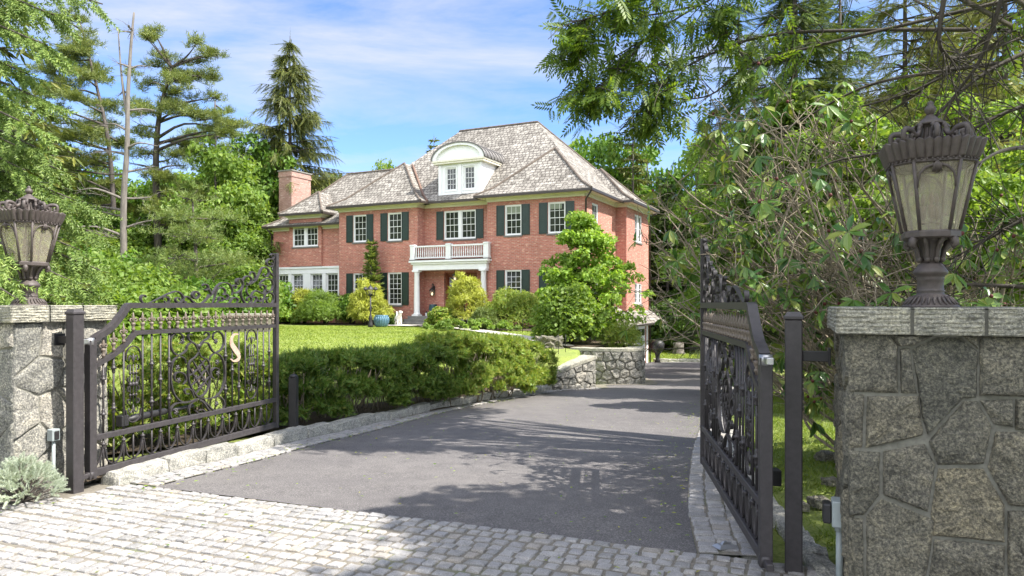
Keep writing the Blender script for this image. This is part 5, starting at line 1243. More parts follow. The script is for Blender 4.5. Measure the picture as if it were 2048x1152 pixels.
def lumps_leaves(g, Cn, Rd, n, leaf, asp, flat=.8, T=QUAD, up=.5, hang=.25):
    w = Rd ** 2; k = g.choice(len(Cn), n, p=w / w.sum()); v = runit(g, n); v[:, 2] = np.where(v[:, 2] < -.4, -v[:, 2] * .6, v[:, 2])
    v = nrm(v); r = Rd[k] * (.45 + .6 * g.random(n) ** .6); P = Cn[k] + v * r[:, None] * np.array([1, 1, flat])
    D = nrm(v * .5 + g.normal(size=(n, 3)) * .7 + np.array([0, 0, -hang])); N = nrm(v * .7 + np.array([0, 0, up]) + g.normal(size=(n, 3)) * .45)
    L = leaf * g.uniform(.65, 1.3, n); return inst(T, P, D, N, L, L * asp)
def limbs(mb, top, Cn, g, r0, n, z_lo, frac=.8, seg=5):
    idx = g.permutation(len(Cn))[:n]
    for i in idx:
        c = Cn[i]; zb = max(z_lo, min(top[-1][2] * .98, c[2] - np.hypot(c[0], c[1]) * g.uniform(.5, .9)))
        p = np.array([np.interp(zb, [q[2] for q in top], [q[k] for q in top]) for k in range(2)] + [zb])
        e = p + (c - p) * frac; md = (p + e) / 2 + np.array([0, 0, .08 * np.linalg.norm(e - p)]) + g.normal(size=3) * .05 * np.linalg.norm(e - p)
        rr = r0 * (1 - .6 * zb / max(top[-1][2], .1)) * .5
        mb.tube(spline([p, md, e], 3), list(np.linspace(rr, rr * .25, 7)), seg)
def broadleaf(name, label, cat, base, h, r, m, seed, n=9000, leaf=.28, asp=.6, tr=.17, c0=.25, lumps=36, bark='bark_dark', group=None, T=QUAD, top=.75, flat=.75, mask=None, lr=(.22, .36), nl=10, hang=.25):
    g = np.random.default_rng(seed); root = thing(name, label, cat, base, 0, group)
    z0 = h * c0; hzz = (h - z0) / 2; zc = z0 + hzz * .95; Cn = []
    while len(Cn) < lumps:
        v = g.uniform(-1, 1, 3); q = np.linalg.norm(v)
        if q > 1 or q < .35: continue
        wz = 1 - .35 * max(0, v[2]) * (top < .7); Cn.append((v[0] * r * .8 * wz, v[1] * r * .8 * wz, zc + v[2] * hzz * .82))
    Cn = np.array(Cn) ; Rd = r * g.uniform(*lr, len(Cn))
    if mask is not None:
        k = mask(Cn + np.array(base)); Cn, Rd = Cn[k], Rd[k]
    lean = g.normal(size=2) * .03 * h; path = [(0, 0, -.2), (lean[0] * .2, lean[1] * .2, h * .2), (lean[0] * .7, lean[1] * .5, h * .5), (lean[0], lean[1], h * .85)]
    mb = MB(); mb.tube(spline(path, 4), list(np.linspace(tr * 1.15, tr * .2, 13)), 9); limbs(mb, spline(path, 4), Cn, g, tr, nl, h * c0 * .7)
    mb.build('trunk', M[bark], root); crown('crown', root, M[m], [lumps_leaves(g, Cn, Rd, n, leaf, asp, flat, T, hang=hang)])
    return root
def shrub(name, label, base, rx, h, m, seed, n=3000, leaf=.12, asp=.5, T=QUAD, ry=None, lumps=22, pointed=0.0, group=None, hang=.2, cat='shrub', lr=(.26, .42), stems=7, up=.5):
    g = np.random.default_rng(seed); root = thing(name, label, cat, base, 0, group); ry = ry or rx; Cn = []; Rd = []
    for i in range(lumps):
        a = i * 2.39996; t = (i + .5) / lumps; z = t * .9; rad = math.sqrt(max(0, 1 - (z * 1.02) ** 2)) * (1 - pointed * z); rad *= g.uniform(.55, .85)
        q = g.uniform(*lr) * (1 - .35 * pointed * z)
        Cn.append((rx * rad * math.cos(a), ry * rad * math.sin(a), h * (.12 + z * .78) + g.normal() * .03 * h)); Rd.append(q * min(rx, h * .9) * g.uniform(.85, 1.15))
    Cn = np.array(Cn); Rd = np.array(Rd); mb = MB()
    for i in range(stems):
        c = Cn[g.integers(len(Cn))]; mb.tube([(c[0] * .1, c[1] * .1, -.1), (c[0] * .4, c[1] * .4, c[2] * .45), tuple(c)], [.03 * h, .02 * h, .008], 5)
    mb.build('stems', M['bark_dark'], root); crown('foliage', root, M[m], [lumps_leaves(g, Cn, Rd, n, leaf, asp, .85, T, up, hang)])
    return root
def spruce(name, label, base, h, r, m, seed, lv=30, per=6, z0=.06, droop=.22, card=.5, asp=.2, sp=11, k=4, hang=.55, bark='bark_pine', tr=.2, group=None, T=QUAD, pw=.85, gap=.12, side=.8, lean=(0, 0), mask=None, lv_=(.7, 1.12)):
    g = np.random.default_rng(seed); root = thing(name, label, 'tree', base, 0, group); mb = MB()
    tp = [(lean[0] * t, lean[1] * t, h * t - .2 * (1 - t)) for t in np.linspace(0, 1, 6)]; mb.tube(tp, list(np.linspace(tr, .02, 6)), 9)
    P = []; D = []; N = []; L = []
    for i in range(lv):
        t = z0 + (1 - z0) * (i + g.uniform(-.3, .3)) / lv; t = min(max(t, z0), .99); zz = h * t
        for j in range(per):
            if g.random() < gap: continue
            az = g.uniform(0, 2 * math.pi); Lb = r * (1 - t) ** pw * g.uniform(*lv_) + .12; dr = droop * g.uniform(.6, 1.3)
            a = np.array([math.cos(az), math.sin(az), 0]); b = np.array([-a[1], a[0], 0]); o = np.array([lean[0] * t, lean[1] * t, zz])
            f = lambda u: o + a * Lb * u + np.array([0, 0, Lb * (.12 * u - dr * 1.6 * u * u + dr * .9 * u ** 3)])
            if mask is not None and not mask(np.array([f(.8) + np.array(base)]))[0]: continue
            if Lb > .6: mb.tube([f(0), f(.35), f(.7), f(1)], [.014 * Lb + .008, .01 * Lb + .006, .006 * Lb, .004], 4, caps=False)
            ns = max(2, int(sp * Lb / r) + 2)
            for q in range(ns):
                u = .18 + .82 * (q + g.random()) / ns; u = min(u, 1.0); p = f(u)
                for _ in range(k):
                    s = g.uniform(-1, 1) * side; d = a * g.uniform(.1, .9) + b * s + np.array([0, 0, -hang * g.uniform(.2, 1.5) + .12]); d /= np.linalg.norm(d); l = card * g.uniform(.6, 1.25) * (1.1 - .45 * u)
                    P.append(p + d * l * .45); D.append(d); N.append(np.array([0, 0, 1]) + g.normal(size=3) * .45); L.append(l)
    d = np.array([[0, 0, 1.0]]); P.append(np.array([lean[0], lean[1], h])); D.append(d[0]); N.append(np.array([1, 0, 0])); L.append(card * .8)
    L = np.array(L); mb.build('trunk', M[bark], root); crown('crown', root, M[m], [inst(T, np.array(P), np.array(D), np.array(N), L, L * asp)])
    return root
def pine(name, label, path, r0, pads, m, seed, Y, bark='bark_pine', dens=1.0, tuft=.42, dead=0, group=None, spread=1.5):
    """open pine: each pad (px, py, size px) is one needle cloud on a branch"""
    g = np.random.default_rng(seed); W = [np.array(at(*p, Y)) for p in path]; base = np.array([W[0][0], W[0][1], hz(W[0][0], W[0][1])])
    root = thing(name, label, 'tree', tuple(base), 0, group); T_ = spline([np.array([0, 0, -.2])] + [w_ - base for w_ in W[1:]], 5); mb = MB(); n = len(T_)
    mb.tube(T_, list(np.linspace(r0, r0 * .25, n)), 10); zz = [q[2] for q in T_]; P = []; D = []; N = []; L = []
    def branch(c, rad, leafy):
        dist = abs(c[0] - np.interp(c[2], zz, [q[0] for q in T_])); zb = min(max(c[2] - dist * g.uniform(.0, .35), zz[0] + .5), zz[-1] * .99)
        p = np.array([np.interp(zb, zz, [q[k] for q in T_]) for k in range(2)] + [zb]); md = (p + c) / 2 + np.array([0, g.normal() * .2, g.uniform(-.05, .15) * dist])
        l = np.linalg.norm(c - p); mb.tube(spline([p, md, c], 3), list(np.linspace(min(r0 * .45, .05 + .02 * l), .018, 7)), 5)
        if leafy: return p, md
        for q in range(11):
            u = g.uniform(.2, 1); b = p + (c - p) * u; e = b + (c - p) / l * g.uniform(.2, .7) + g.normal(size=3) * .25; mb.tube([b, (b + e) / 2 + g.normal(size=3) * .05, e], [.014, .01, .005], 4)
    for px, py, s in pads:
        c = np.array(at(px, py, Y)) - base; rad = s / F * Y; c[1] += g.normal() * spread; branch(c, rad, True)
        k = int(70 * dens * (rad / .8) ** 1.4) + 12; v = runit(g, k) * (g.random(k) ** .4)[:, None]; ns_ = 6; oc = g.normal(size=(ns_, 3)) * np.array([.75, .6, .3]) * rad; oc[0] = 0; wi = g.integers(0, ns_, k)
        for o_ in oc[1:]: mb.tube([c + o_ * -.3, c + o_ * .4 + [0, 0, -.03], c + o_], [.022, .016, .008], 4, caps=False)
        q = c + oc[wi] + v * np.array([rad * .62, rad * .62, rad * .17]) + np.array([0, 0, .06])
        P.append(q); d = v * np.array([1, 1, .4]) + np.array([0, 0, .55]) + g.normal(size=(k, 3)) * .35; D.append(nrm(d)); N.append(runit(g, k)); L.append(tuft * g.uniform(.7, 1.2, k))
    for px, py in ([] if not dead else dead): branch(np.array(at(px, py, Y)) - base + np.array([0, g.normal() * .5, 0]), 0, False)
    if dead and not pads:
        f_ = np.array(at(254, 230, Y)) - base; mb.tube(spline([f_, np.array(at(243, 150, Y)) - base, np.array(at(236, 55, Y)) - base], 4), list(np.linspace(.09, .025, 9)), 7)
    mb.build('trunk', M[bark], root)
    if pads: P = np.concatenate(P); D = np.concatenate(D); N = np.concatenate(N); L = np.concatenate(L); crown('crown', root, M[m], [inst(TUFT, P + D * L[:, None] * .3, D, N, L, L * .8)])
    return root
def G(px, Y, dz=0.0):
    x = (px - CX) / F * Y; return (x, Y, hz(x, Y) + dz)
def top(py, Y, base): return EYE + (HY - py) / F * Y - base[2]
# ---- left skyline
YA = 50
pine('white_pine', 'tall white pine with feathery boughs reaching left behind the dead trunk', [(236, 560), (222, 330), (195, 180), (160, 45)], .2,
     [(162, 60, 20), (168, 85, 24), (150, 100, 22), (180, 112, 24), (125, 112, 26), (108, 150, 28), (150, 140, 32), (185, 150, 26), (200, 172, 20), (98, 182, 24), (140, 190, 36), (180, 195, 34), (95, 218, 30), (128, 232, 36), (170, 240, 40), (205, 225, 22), (85, 258, 26), (120, 272, 36), (165, 285, 40), (200, 270, 26), (98, 305, 34), (140, 322, 44), (190, 330, 36), (72, 335, 34), (112, 352, 44), (160, 372, 46), (212, 368, 30), (70, 390, 40), (125, 405, 50), (185, 415, 44), (225, 420, 24), (95, 440, 48), (160, 455, 50)], 'l_pine', 41, YA, dens=2.6, tuft=.46, spread=1.4)
pine('dead_pine', 'pale bare trunk of a dead pine with broken twin tops', [(250, 560), (247, 420), (254, 300), (256, 190), (262, 90), (268, 25)], .2, [], 'l_pine', 42, 40, 'bark_dead',
     dead=[(232, 60), (240, 130), (290, 130), (225, 180), (210, 250), (300, 215), (180, 300), (310, 290), (200, 345), (165, 385), (300, 330), (195, 420), (150, 410), (290, 390), (160, 458), (310, 440), (272, 60), (258, 60), (215, 470)])
pine('leaning_pine', 'dark pine leaning right with flat needle pads on a bare trunk', [(322, 560), (314, 430), (312, 320), (318, 235), (330, 180), (345, 130)], .26,
     [(305, 62, 12), (300, 80, 12), (312, 90, 16), (322, 112, 20), (330, 140, 24), (350, 152, 26), (300, 125, 14), (398, 92, 16), (412, 100, 16), (422, 108, 10), (385, 112, 16), (400, 148, 20), (422, 152, 12), (372, 148, 18), (290, 165, 18), (310, 188, 24), (345, 186, 28), (385, 182, 20), (418, 188, 14), (290, 222, 18), (312, 228, 22), (352, 218, 24), (378, 232, 28), (408, 242, 24), (438, 254, 24), (468, 250, 14), (452, 268, 18), (300, 275, 20), (346, 282, 26), (290, 310, 18), (350, 312, 24), (300, 345, 24), (342, 358, 26), (290, 385, 24), (360, 385, 30), (330, 420, 26), (395, 400, 30), (420, 440, 36), (370, 450, 34)], 'l_pine', 43, 44, bark='bark_dark', dens=2.0, spread=.8,
     dead=[(275, 250), (370, 330), (270, 330), (400, 470)])
pine('white_pine', 'pale white pine top showing between leaning pine and spruce', [(432, 560), (432, 400), (430, 200)], .2,
     [(430, 210, 12), (425, 228, 20), (438, 245, 20), (408, 255, 22), (452, 268, 18), (430, 275, 28), (398, 285, 24), (448, 295, 26), (420, 310, 32), (385, 272, 16), (455, 320, 26), (400, 330, 30)], 'l_pine2', 44, 58, dens=1.6)
pine('white_pine', 'young pale pine with soft feathery boughs below the leaning pine', [(395, 620), (392, 520), (385, 400)], .14,
     [(385, 400, 24), (360, 430, 34), (415, 435, 34), (340, 470, 44), (400, 470, 46), (440, 480, 34), (325, 510, 48), (385, 520, 56), (440, 525, 40), (350, 560, 56), (420, 565, 56), (300, 550, 40)], 'l_pine2', 45, 34, dens=1.3, tuft=.34, spread=.8)
b = G(580, 50); spruce('norway_spruce', 'tall dark spruce with drooping boughs behind the chimney', b, top(72, 50, b), 7.6, 'l_far_spruce', 51, 27, 11, .06, .14, .95, .26, 24, 5, .85, tr=.3, gap=.12, T=SPRIG, pw=.95, side=.45, lv_=(.45, 1.2))
BG = [(25, 56, 215, 5.5, 'l_dark'), (105, 54, 255, 5, 'l_dark'), (175, 62, 300, 5, 'l_green'), (268, 58, 345, 4.5, 'l_green'), (345, 54, 340, 4.8, 'l_green'), (425, 53, 285, 4.6, 'l_bright'), (497, 49, 250, 3.8, 'l_green'), (545, 58, 290, 4.2, 'l_dark'),
      (640, 64, 332, 5, 'l_bright'), (690, 66, 352, 4, 'l_bright'), (765, 66, 308, 3.6, 'l_bright'), (1150, 64, 268, 4.5, 'l_bright'), (1215, 60, 240, 4.6, 'l_green'), (1300, 62, 250, 5, 'l_green'), (1385, 60, 340, 4.5, 'l_green'), (1340, 59, 470, 3.8, 'l_dark'),
      (1450, 56, 260, 5, 'l_green'), (1540, 64, 240, 5, 'l_dark'), (1640, 62, 190, 5, 'l_green'), (1760, 35, 120, 5, 'l_green'), (1890, 42, 60, 5, 'l_dark'), (2030, 40, 60, 5, 'l_green'), (-60, 50, 180, 5, 'l_green'), (-160, 44, 150, 5, 'l_dark')]
BG += [(150, 45, 395, 3.6, 'l_green'), (225, 44, 410, 3.2, 'l_bright'), (60, 42, 330, 4.0, 'l_dark'), (300, 47, 415, 3.4, 'l_dark'), (445, 45, 268, 3.6, 'l_bright'), (478, 44, 400, 2.6, 'l_bright'), (375, 49, 330, 3.6, 'l_green')]
protos = {}
for i, (px, Y, py, r, m) in enumerate(BG):
    b = G(px, Y); h = top(py, Y, b); key = (m, i % 2)
    lab = {'l_dark': 'dark leafy tree in the far woods behind the grounds', 'l_green': 'mid green leafy tree in the far woods behind the grounds', 'l_bright': 'bright lime green leafy tree in the far woods'}[m]
    if key not in protos:
        o = broadleaf('leafy_tree', lab, 'tree', b, 12.0, 4.6, m, 100 + i, 11000, .36, .62, .24, .16, 46, nl=14, group='leafy trees of the far woods'); protos[key] = o
    else:
        o = dup(protos[key]); o.location = b; o.rotation_euler = (0, 0, i * 1.7); o['label'] = lab
    o.scale = (r / 4.6, r / 4.6, h / 12.0)
b = G(868, 62); spruce('pine_tree', 'small pine top peeping over the roof beside the dormer', b, top(272, 62, b), 2.6, 'l_pine', 61, 26, 7, .3, .1, .6, .25, 9, 4, .2)
b = G(1266, 56); spruce('spruce_tree', 'slender spruce tip rising behind the right end of the roof', b, top(190, 56, b), 3.6, 'l_far_spruce', 62, 32, 7, .1, .2, .6, .22, 10, 4, .5)
b = G(1335, 57); spruce('spruce_tree', 'dark spruce beside the right corner of the house', b, top(360, 57, b), 3.9, 'l_hemlock', 63, 28, 8, .02, .25, .6, .24, 11, 5, .6)
# undergrowth and shrubs, left middle distance
SH = [(60, 27, 520, 2.4, 'l_green'), (165, 24, 505, 2.1, 'l_bright'), (250, 27, 530, 2.2, 'l_bright'), (330, 25, 570, 1.8, 'l_bright'), (215, 20, 570, 1.5, 'l_bright'), (420, 31, 560, 2.0, 'l_green'), (490, 36, 520, 2.0, 'l_bright'), (520, 40, 560, 2.2, 'l_green'), (120, 33, 470, 2.8, 'l_green'), (300, 36, 500, 2.6, 'l_green'), (135, 17, 590, 1.2, 'l_bright'), (375, 30, 590, 1.5, 'l_bright'), (455, 38, 590, 1.8, 'l_green')]
for i, (px, Y, py, r, m) in enumerate(SH):
    b = G(px, Y); h = top(py, Y, b)
    shrub('leafy_shrub', 'bright fresh green shrub in the thicket behind the sunlit gate' if m == 'l_bright' else 'darker green shrub in the thicket behind the sunlit gate', b, r, h, m, 200 + i, 4200, .17 + .002 * Y, .6, QUAD, group='shrubs of the thicket', lumps=26)
for i, (px, Y, py, r, m) in enumerate([(1310, 54, 600, 2.2, 'l_dark'), (1350, 53, 590, 2.4, 'l_dark'), (1395, 52, 610, 2.2, 'l_green'), (1440, 53, 590, 2.6, 'l_dark'), (1490, 54, 600, 2.4, 'l_green'), (1550, 50, 590, 2.6, 'l_dark'), (1620, 46, 600, 2.4, 'l_green'), (1700, 44, 610, 2.4, 'l_dark'), (1370, 57, 560, 2.6, 'l_green')]):
    b = G(px, Y); shrub('leafy_shrub', 'dense green shrub at the far edge of the lawn beyond the drive', b, r, top(py, Y, b), m, 240 + i, 3000, .3, .6, QUAD, group='shrubs beyond the drive', lumps=22)
# low stone wall seen through the left gate
p = at(487, 640, 30); root = thing('low_stone_wall', 'low grey stone wall in the garden seen over the sunlit gate', 'wall', (p[0], p[1], hz(p[0], p[1])))
mb = MB(); mb.bbox(-1.1, -.2, -.1, 1.1, .2, .62, .03); mb.build('stonework', M['stone'], root); mb = MB(); mb.bbox(-1.2, -.26, .621, 1.2, .26, .74, .02); mb.build('coping', M['cap'], root)
# ---- near spruce at the left edge
g = np.random.default_rng(77); base = (-8.3, 9.2, hz(-8.3, 9.2)); root = thing('spruce_tree', 'light green spruce with drooping sprays filling the left edge', 'tree', base)
mb = MB(); mb.tube([(0, 0, -.2), (.05, 0, 4), (.1, 0, 9), (.1, 0, 12)], [.24, .2, .1, .03], 10); P = []; D = []; N = []; L = []
ends = [(205, 8, 8.6, 1.5), (110, 30, 8.8, 1.7), (95, 90, 8.6, 1.6), (60, 150, 8.9, 1.6), (100, 205, 8.7, 1.6), (60, 250, 8.4, 1.4), (85, 300, 8.9, 1.5), (50, 340, 8.6, 1.4), (90, 385, 9.2, 1.5), (150, 400, 9.0, 1.4), (120, 430, 8.8, 1.3), (185, 420, 9.3, 1.2), (200, 470, 9.0, 1.5), (160, 500, 8.8, 1.3), (200, 540, 8.9, 1.3), (140, 560, 8.4, 1.3), (70, 520, 8.4, 1.2), (90, 590, 8.2, 1.2), (20, 440, 8.6, 1.4), (10, 550, 8.3, 1.2), (40, 600, 8.0, 1.0), (10, 200, 9.4, 1.6), (30, 60, 9.6, 1.6), (0, 360, 9.6, 1.4), (-40, 100, 8.5, 1.5), (-40, 480, 8.2, 1.4), (185, 585, 9.2, 1.0), (60, 455, 7.0, .8), (30, 505, 6.2, .7), (20, 560, 6.1, .7), (120, 340, 9.3, 1.2), (30, 290, 8.6, 1.4), (0, 20, 8.8, 1.6), (60, 5, 9.1, 1.6)]
for px, py, Y, l in ends:
    e = np.array(at(px, py, Y)) - np.array(base); zt = e[2] + np.hypot(e[0], e[1]) * .18
    s = np.array([.08, 0, zt]); md = s * .45 + e * .55 + np.array([0, 0, .22]); path = [np.array(q) for q in spline([s, md, e], 8)]
    mb.tube(path, list(np.linspace(.035, .008, len(path))), 5)
    for q in range(int(25 * l)):
        u = 1 - g.random() ** 1.3 * .75; k = min(len(path) - 2, int(u * (len(path) - 1))); p = path[k] + (path[k + 1] - path[k]) * g.random(); a = nrm(path[k + 1] - path[k]); sd = np.cross(a, [0, 0, 1]); sd /= np.linalg.norm(sd)
        d = nrm(a * g.uniform(.5, 1.0) + sd * g.choice([-1, 1]) * g.uniform(.25, .9) + np.array([0, 0, -g.uniform(.1, .75)])); ln = g.uniform(.26, .46) * (1.15 - .35 * u)
        for w_ in range(3):
            dd = nrm(d + g.normal(size=3) * .3 + np.array([0, 0, -.12 * w_])); l2 = ln * g.uniform(.6, 1.0); P.append(p + d * ln * .3 * w_ + dd * l2 / 2); D.append(dd); N.append(g.normal(size=3)); L.append(l2)
L = np.array(L); mb.build('trunk', M['bark_pine'], root); crown('crown', root, M['l_spruce'], [inst(t_brush(24, .15, .06), np.array(P), np.array(D), np.array(N), L, np.full(len(L), .3))])
b = G(-40, 15); spruce('spruce_tree', 'second spruce in the shade behind the left pillar', b, 11, 2.8, 'l_far_spruce', 78, 30, 8, .03, .25, .45, .2, 11, 5, .6)
# dwarf blue spruce below the left pillar
g = np.random.default_rng(79); c = np.array(at(45, 975, 5.74)); root = thing('blue_spruce', 'low silvery blue spruce bush at the foot of the pale pillar', 'shrub', (c[0], c[1], 0)); root.scale = (.86, .86, .82); P = []; D = []; N = []; L = []; mb = MB()
for i in range(230):
    a = g.uniform(0, 2 * math.pi); t = g.random() ** .6; r_ = .31 * t; z = .05 + .29 * (1 - t * t) * g.uniform(.55, 1.05) + .06
    s = np.array([r_ * .25 * math.cos(a), r_ * .25 * math.sin(a), z * .35]); e = np.array([r_ * math.cos(a), r_ * math.sin(a), z]); d0 = nrm(e - s + np.array([0, 0, -.02]))
    if i % 3 == 0: mb.tube([s * .3, s, e], [.012, .008, .004], 5)
    for q in range(4):
        d = nrm(d0 + g.normal(size=3) * .45 + np.array([0, 0, .1])); l = g.uniform(.05, .09); P.append(e + d * l * .4 + g.normal(size=3) * .015); D.append(d); N.append(g.normal(size=3)); L.append(l)
L = np.array(L); mb.build('stems', M['bark_pine'], root); crown('foliage', root, M['l_blue'], [inst(t_brush(34, .2, .06, 58), np.array(P), np.array(D), np.array(N), L, L * 1.0)])
# ---- the hedge
def hedge(label, pts, w, h, m, seed, sprig, dens, stems=True, z0=.22):
    g = np.random.default_rng(seed); Q = resample(spline(pts, 5), .06); Q0 = Q[0]; base = np.array([Q0[0], Q0[1], hz(*Q0)]); root = thing('hedge', label, 'hedge', tuple(base))
    s = np.concatenate([[0], np.cumsum(np.hypot(*np.diff(Q, axis=0).T))]); Ln = s[-1]; d = np.gradient(Q, axis=0); d /= np.hypot(*d.T)[:, None]; Cn = []; Rd = []
    hs_ = np.atleast_1d(h); hx = np.linspace(0, Ln, max(2, len(hs_))); hv = hs_ if len(hs_) > 1 else np.repeat(hs_, 2); h = float(hv.mean()); n = int(Ln * 58)
    for i in range(n):
        a = g.uniform(.02, Ln - .02); hh = float(np.interp(a, hx, hv)); r_ = g.uniform(.1, .2); ww = w * (1 + .14 * mnoise.noise((a * 1.5, seed, 3))); hh *= 1 + .07 * mnoise.noise((a * 2.1, seed, 9)); end = min(1, max(.35, (min(a, Ln - a) + .12) / .45)) ** .5
        if g.random() < 2 * hh / (w + 2 * hh): zz = g.uniform(z0, hh - r_); o = g.choice([-1, 1]) * (ww / 2 - r_ * .75) * (1 - .28 * max(0, zz / hh - .7) / .3) * (.82 + .18 * min(1, zz / (.35 * hh)))
        else: o = g.uniform(-1, 1) * (ww / 2 - r_); zz = hh - r_ * .8 - .1 * (o / (ww / 2)) ** 2
        o *= end; zz *= .85 + .15 * end
        x = np.interp(a, s, Q[:, 0]); y = np.interp(a, s, Q[:, 1]); dx = np.interp(a, s, d[:, 0]); dy = np.interp(a, s, d[:, 1])
        Cn.append((x - dy * o - base[0], y + dx * o - base[1], hz(x, y) + zz - base[2])); Rd.append(r_)
    Cn = np.array(Cn); Rd = np.array(Rd); crown('foliage', root, M[m], [lumps_leaves(g, Cn, Rd, int(dens * Ln), sprig, .5, .9, SPRIG, .3, -.45), lumps_leaves(g, Cn, Rd * .8, int(dens * Ln * .9), sprig * .75, .62, .9, QUAD, .3, 0)]); mb = MB()
    for i in range(int(Ln / .055)):
        a_ = g.uniform(0, Ln); x = np.interp(a_, s, Q[:, 0]) + g.normal() * .1; y = np.interp(a_, s, Q[:, 1]) + g.normal() * .1; z = hz(x, y); q = g.normal(size=2) * .22 * w; p = np.array([x, y, z - .06]) - base
        mb.tube([p, p + np.array([q[0] * .45, q[1] * .45, h * .35]), p + np.array([q[0], q[1], h * .8])], [.013, .009, .005], 5)
    mb.build('stems', M['bark_rhodo'], root); return root
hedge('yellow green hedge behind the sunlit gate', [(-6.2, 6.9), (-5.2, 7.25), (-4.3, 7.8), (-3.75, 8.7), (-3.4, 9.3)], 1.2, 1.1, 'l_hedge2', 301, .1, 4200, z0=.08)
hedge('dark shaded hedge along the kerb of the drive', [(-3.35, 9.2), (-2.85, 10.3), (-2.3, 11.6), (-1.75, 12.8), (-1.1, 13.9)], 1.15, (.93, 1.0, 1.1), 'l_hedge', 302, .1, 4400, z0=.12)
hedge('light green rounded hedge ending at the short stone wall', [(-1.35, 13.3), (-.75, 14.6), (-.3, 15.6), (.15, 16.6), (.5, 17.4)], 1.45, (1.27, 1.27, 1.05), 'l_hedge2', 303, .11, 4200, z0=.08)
# ---- shrubs by the house
def hb(x, y): p = hw(x, y); return (p[0], p[1], hz(p[0], p[1]))
FB = [('golden_cypress', 'golden cypress bush beside the lamp post and ribbed blue pot', -11.3, -2.0, 1.35, 2.55, 'l_yellow', .42), ('golden_cypress', 'large golden cypress bush in front of the front door', -4.75, -3.1, 1.35, 2.75, 'l_yellow', .42), ('golden_cypress', 'golden cypress bush below the white window band', -16.3, -1.2, 1.1, 2.1, 'l_yellow', .3)]
for i, (nm, lb, x, y, r, h, m, pt) in enumerate(FB): shrub(nm, lb, hb(x, y), r, h, m, 320 + i, 5200, .2, .42, SPRIG, lumps=40, pointed=pt, hang=.5, lr=(.2, .3))
GS = [('round green shrub at the far left under the white window band', -18.5, -.9, .95, 1.55, 'l_green'), ('small yellow green shrub at the left edge of the house bed', -17.2, -1.6, .6, .8, 'l_hedge2'), ('broad feathery green shrub between the golden cypresses', -14.5, -1.7, 1.5, 1.75, 'l_bright'), ('dense green shrub left of the lamp post', -13.1, -1.0, .9, 1.6, 'l_green'), ('small round clipped shrub beside the front steps', -5.5, -4.1, .75, 1.0, 'l_hedge2'), ('loose olive green shrub under the right front windows', -2.5, -2.6, 1.55, 1.7, 'l_hedge2'), ('darker shrub behind the loose olive shrub', -1.2, -1.2, 1.1, 2.0, 'l_green'), ('pale low shrub in front of the golden cypress by the door', -3.3, -4.0, .6, 1.0, 'l_pine2'), ('dark low shrub left of the front steps', -10.2, -1.2, .5, .6, 'l_dark')]
for i, (lb, x, y, r, h, m) in enumerate(GS): shrub('garden_shrub', lb, hb(x, y), r, h, m, 340 + i, 9000 if i in (2, 5, 7) else 4600, .15, .6, SPRIG if i in (2, 5, 7) else QUAD, lumps=26, group='shrubs along the front of the house', pointed=.1)
b = hb(-12.0, -.75); spruce('juniper_tree', 'narrow upright conifer beside the lower left windows', b, 4.4, .75, 'l_pine2', 360, 30, 7, .02, -.3, .35, .25, 6, 4, -.3, pw=.8)
gc = hb(-3.2, -5.4); shrub('ground_cover', 'low spreading green plants along the front path', (gc[0], gc[1], gc[2]), 2.6, .45, 'l_bright', 365, 3600, .13, .6, QUAD, ry=1.1, lumps=40, cat='ground cover', lr=(.3, .5), stems=3)
b = G(1170, 24.6); root = thing('maple_tree', 'lime green young maple in front of the right end of the house', 'tree', b); g = np.random.default_rng(371); hm_ = top(452, 24.6, b); Cn = []; Rd = []; mb = MB()
mb.tube([(0, 0, -.1), (.05, 0, hm_ * .4), (0, .05, hm_ * .95)], [.09, .06, .015], 8)
for i in range(44):
    t_ = .12 + .86 * (i + .5) / 44; az = i * 2.4; ln = 2.5 * (1 - t_) ** .66 * g.uniform(.55, 1.1) + .1; zb = hm_ * (t_ + g.normal() * .035) - .2 * ln; rs_ = g.uniform(.15, .5)
    for q in range(3):
        u = (.45, .75, 1.0)[q]; Cn.append((math.cos(az) * ln * u + g.normal() * .08, math.sin(az) * ln * u + g.normal() * .08, zb + ln * rs_ * u + .12 * g.normal())); Rd.append((.42, .38, .28)[q] * g.uniform(.75, 1.1))
    mb.tube([(0, 0, zb), (math.cos(az) * ln * .5, math.sin(az) * ln * .5, zb + ln * rs_ * .5), (math.cos(az) * ln, math.sin(az) * ln, zb + ln * rs_)], [.02, .014, .006], 5)
mb.build('trunk', M['bark_dark'], root); crown('crown', root, M['l_maple'], [lumps_leaves(g, np.array(Cn), np.array(Rd), 14000, .16, .6, .85, QUAD, .5, .25)])
b = G(1138, 22.6); shrub('leafy_shrub', 'rounded bright green bush at the foot of the young maple', b, 1.12, top(565, 22.6, b), 'l_bright', 372, 6000, .14, .65, QUAD, lumps=34)
b = G(1240, 22.6); b = (b[0] + .02, b[1] - .45, .12); shrub('clipped_bush', 'clipped yellow green bush on top of the curved stone wall', b, .62, .92, 'l_hedge2', 374, 3600, .09, .5, SPRIG, lumps=30, lr=(.36, .46))
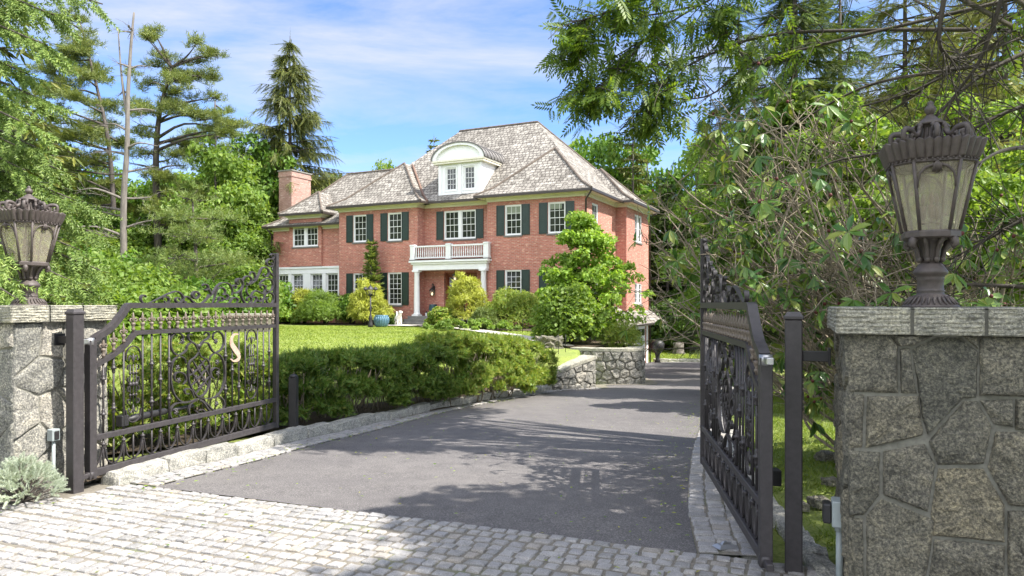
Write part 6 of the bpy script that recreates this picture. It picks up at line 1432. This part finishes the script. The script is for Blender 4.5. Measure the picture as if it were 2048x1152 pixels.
# ---- rhododendron behind the right gate
g = np.random.default_rng(401); base = (3.3, 6.6, hz(3.3, 6.6)); root = thing('rhododendron', 'large rhododendron with bare arching stems and leaf rosettes behind the gate', 'shrub', base); B0 = np.array(base); mb = MB(); P = []; D = []; N = []; L = []; tips = []
for i in range(92):
    s = np.array([3.2 + abs(g.normal()) * .4 + (i % 3) * .7, 6.8 + g.normal() * .4, 0]); s[2] = hz(s[0], s[1]) + .1
    px = g.uniform(1290, 1700) if i < 66 else g.uniform(1700, 2060); e = np.array(at(px, g.uniform(190, 640) if i < 66 else g.uniform(420, 640), g.uniform(5.4, 8.2)))
    if px < 1490: k_ = g.uniform(7.3, 8.6) / e[1]; e = np.array([e[0] * k_, e[1] * k_, EYE + (e[2] - EYE) * k_])
    ln = np.linalg.norm(e - s); off = np.array([g.normal() * .15 + .06 * ln, g.normal() * .2, -.06 * ln + g.normal() * .08]); kn = [s] + [s + (e - s) * u + off * math.sin(math.pi * u) + g.normal(size=3) * .07 for u in (.22, .42, .6, .78, .9)] + [e]; path = [np.array(q) for q in spline(kn, 3)]
    mb.tube([q - B0 for q in path], list(np.linspace(.008 + .0032 * ln, .004, len(path))), 6, caps=False); tips.append((e, nrm(path[-1] - path[-2])))
    for q in range(9):
        k = g.integers(5, len(path) - 1); b_ = path[k]; a = nrm(path[k + 1] - path[k]); d = nrm(a + g.normal(size=3) * .75 + np.array([0, 0, .2])); l2 = g.uniform(.2, .8); e2 = b_ + d * l2 + np.array([0, 0, .1 * l2]); m_ = b_ + d * l2 * .5 + g.normal(size=3) * .06
        pth = spline([b_, b_ + d * l2 * .25 + g.normal(size=3) * .03, m_, m_ * .4 + e2 * .6 + g.normal(size=3) * .03, e2], 2); mb.tube([np.array(t_) - B0 for t_ in pth], list(np.linspace(.0062, .003, len(pth))), 5, caps=False)
        if g.random() < .5: tips.append((e2, nrm(e2 - m_)))
        for _ in range(2):
            d3 = nrm(d + g.normal(size=3) * .9); e3 = m_ + d3 * g.uniform(.12, .45); mb.tube([m_ - B0, (m_ + e3) / 2 - B0 + g.normal(size=3) * .025, e3 - B0], [.0042, .0034, .0024], 4, caps=False)
            if g.random() < .12: tips.append((e3, d3))
tips = [q for q in tips if g.random() < np.interp(CX + F * q[0][0] / q[0][1], [1240, 1330, 1420], [.12, .3, .72])]
for e, d in tips:
    u = nrm(np.cross(d, [.3, .2, 1])); w_ = np.cross(d, u); k = g.integers(5, 10); a0 = g.random() * 6; dr = g.uniform(.25, 1.5)
    for q in range(k):
        a = a0 + q * 6.283 / k + g.normal() * .15; o = u * math.cos(a) + w_ * math.sin(a); dd = nrm(o + d * g.uniform(-.1, .5) + np.array([0, 0, -dr])); l = g.uniform(.1, .18); P.append(e + dd * l * .52); D.append(dd); N.append(d + np.array([0, 0, .4])); L.append(l)
L = np.array(L); mb.build('stems', M['bark_rhodo'], root); crown('foliage', root, M['l_rhodo'], [inst(LONG, np.array(P) - B0, np.array(D), np.array(N), L, L * g.uniform(.3, .4, len(L)))])
bd = MB()
for e, d in tips[::4]: bd.sphere(tuple(e - B0 + d * .02), .016, 6)
bd.build('seed_heads', M['bud'], root)['kind'] = 'stuff'
# ---- overhanging branches, top right, from a trunk outside the frame
def land(P): return np.stack([P[:, 0] - .724 * P[:, 2], P[:, 1] + .207 * P[:, 2]], 1)
def shade_ok(P):
    """crown only where its shadow falls on the right of the forecourt, the drive and the near hedge"""
    q = land(P); lim = np.interp(q[:, 1], [0, 3.5, 5, 6.5, 7.6, 9, 10, 13.6, 14.2, 30], [-1.5, -1.4, -1.0, .1, -.3, -2.6, -3.6, -3.0, 1.2, 1.5])
    return q[:, 0] > lim
def in_view(P):
    px = CX + F * P[:, 0] / np.maximum(P[:, 1], .1); py = HY - F * (P[:, 2] - EYE) / np.maximum(P[:, 1], .1); return (P[:, 1] > .3) & (px > -60) & (px < 2110) & (py > -60) & (py < 1200)
g = np.random.default_rng(411); base = np.array([7.6, 6.2, hz(7.6, 6.2)]); root = thing('overhanging_tree', 'tree with hanging feathery compound leaves overhanging the top of the view', 'tree', tuple(base)); mb = MB(); mb.tube([(0, 0, -.2), (-.1, .1, 2.5), (-.3, .2, 5), (-.5, .3, 9)], [.3, .25, .19, .05], 10)
P = []; D = []; N = []; L = []
BR = [[(2060, -40, 6.5), (1800, -40, 7), (1560, -60, 7.4), (1400, 10, 7.6), (1290, 78, 7.7), (1200, 130, 7.8)], [(2060, 60, 6.6), (1760, 60, 7.1), (1540, 70, 7.4), (1420, 108, 7.6), (1330, 128, 7.7), (1265, 138, 7.8)], [(1560, -60, 7.4), (1380, -30, 7.4), (1230, 20, 7.5), (1130, 50, 7.6)], [(2060, -10, 6.8), (1850, 40, 7), (1640, 90, 7.2), (1500, 130, 7.4), (1420, 190, 7.5), (1330, 200, 7.6)],
      [(1400, 10, 7.6), (1300, 30, 7.8), (1180, 40, 7.9), (1120, 95, 7.9)], [(1420, 108, 7.6), (1330, 160, 7.5), (1290, 215, 7.5)], [(1290, 78, 7.7), (1230, 150, 7.6), (1190, 180, 7.6), (1140, 165, 7.6)], [(1500, 130, 7.4), (1450, 60, 7.6), (1440, 10, 7.7)], [(2060, 120, 6.2), (1900, 140, 6.5), (1740, 170, 6.8), (1620, 230, 7), (1520, 290, 7.1)], [(2060, 10, 6.4), (1940, 100, 6.6), (1830, 190, 6.8), (1720, 260, 7)]]
for ib, br in enumerate(BR):
    pts = [np.array(at(*q)) for q in br]; path = [np.array(q) for q in spline(pts, 7)]; mb.tube([q - base for q in path], list(np.linspace(.021 if ib not in (4, 5, 6, 7) else .012, .005, len(path))), 6)
    for q in range(34 if ib < 8 else 12):
        u = .25 + .75 * g.random() if ib < 8 else g.random(); k = min(len(path) - 2, int(u * (len(path) - 1))); p = path[k] + (path[k + 1] - path[k]) * g.random(); px = CX + F * p[0] / p[1]
        a = nrm(path[k + 1] - path[k]); d = nrm(a * .5 + g.normal(size=3) * .75 + np.array([0, 0, -.25])); l = g.uniform(.15, .55); e = p + d * l + np.array([0, 0, -.08 * l]); ex_ = CX + F * e[0] / e[1]
        if ex_ < 1095: continue
        mb.tube([p - base, (p + e) / 2 - base + np.array([0, 0, .03]), e - base], [.006, .0045, .003], 4, caps=False)
        dens_ = 1.0 if px < 1330 else (.65 if px < 1500 else .4)
        for w_ in range(int(g.integers(4, 8) * dens_)):
            dd = nrm(g.normal(size=3) * .6 + np.array([-.15, 0, -.75])); l2 = g.uniform(.16, .28); P.append(e + (p - e) * g.random() * .8 + dd * l2 * .5); D.append(dd); N.append(np.array([-.2, -.4, .8]) + g.normal(size=3) * .5); L.append(l2)
# high canopy of the same tree: above the frame, it throws the dappled shade
Cn = np.stack([g.uniform(1.2, 7.0, 260), g.uniform(1, 12, 260), g.uniform(6.6, 9.6, 260)], 1)
Cn = Cn[shade_ok(Cn) & ~in_view(Cn) & ~in_view(Cn - [0, 0, .9]) & (Cn[:, 0] < np.interp(Cn[:, 1], [3, 5, 7, 12], [7.5, 5.0, 4.7, 5.2]))]
Cn = Cn[:150]
limbs(mb, [(0, 0, 0), (-.3, .2, 5), (-.5, .3, 9)], Cn - base, g, .25, 40, 3.5); parts = [inst(PINN, np.array(P) - base, np.array(D), np.array(N), np.array(L), np.array(L) * .85)]
parts.append(lumps_leaves(g, Cn - base, np.full(len(Cn), .8), 11000, .26, .55, .55))
mb.build('trunk', M['bark_dark'], root); crown('crown', root, M['l_locust'], parts)
# bare looping branches and the bleached limb by the right lantern
for lb, m, bs, lst in (('leafless dark branches slanting across the upper right', 'bark_dark', (7.2, 8.4), [[(2080, 10, 6.6), (1960, 110, 6.6), (1830, 180, 6.7), (1720, 215, 6.8)], [(2080, 200, 6.2), (1980, 240, 6.2), (1900, 300, 6.3), (1860, 420, 6.4)], [(2010, -20, 5.6), (1960, 120, 5.7), (1900, 210, 5.8), (1840, 380, 6)], [(2080, 90, 6), (1950, 160, 6), (1800, 290, 6.2), (1650, 330, 6.4), (1520, 420, 6.6)], [(1890, -20, 5.4), (1880, 90, 5.4), (1930, 115, 5.5), (2080, 60, 5.6)], [(2080, 420, 5.8), (1990, 470, 5.9), (1900, 520, 6)], [(2080, 575, 5.6), (1960, 570, 5.7), (1840, 566, 5.8), (1760, 590, 5.9)]]), ('bleached bare limb reaching in behind the shaded lantern', 'bark_dead', (7.0, 7.6), [[(2100, 290, 5.6), (2010, 300, 5.6), (1960, 325, 5.6), (1925, 348, 5.6)]])):
    base = np.array([bs[0], bs[1], hz(*bs)]); root = thing('bare_tree', lb, 'tree', tuple(base)); mb = MB(); mb.tube([(0, 0, -.1), (-.2, -.1, 2), (-.6, -.4, 4), (-1.0, -.8, 6)], [.12, .1, .07, .03], 8)
    for br in lst:
        path = [np.array(q) for q in spline([np.array(at(*q)) for q in br], 7)]; mb.tube([base * 0 + np.array([-.4, -.2, min(5.5, path[0][2] - base[2] + .2)])] + [q - base for q in path], list(np.linspace(.021, .006, len(path) + 1)), 6)
        for q in range(34 if m == 'bark_dark' else 4):
            k = g.integers(2, len(path) - 1); d = nrm(g.normal(size=3) + nrm(path[k] - path[k - 1])); l = g.uniform(.2, .9); mb.tube([path[k] - base, path[k] - base + d * l * .5 + g.normal(size=3) * .05, path[k] - base + d * l + np.array([0, 0, -.1 * l])], [.0055, .004, .002], 4, caps=False)
    mb.build('trunk', M[m], root)
# ---- right hand conifers and maples
HL = [('dark hemlock with drooping boughs behind the top of the rhododendron', 1478, 30, -40, 4.0, 'l_hemlock'), ('tall dark hemlock behind the shaded gate', 1590, 15.8, -160, 2.4, 'l_hemlock'), ('dark hemlock at the edge of the woods behind the gate', 1405, 58, 230, 4.6, 'l_hemlock'), ('olive tinted hemlock behind the shaded lantern', 1810, 20, -180, 3.4, 'l_olive'), ('sunlit olive conifer at the right edge of the view', 2010, 18.5, -260, 3.4, 'l_olive'), ('hemlock standing between the gate and the shaded pillar', 1680, 24, -120, 3.4, 'l_hemlock'), ('olive conifer half hidden behind the right pillar', 1930, 23, -120, 3.8, 'l_olive')]
for i, (lb, px, Y, py, r, m) in enumerate(HL):
    b = G(px, Y); spruce('hemlock_tree', lb, b, top(py, Y, b), r, m, 420 + i, 34, 8, .14 if Y < 20 else .05, .28, .5, .26, 12, 5, .55, tr=.16, gap=.18, T=SPRIG)
MP = [('bright green leafy tree behind the shaded lantern', 1730, 12.5, 190, 1.8), ('bright green leafy tree at the right edge behind the pillar', 2000, 11.5, 330, 1.6), ('fresh green sapling behind the rhododendron', 1600, 13, 330, 1.5), ('fresh green leafy tree high behind the rhododendron', 1500, 24.5, 150, 2.4), ('fresh green bushy tree low behind the shaded gate', 1480, 17, 420, 1.9), ('fresh green leafy tree between the lantern and the gate', 1870, 14, 260, 1.9), ('light green tree standing behind the tip of the shaded gate', 1420, 27, 330, 2.3), ('light green leafy tree high above the middle of the rhododendron', 1640, 15.5, 110, 1.8), ('light green leafy tree in the upper right corner', 1980, 15, 100, 2.2)]
for i, (lb, px, Y, py, r) in enumerate(MP):
    b = G(px, Y); broadleaf('leafy_tree', lb, 'tree', b, top(py, Y, b), r, 'l_bright', 440 + i, 11000, .125, .65, .07, .2, 30, lr=(.2, .32), nl=12)
b = (9.5, .5, 0.0); broadleaf('leafy_tree', 'roadside leafy tree to the right of the forecourt', 'tree', b, 12.0, 5.0, 'l_green', 452, 10000, .26, .6, .25, .4, 70, mask=lambda Q: shade_ok(Q) & ~in_view(Q) & (Q[:, 1] < 4.5), lr=(.16, .24), nl=20)
# trees across the road behind the photographer, they show in the window panes
for i, (x, y) in enumerate([(-24, -16), (-14, -18), (-4, -15), (5, -18), (15, -16), (26, -18)]):
    o = dup(protos[('l_green', 0)] if ('l_green', 0) in protos else protos[('l_green', 1)]); o.location = (x, y, 0); o.rotation_euler = (0, 0, i * 2.1); o.scale = (1.25, 1.25, 1.2); o['label'] = 'mid green leafy tree across the road from the gate'; o['group'] = 'trees across the road'
for i, (x, y) in enumerate([(-34, 6), (-42, 18), (-40, -6), (-52, 4), (-55, 22), (-50, -18), (-66, -8), (-70, 12), (-36, 30)]):
    o = dup(protos[('l_green', i % 2)] if ('l_green', i % 2) in protos else protos[('l_green', 0)]); o.location = (x, y, 0); o.rotation_euler = (0, 0, i * 2.1); o.scale = (1.35, 1.35, 1.35); o['label'] = 'mid green leafy tree in the woods left of the grounds'; o['group'] = 'woods left of the grounds'
# ---- small things
p = at(1357, 724, 50.5); root = thing('tree_stump', 'pale tree stump on the lawn beyond the end of the drive', 'stump', (p[0], p[1], hz(p[0], p[1]))); mb = MB(); mb.lathe([(.55, -.1), (.42, .12), (.36, .4), (.38, .75), (.3, .78)], n=14); mb.build('wood', M['bark_dead'], root)
p = hw(1.05, 9.5); root = thing('garden_urn', 'dark round urn beside the garage corner', 'urn', (p[0], p[1], float(zd(p[1])))); mb = MB(); mb.lathe([(.2, 0), (.12, .2), (.15, .5), (.38, .85), (.42, 1.1), (.3, 1.3), (.1, 1.36)], n=14); mb.build('pot', M['black'], root)
for i, (px, py, Y, r) in enumerate([(1098, 690, 21.5, .36), (1700, 715, 14, .25), (1640, 1000, 5.7, .08), (1662, 985, 6.4, .07), (1655, 930, 7.6, .1), (1600, 990, 5.6, .06)]):
    x = (px - CX) / F * Y; mb = MB(); root = thing('garden_boulder', ['weathered grey boulder under the young maple', 'grey boulder on the lawn seen past the shaded pillar', 'pale rock in the grass beside the electric box', 'flat rock in the leaf litter near the shaded pillar', 'rock in the grass beyond the electric box', 'small rock at the foot of the dark gate post'][i], 'boulder', (x, Y, hz(x, Y)))
    rough_block(mb, (0, 0, r * .3), (1, .3), (r, r * .7, r * .5), r * .35, 7); mb.build('rock', M['stone'], root)
for i, (px, py, Y) in enumerate([(1045, 655, 29.5), (1117, 712, 19.6), (1131, 706, 20.2)]):
    x = (px - CX) / F * Y; root = thing('path_light', ['thin dark path light beside the front path', 'thin dark stake at the far end of the hedge', 'second thin dark stake, nearer the stone wall'][i], 'path light', (x, Y, hz(x, Y))); mb = MB(); mb.tube([(0, 0, -.05), (0, 0, .45), (.03, 0, .5), (.14, 0, .5)] if i == 0 else [(0, 0, -.05), (0, 0, .3), (.01, 0, .46)], .014 if i == 0 else .008, 6); mb.build('stake', M['black'], root)
# ---- planting beds
def bed(P, Wd, off=.015):
    Q = resample(spline(P, 6), .25); d = np.gradient(Q, axis=0); d /= np.hypot(*d.T)[:, None]; nn = np.stack([-d[:, 1], d[:, 0]], 1)
    tag(sheet('planting_bed', Q - nn * Wd / 2, Q + nn * Wd / 2, off, M['soil'], 10, hz), kind='structure')
bed([(-6.4, 6.75), (-4.8, 7.2), (-3.9, 8.2), (-3.3, 9.5), (-2.75, 10.8), (-2.05, 12.4), (-1.45, 13.7), (-.7, 15.2), (.05, 16.7)], .95)
bed([hw(-20.6, -.9)[:2], hw(-15, -1.0)[:2], hw(-10.3, -1.0)[:2]], 3.0); bed([hw(-5.0, -2.4)[:2], hw(-2.4, -2.4)[:2], hw(.6, -2.6)[:2]], 5.0)
bed([(1.4, 21.9), (2.4, 22.6), (3.1, 24.0), (3.3, 27)], 1.6)
bed([(-5.4, 5.35), (-4.6, 5.85), (-4.05, 6.3), (-3.75, 6.8)], .5, .035)
# ---- grass
g = np.random.default_rng(501)
def blades(xr, yr, n, h, w_, keep):
    x = g.uniform(*xr, n); y = g.uniform(*yr, n); k = keep(x, y); x, y = x[k], y[k]; z = H(x, y) - .03; n = len(x); a = g.uniform(0, 2 * math.pi, n); hh = h * g.uniform(.5, 1.25, n); ln = g.normal(size=(n, 2)) * .95
    B = np.stack([x, y, z], 1); s = np.stack([np.cos(a), np.sin(a), np.zeros(n)], 1) * w_ / 2; t_ = B + np.stack([ln[:, 0] * hh, ln[:, 1] * hh, hh], 1); V = np.stack([B - s, B + s, t_], 1).reshape(-1, 3); return V, np.arange(3 * n).reshape(-1, 3)
arx = lambda y: np.interp(y, [p[1] for p in AR], [p[0] for p in AR])
patch = lambda x, y: np.sin(x * 2.1 + 1.3 * np.sin(y * 1.7)) + np.sin(y * 2.6 + x * 1.1) > -.75
o = crown('grass', None, M['grass'], [blades((1.6, 9), (4.2, 18), 120000, .055, .011, lambda x, y: (x > arx(y) + .6) & (patch(x, y) | (g.random(len(x)) < .25)) & (x < y * .72 + .6) & ~((x > PR[0] - .5) & (y < 4.6)))]); tag(o, kind='stuff')
o = crown('grass', None, M['grass2'], [blades((-16, 4), (17, 37), 90000, .05, .03, lambda x, y: (sdist(x, y) > 1.0)), blades((-8, 0), (6.5, 17), 50000, .05, .012, lambda x, y: (sdist(x, y) > .9))]); tag(o, kind='stuff')
o = crown('grass', None, M['grass2'], [blades((7, 26), (44.6, 54), 22000, .1, .05, lambda x, y: y > 44.3)]); tag(o, kind='stuff')
# far woods closing the horizon
a = g.uniform(-.75, .78, 52000); dd = g.uniform(70, 84, len(a)); hgt = (6.5 + 2.5 * np.sin(a * 31) + 1.6 * np.sin(a * 77 + 1) + 1.2 * np.sin(a * 13)) ; z = hgt * g.random(len(a)) ** .75
Pw = np.stack([np.sin(a) * dd, np.cos(a) * dd, z + .2], 1); n = len(a); Lw = g.uniform(.5, .95, n)
o = crown('far_woods', None, M['l_green'], [inst(QUAD, Pw, runit(g, n) * [1, 1, .5], np.array([0, -.5, .7]) + g.normal(size=(n, 3)) * .5, Lw, Lw * .6)]); tag(o, kind='stuff')
# fallen leaves on the drive
y = g.uniform(4.0, 15, 900); x = np.where(g.random(900) < .35, g.uniform(-2.5, 3.0, 900), np.where(g.random(900) < .6, np.interp(y, BL[:11, 1], BL[:11, 0]) + .25 + np.abs(g.normal(size=900)) * .22, np.interp(y, [p[1] for p in AR], [p[0] for p in AR]) - np.abs(g.normal(size=900)) * .25)); k = (x < arx(y)) & (sdist(x, y) < -.2); x, y = x[k], y[k]; n = len(x)
o = crown('fallen_leaves', None, M['l_hedge2'], [inst(QUAD, np.stack([x, y, zd(y) + .028], 1), np.stack([np.cos(x * 90), np.sin(x * 90), np.zeros(n)], 1), np.array([0, 0, 1]) + g.normal(size=(n, 3)) * .2, g.uniform(.02, .05, n), g.uniform(.012, .022, n))]); tag(o, kind='stuff')
# ================================================================== light, sky, camera
sun = bpy.data.lights.new('sun', 'SUN'); sun.energy = SUN_E; sun.angle = R(.53); sun.color = (1, .95, .87)
so = bpy.data.objects.new('sun', sun); COL.objects.link(so)
ce = math.cos(R(SUN_EL)); sd = Vector((SUN_AZ[0] * ce, SUN_AZ[1] * ce, math.sin(R(SUN_EL))))
so.rotation_euler = (-sd).to_track_quat('-Z', 'Y').to_euler(); so.location = (30, -10, 40)
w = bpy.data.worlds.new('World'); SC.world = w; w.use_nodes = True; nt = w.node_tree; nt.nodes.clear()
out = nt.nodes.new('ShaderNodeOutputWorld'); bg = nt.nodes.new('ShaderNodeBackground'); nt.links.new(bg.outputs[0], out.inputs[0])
sky = nt.nodes.new('ShaderNodeTexSky'); sky.sky_type = 'NISHITA'; sky.sun_disc = False; sky.sun_elevation = R(SUN_EL); sky.sun_rotation = math.atan2(SUN_AZ[0], SUN_AZ[1])
sky.air_density = .8; sky.dust_density = .3; sky.ozone_density = 6.0; sky.altitude = 2500
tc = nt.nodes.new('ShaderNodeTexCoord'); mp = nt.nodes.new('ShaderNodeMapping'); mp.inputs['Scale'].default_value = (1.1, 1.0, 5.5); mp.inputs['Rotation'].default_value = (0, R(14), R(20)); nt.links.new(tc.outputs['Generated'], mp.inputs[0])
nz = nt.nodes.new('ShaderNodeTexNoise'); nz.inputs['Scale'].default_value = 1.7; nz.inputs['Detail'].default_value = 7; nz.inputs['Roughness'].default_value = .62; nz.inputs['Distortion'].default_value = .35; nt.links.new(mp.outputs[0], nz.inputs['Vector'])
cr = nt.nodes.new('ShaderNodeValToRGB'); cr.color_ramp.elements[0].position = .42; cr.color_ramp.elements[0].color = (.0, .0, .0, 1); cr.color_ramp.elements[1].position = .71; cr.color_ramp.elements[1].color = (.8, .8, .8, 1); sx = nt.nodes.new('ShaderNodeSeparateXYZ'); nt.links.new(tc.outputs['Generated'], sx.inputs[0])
mr = nt.nodes.new('ShaderNodeMapRange'); mr.inputs['From Min'].default_value = .15; mr.inputs['From Max'].default_value = -.5; mr.inputs['To Min'].default_value = 0; mr.inputs['To Max'].default_value = .32; nt.links.new(sx.outputs['Y'], mr.inputs['Value'])  # unseen cloud cover added behind the camera as fill for the shaded facade
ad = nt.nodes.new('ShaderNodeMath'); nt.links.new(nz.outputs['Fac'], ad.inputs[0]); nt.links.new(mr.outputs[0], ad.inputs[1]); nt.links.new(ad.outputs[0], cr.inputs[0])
mx = nt.nodes.new('ShaderNodeMixRGB'); nt.links.new(cr.outputs[0], mx.inputs[0]); nt.links.new(sky.outputs[0], mx.inputs[1]); mr2 = nt.nodes.new('ShaderNodeMapRange'); mr2.inputs['From Min'].default_value = .25; mr2.inputs['From Max'].default_value = -.35; mr2.inputs['To Min'].default_value = 2.5; mr2.inputs['To Max'].default_value = FILL_CLOUD; nt.links.new(sx.outputs['Y'], mr2.inputs['Value'])  # clouds brightened out of view behind the camera, added as fill light
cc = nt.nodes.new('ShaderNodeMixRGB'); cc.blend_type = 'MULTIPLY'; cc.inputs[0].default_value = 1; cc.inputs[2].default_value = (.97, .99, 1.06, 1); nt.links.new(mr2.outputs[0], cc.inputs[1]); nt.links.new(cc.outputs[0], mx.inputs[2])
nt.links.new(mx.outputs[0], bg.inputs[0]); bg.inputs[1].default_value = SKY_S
cam = bpy.data.cameras.new('camera'); co = bpy.data.objects.new('camera', cam); COL.objects.link(co)
co.location = (0, 0, EYE); co.rotation_euler = (R(90), 0, 0); cam.sensor_width = 36; cam.lens = F * 36 / 2048; cam.shift_y = (HY - 576) / 2048; cam.clip_end = 2000; cam.clip_start = .05
SC.camera = co
vs_ = SC.view_settings; vs_.view_transform = 'Standard'; vs_.look = 'None'; vs_.exposure = EXPO; vs_.gamma = 1; vs_.use_curve_mapping = False
SC.render.engine = 'CYCLES'; SC.cycles.max_bounces = 6; SC.cycles.diffuse_bounces = 3; SC.cycles.glossy_bounces = 2; SC.cycles.transmission_bounces = 4; SC.cycles.transparent_max_bounces = 8
SC.cycles.use_denoising = True; SC.cycles.sample_clamp_indirect = 6
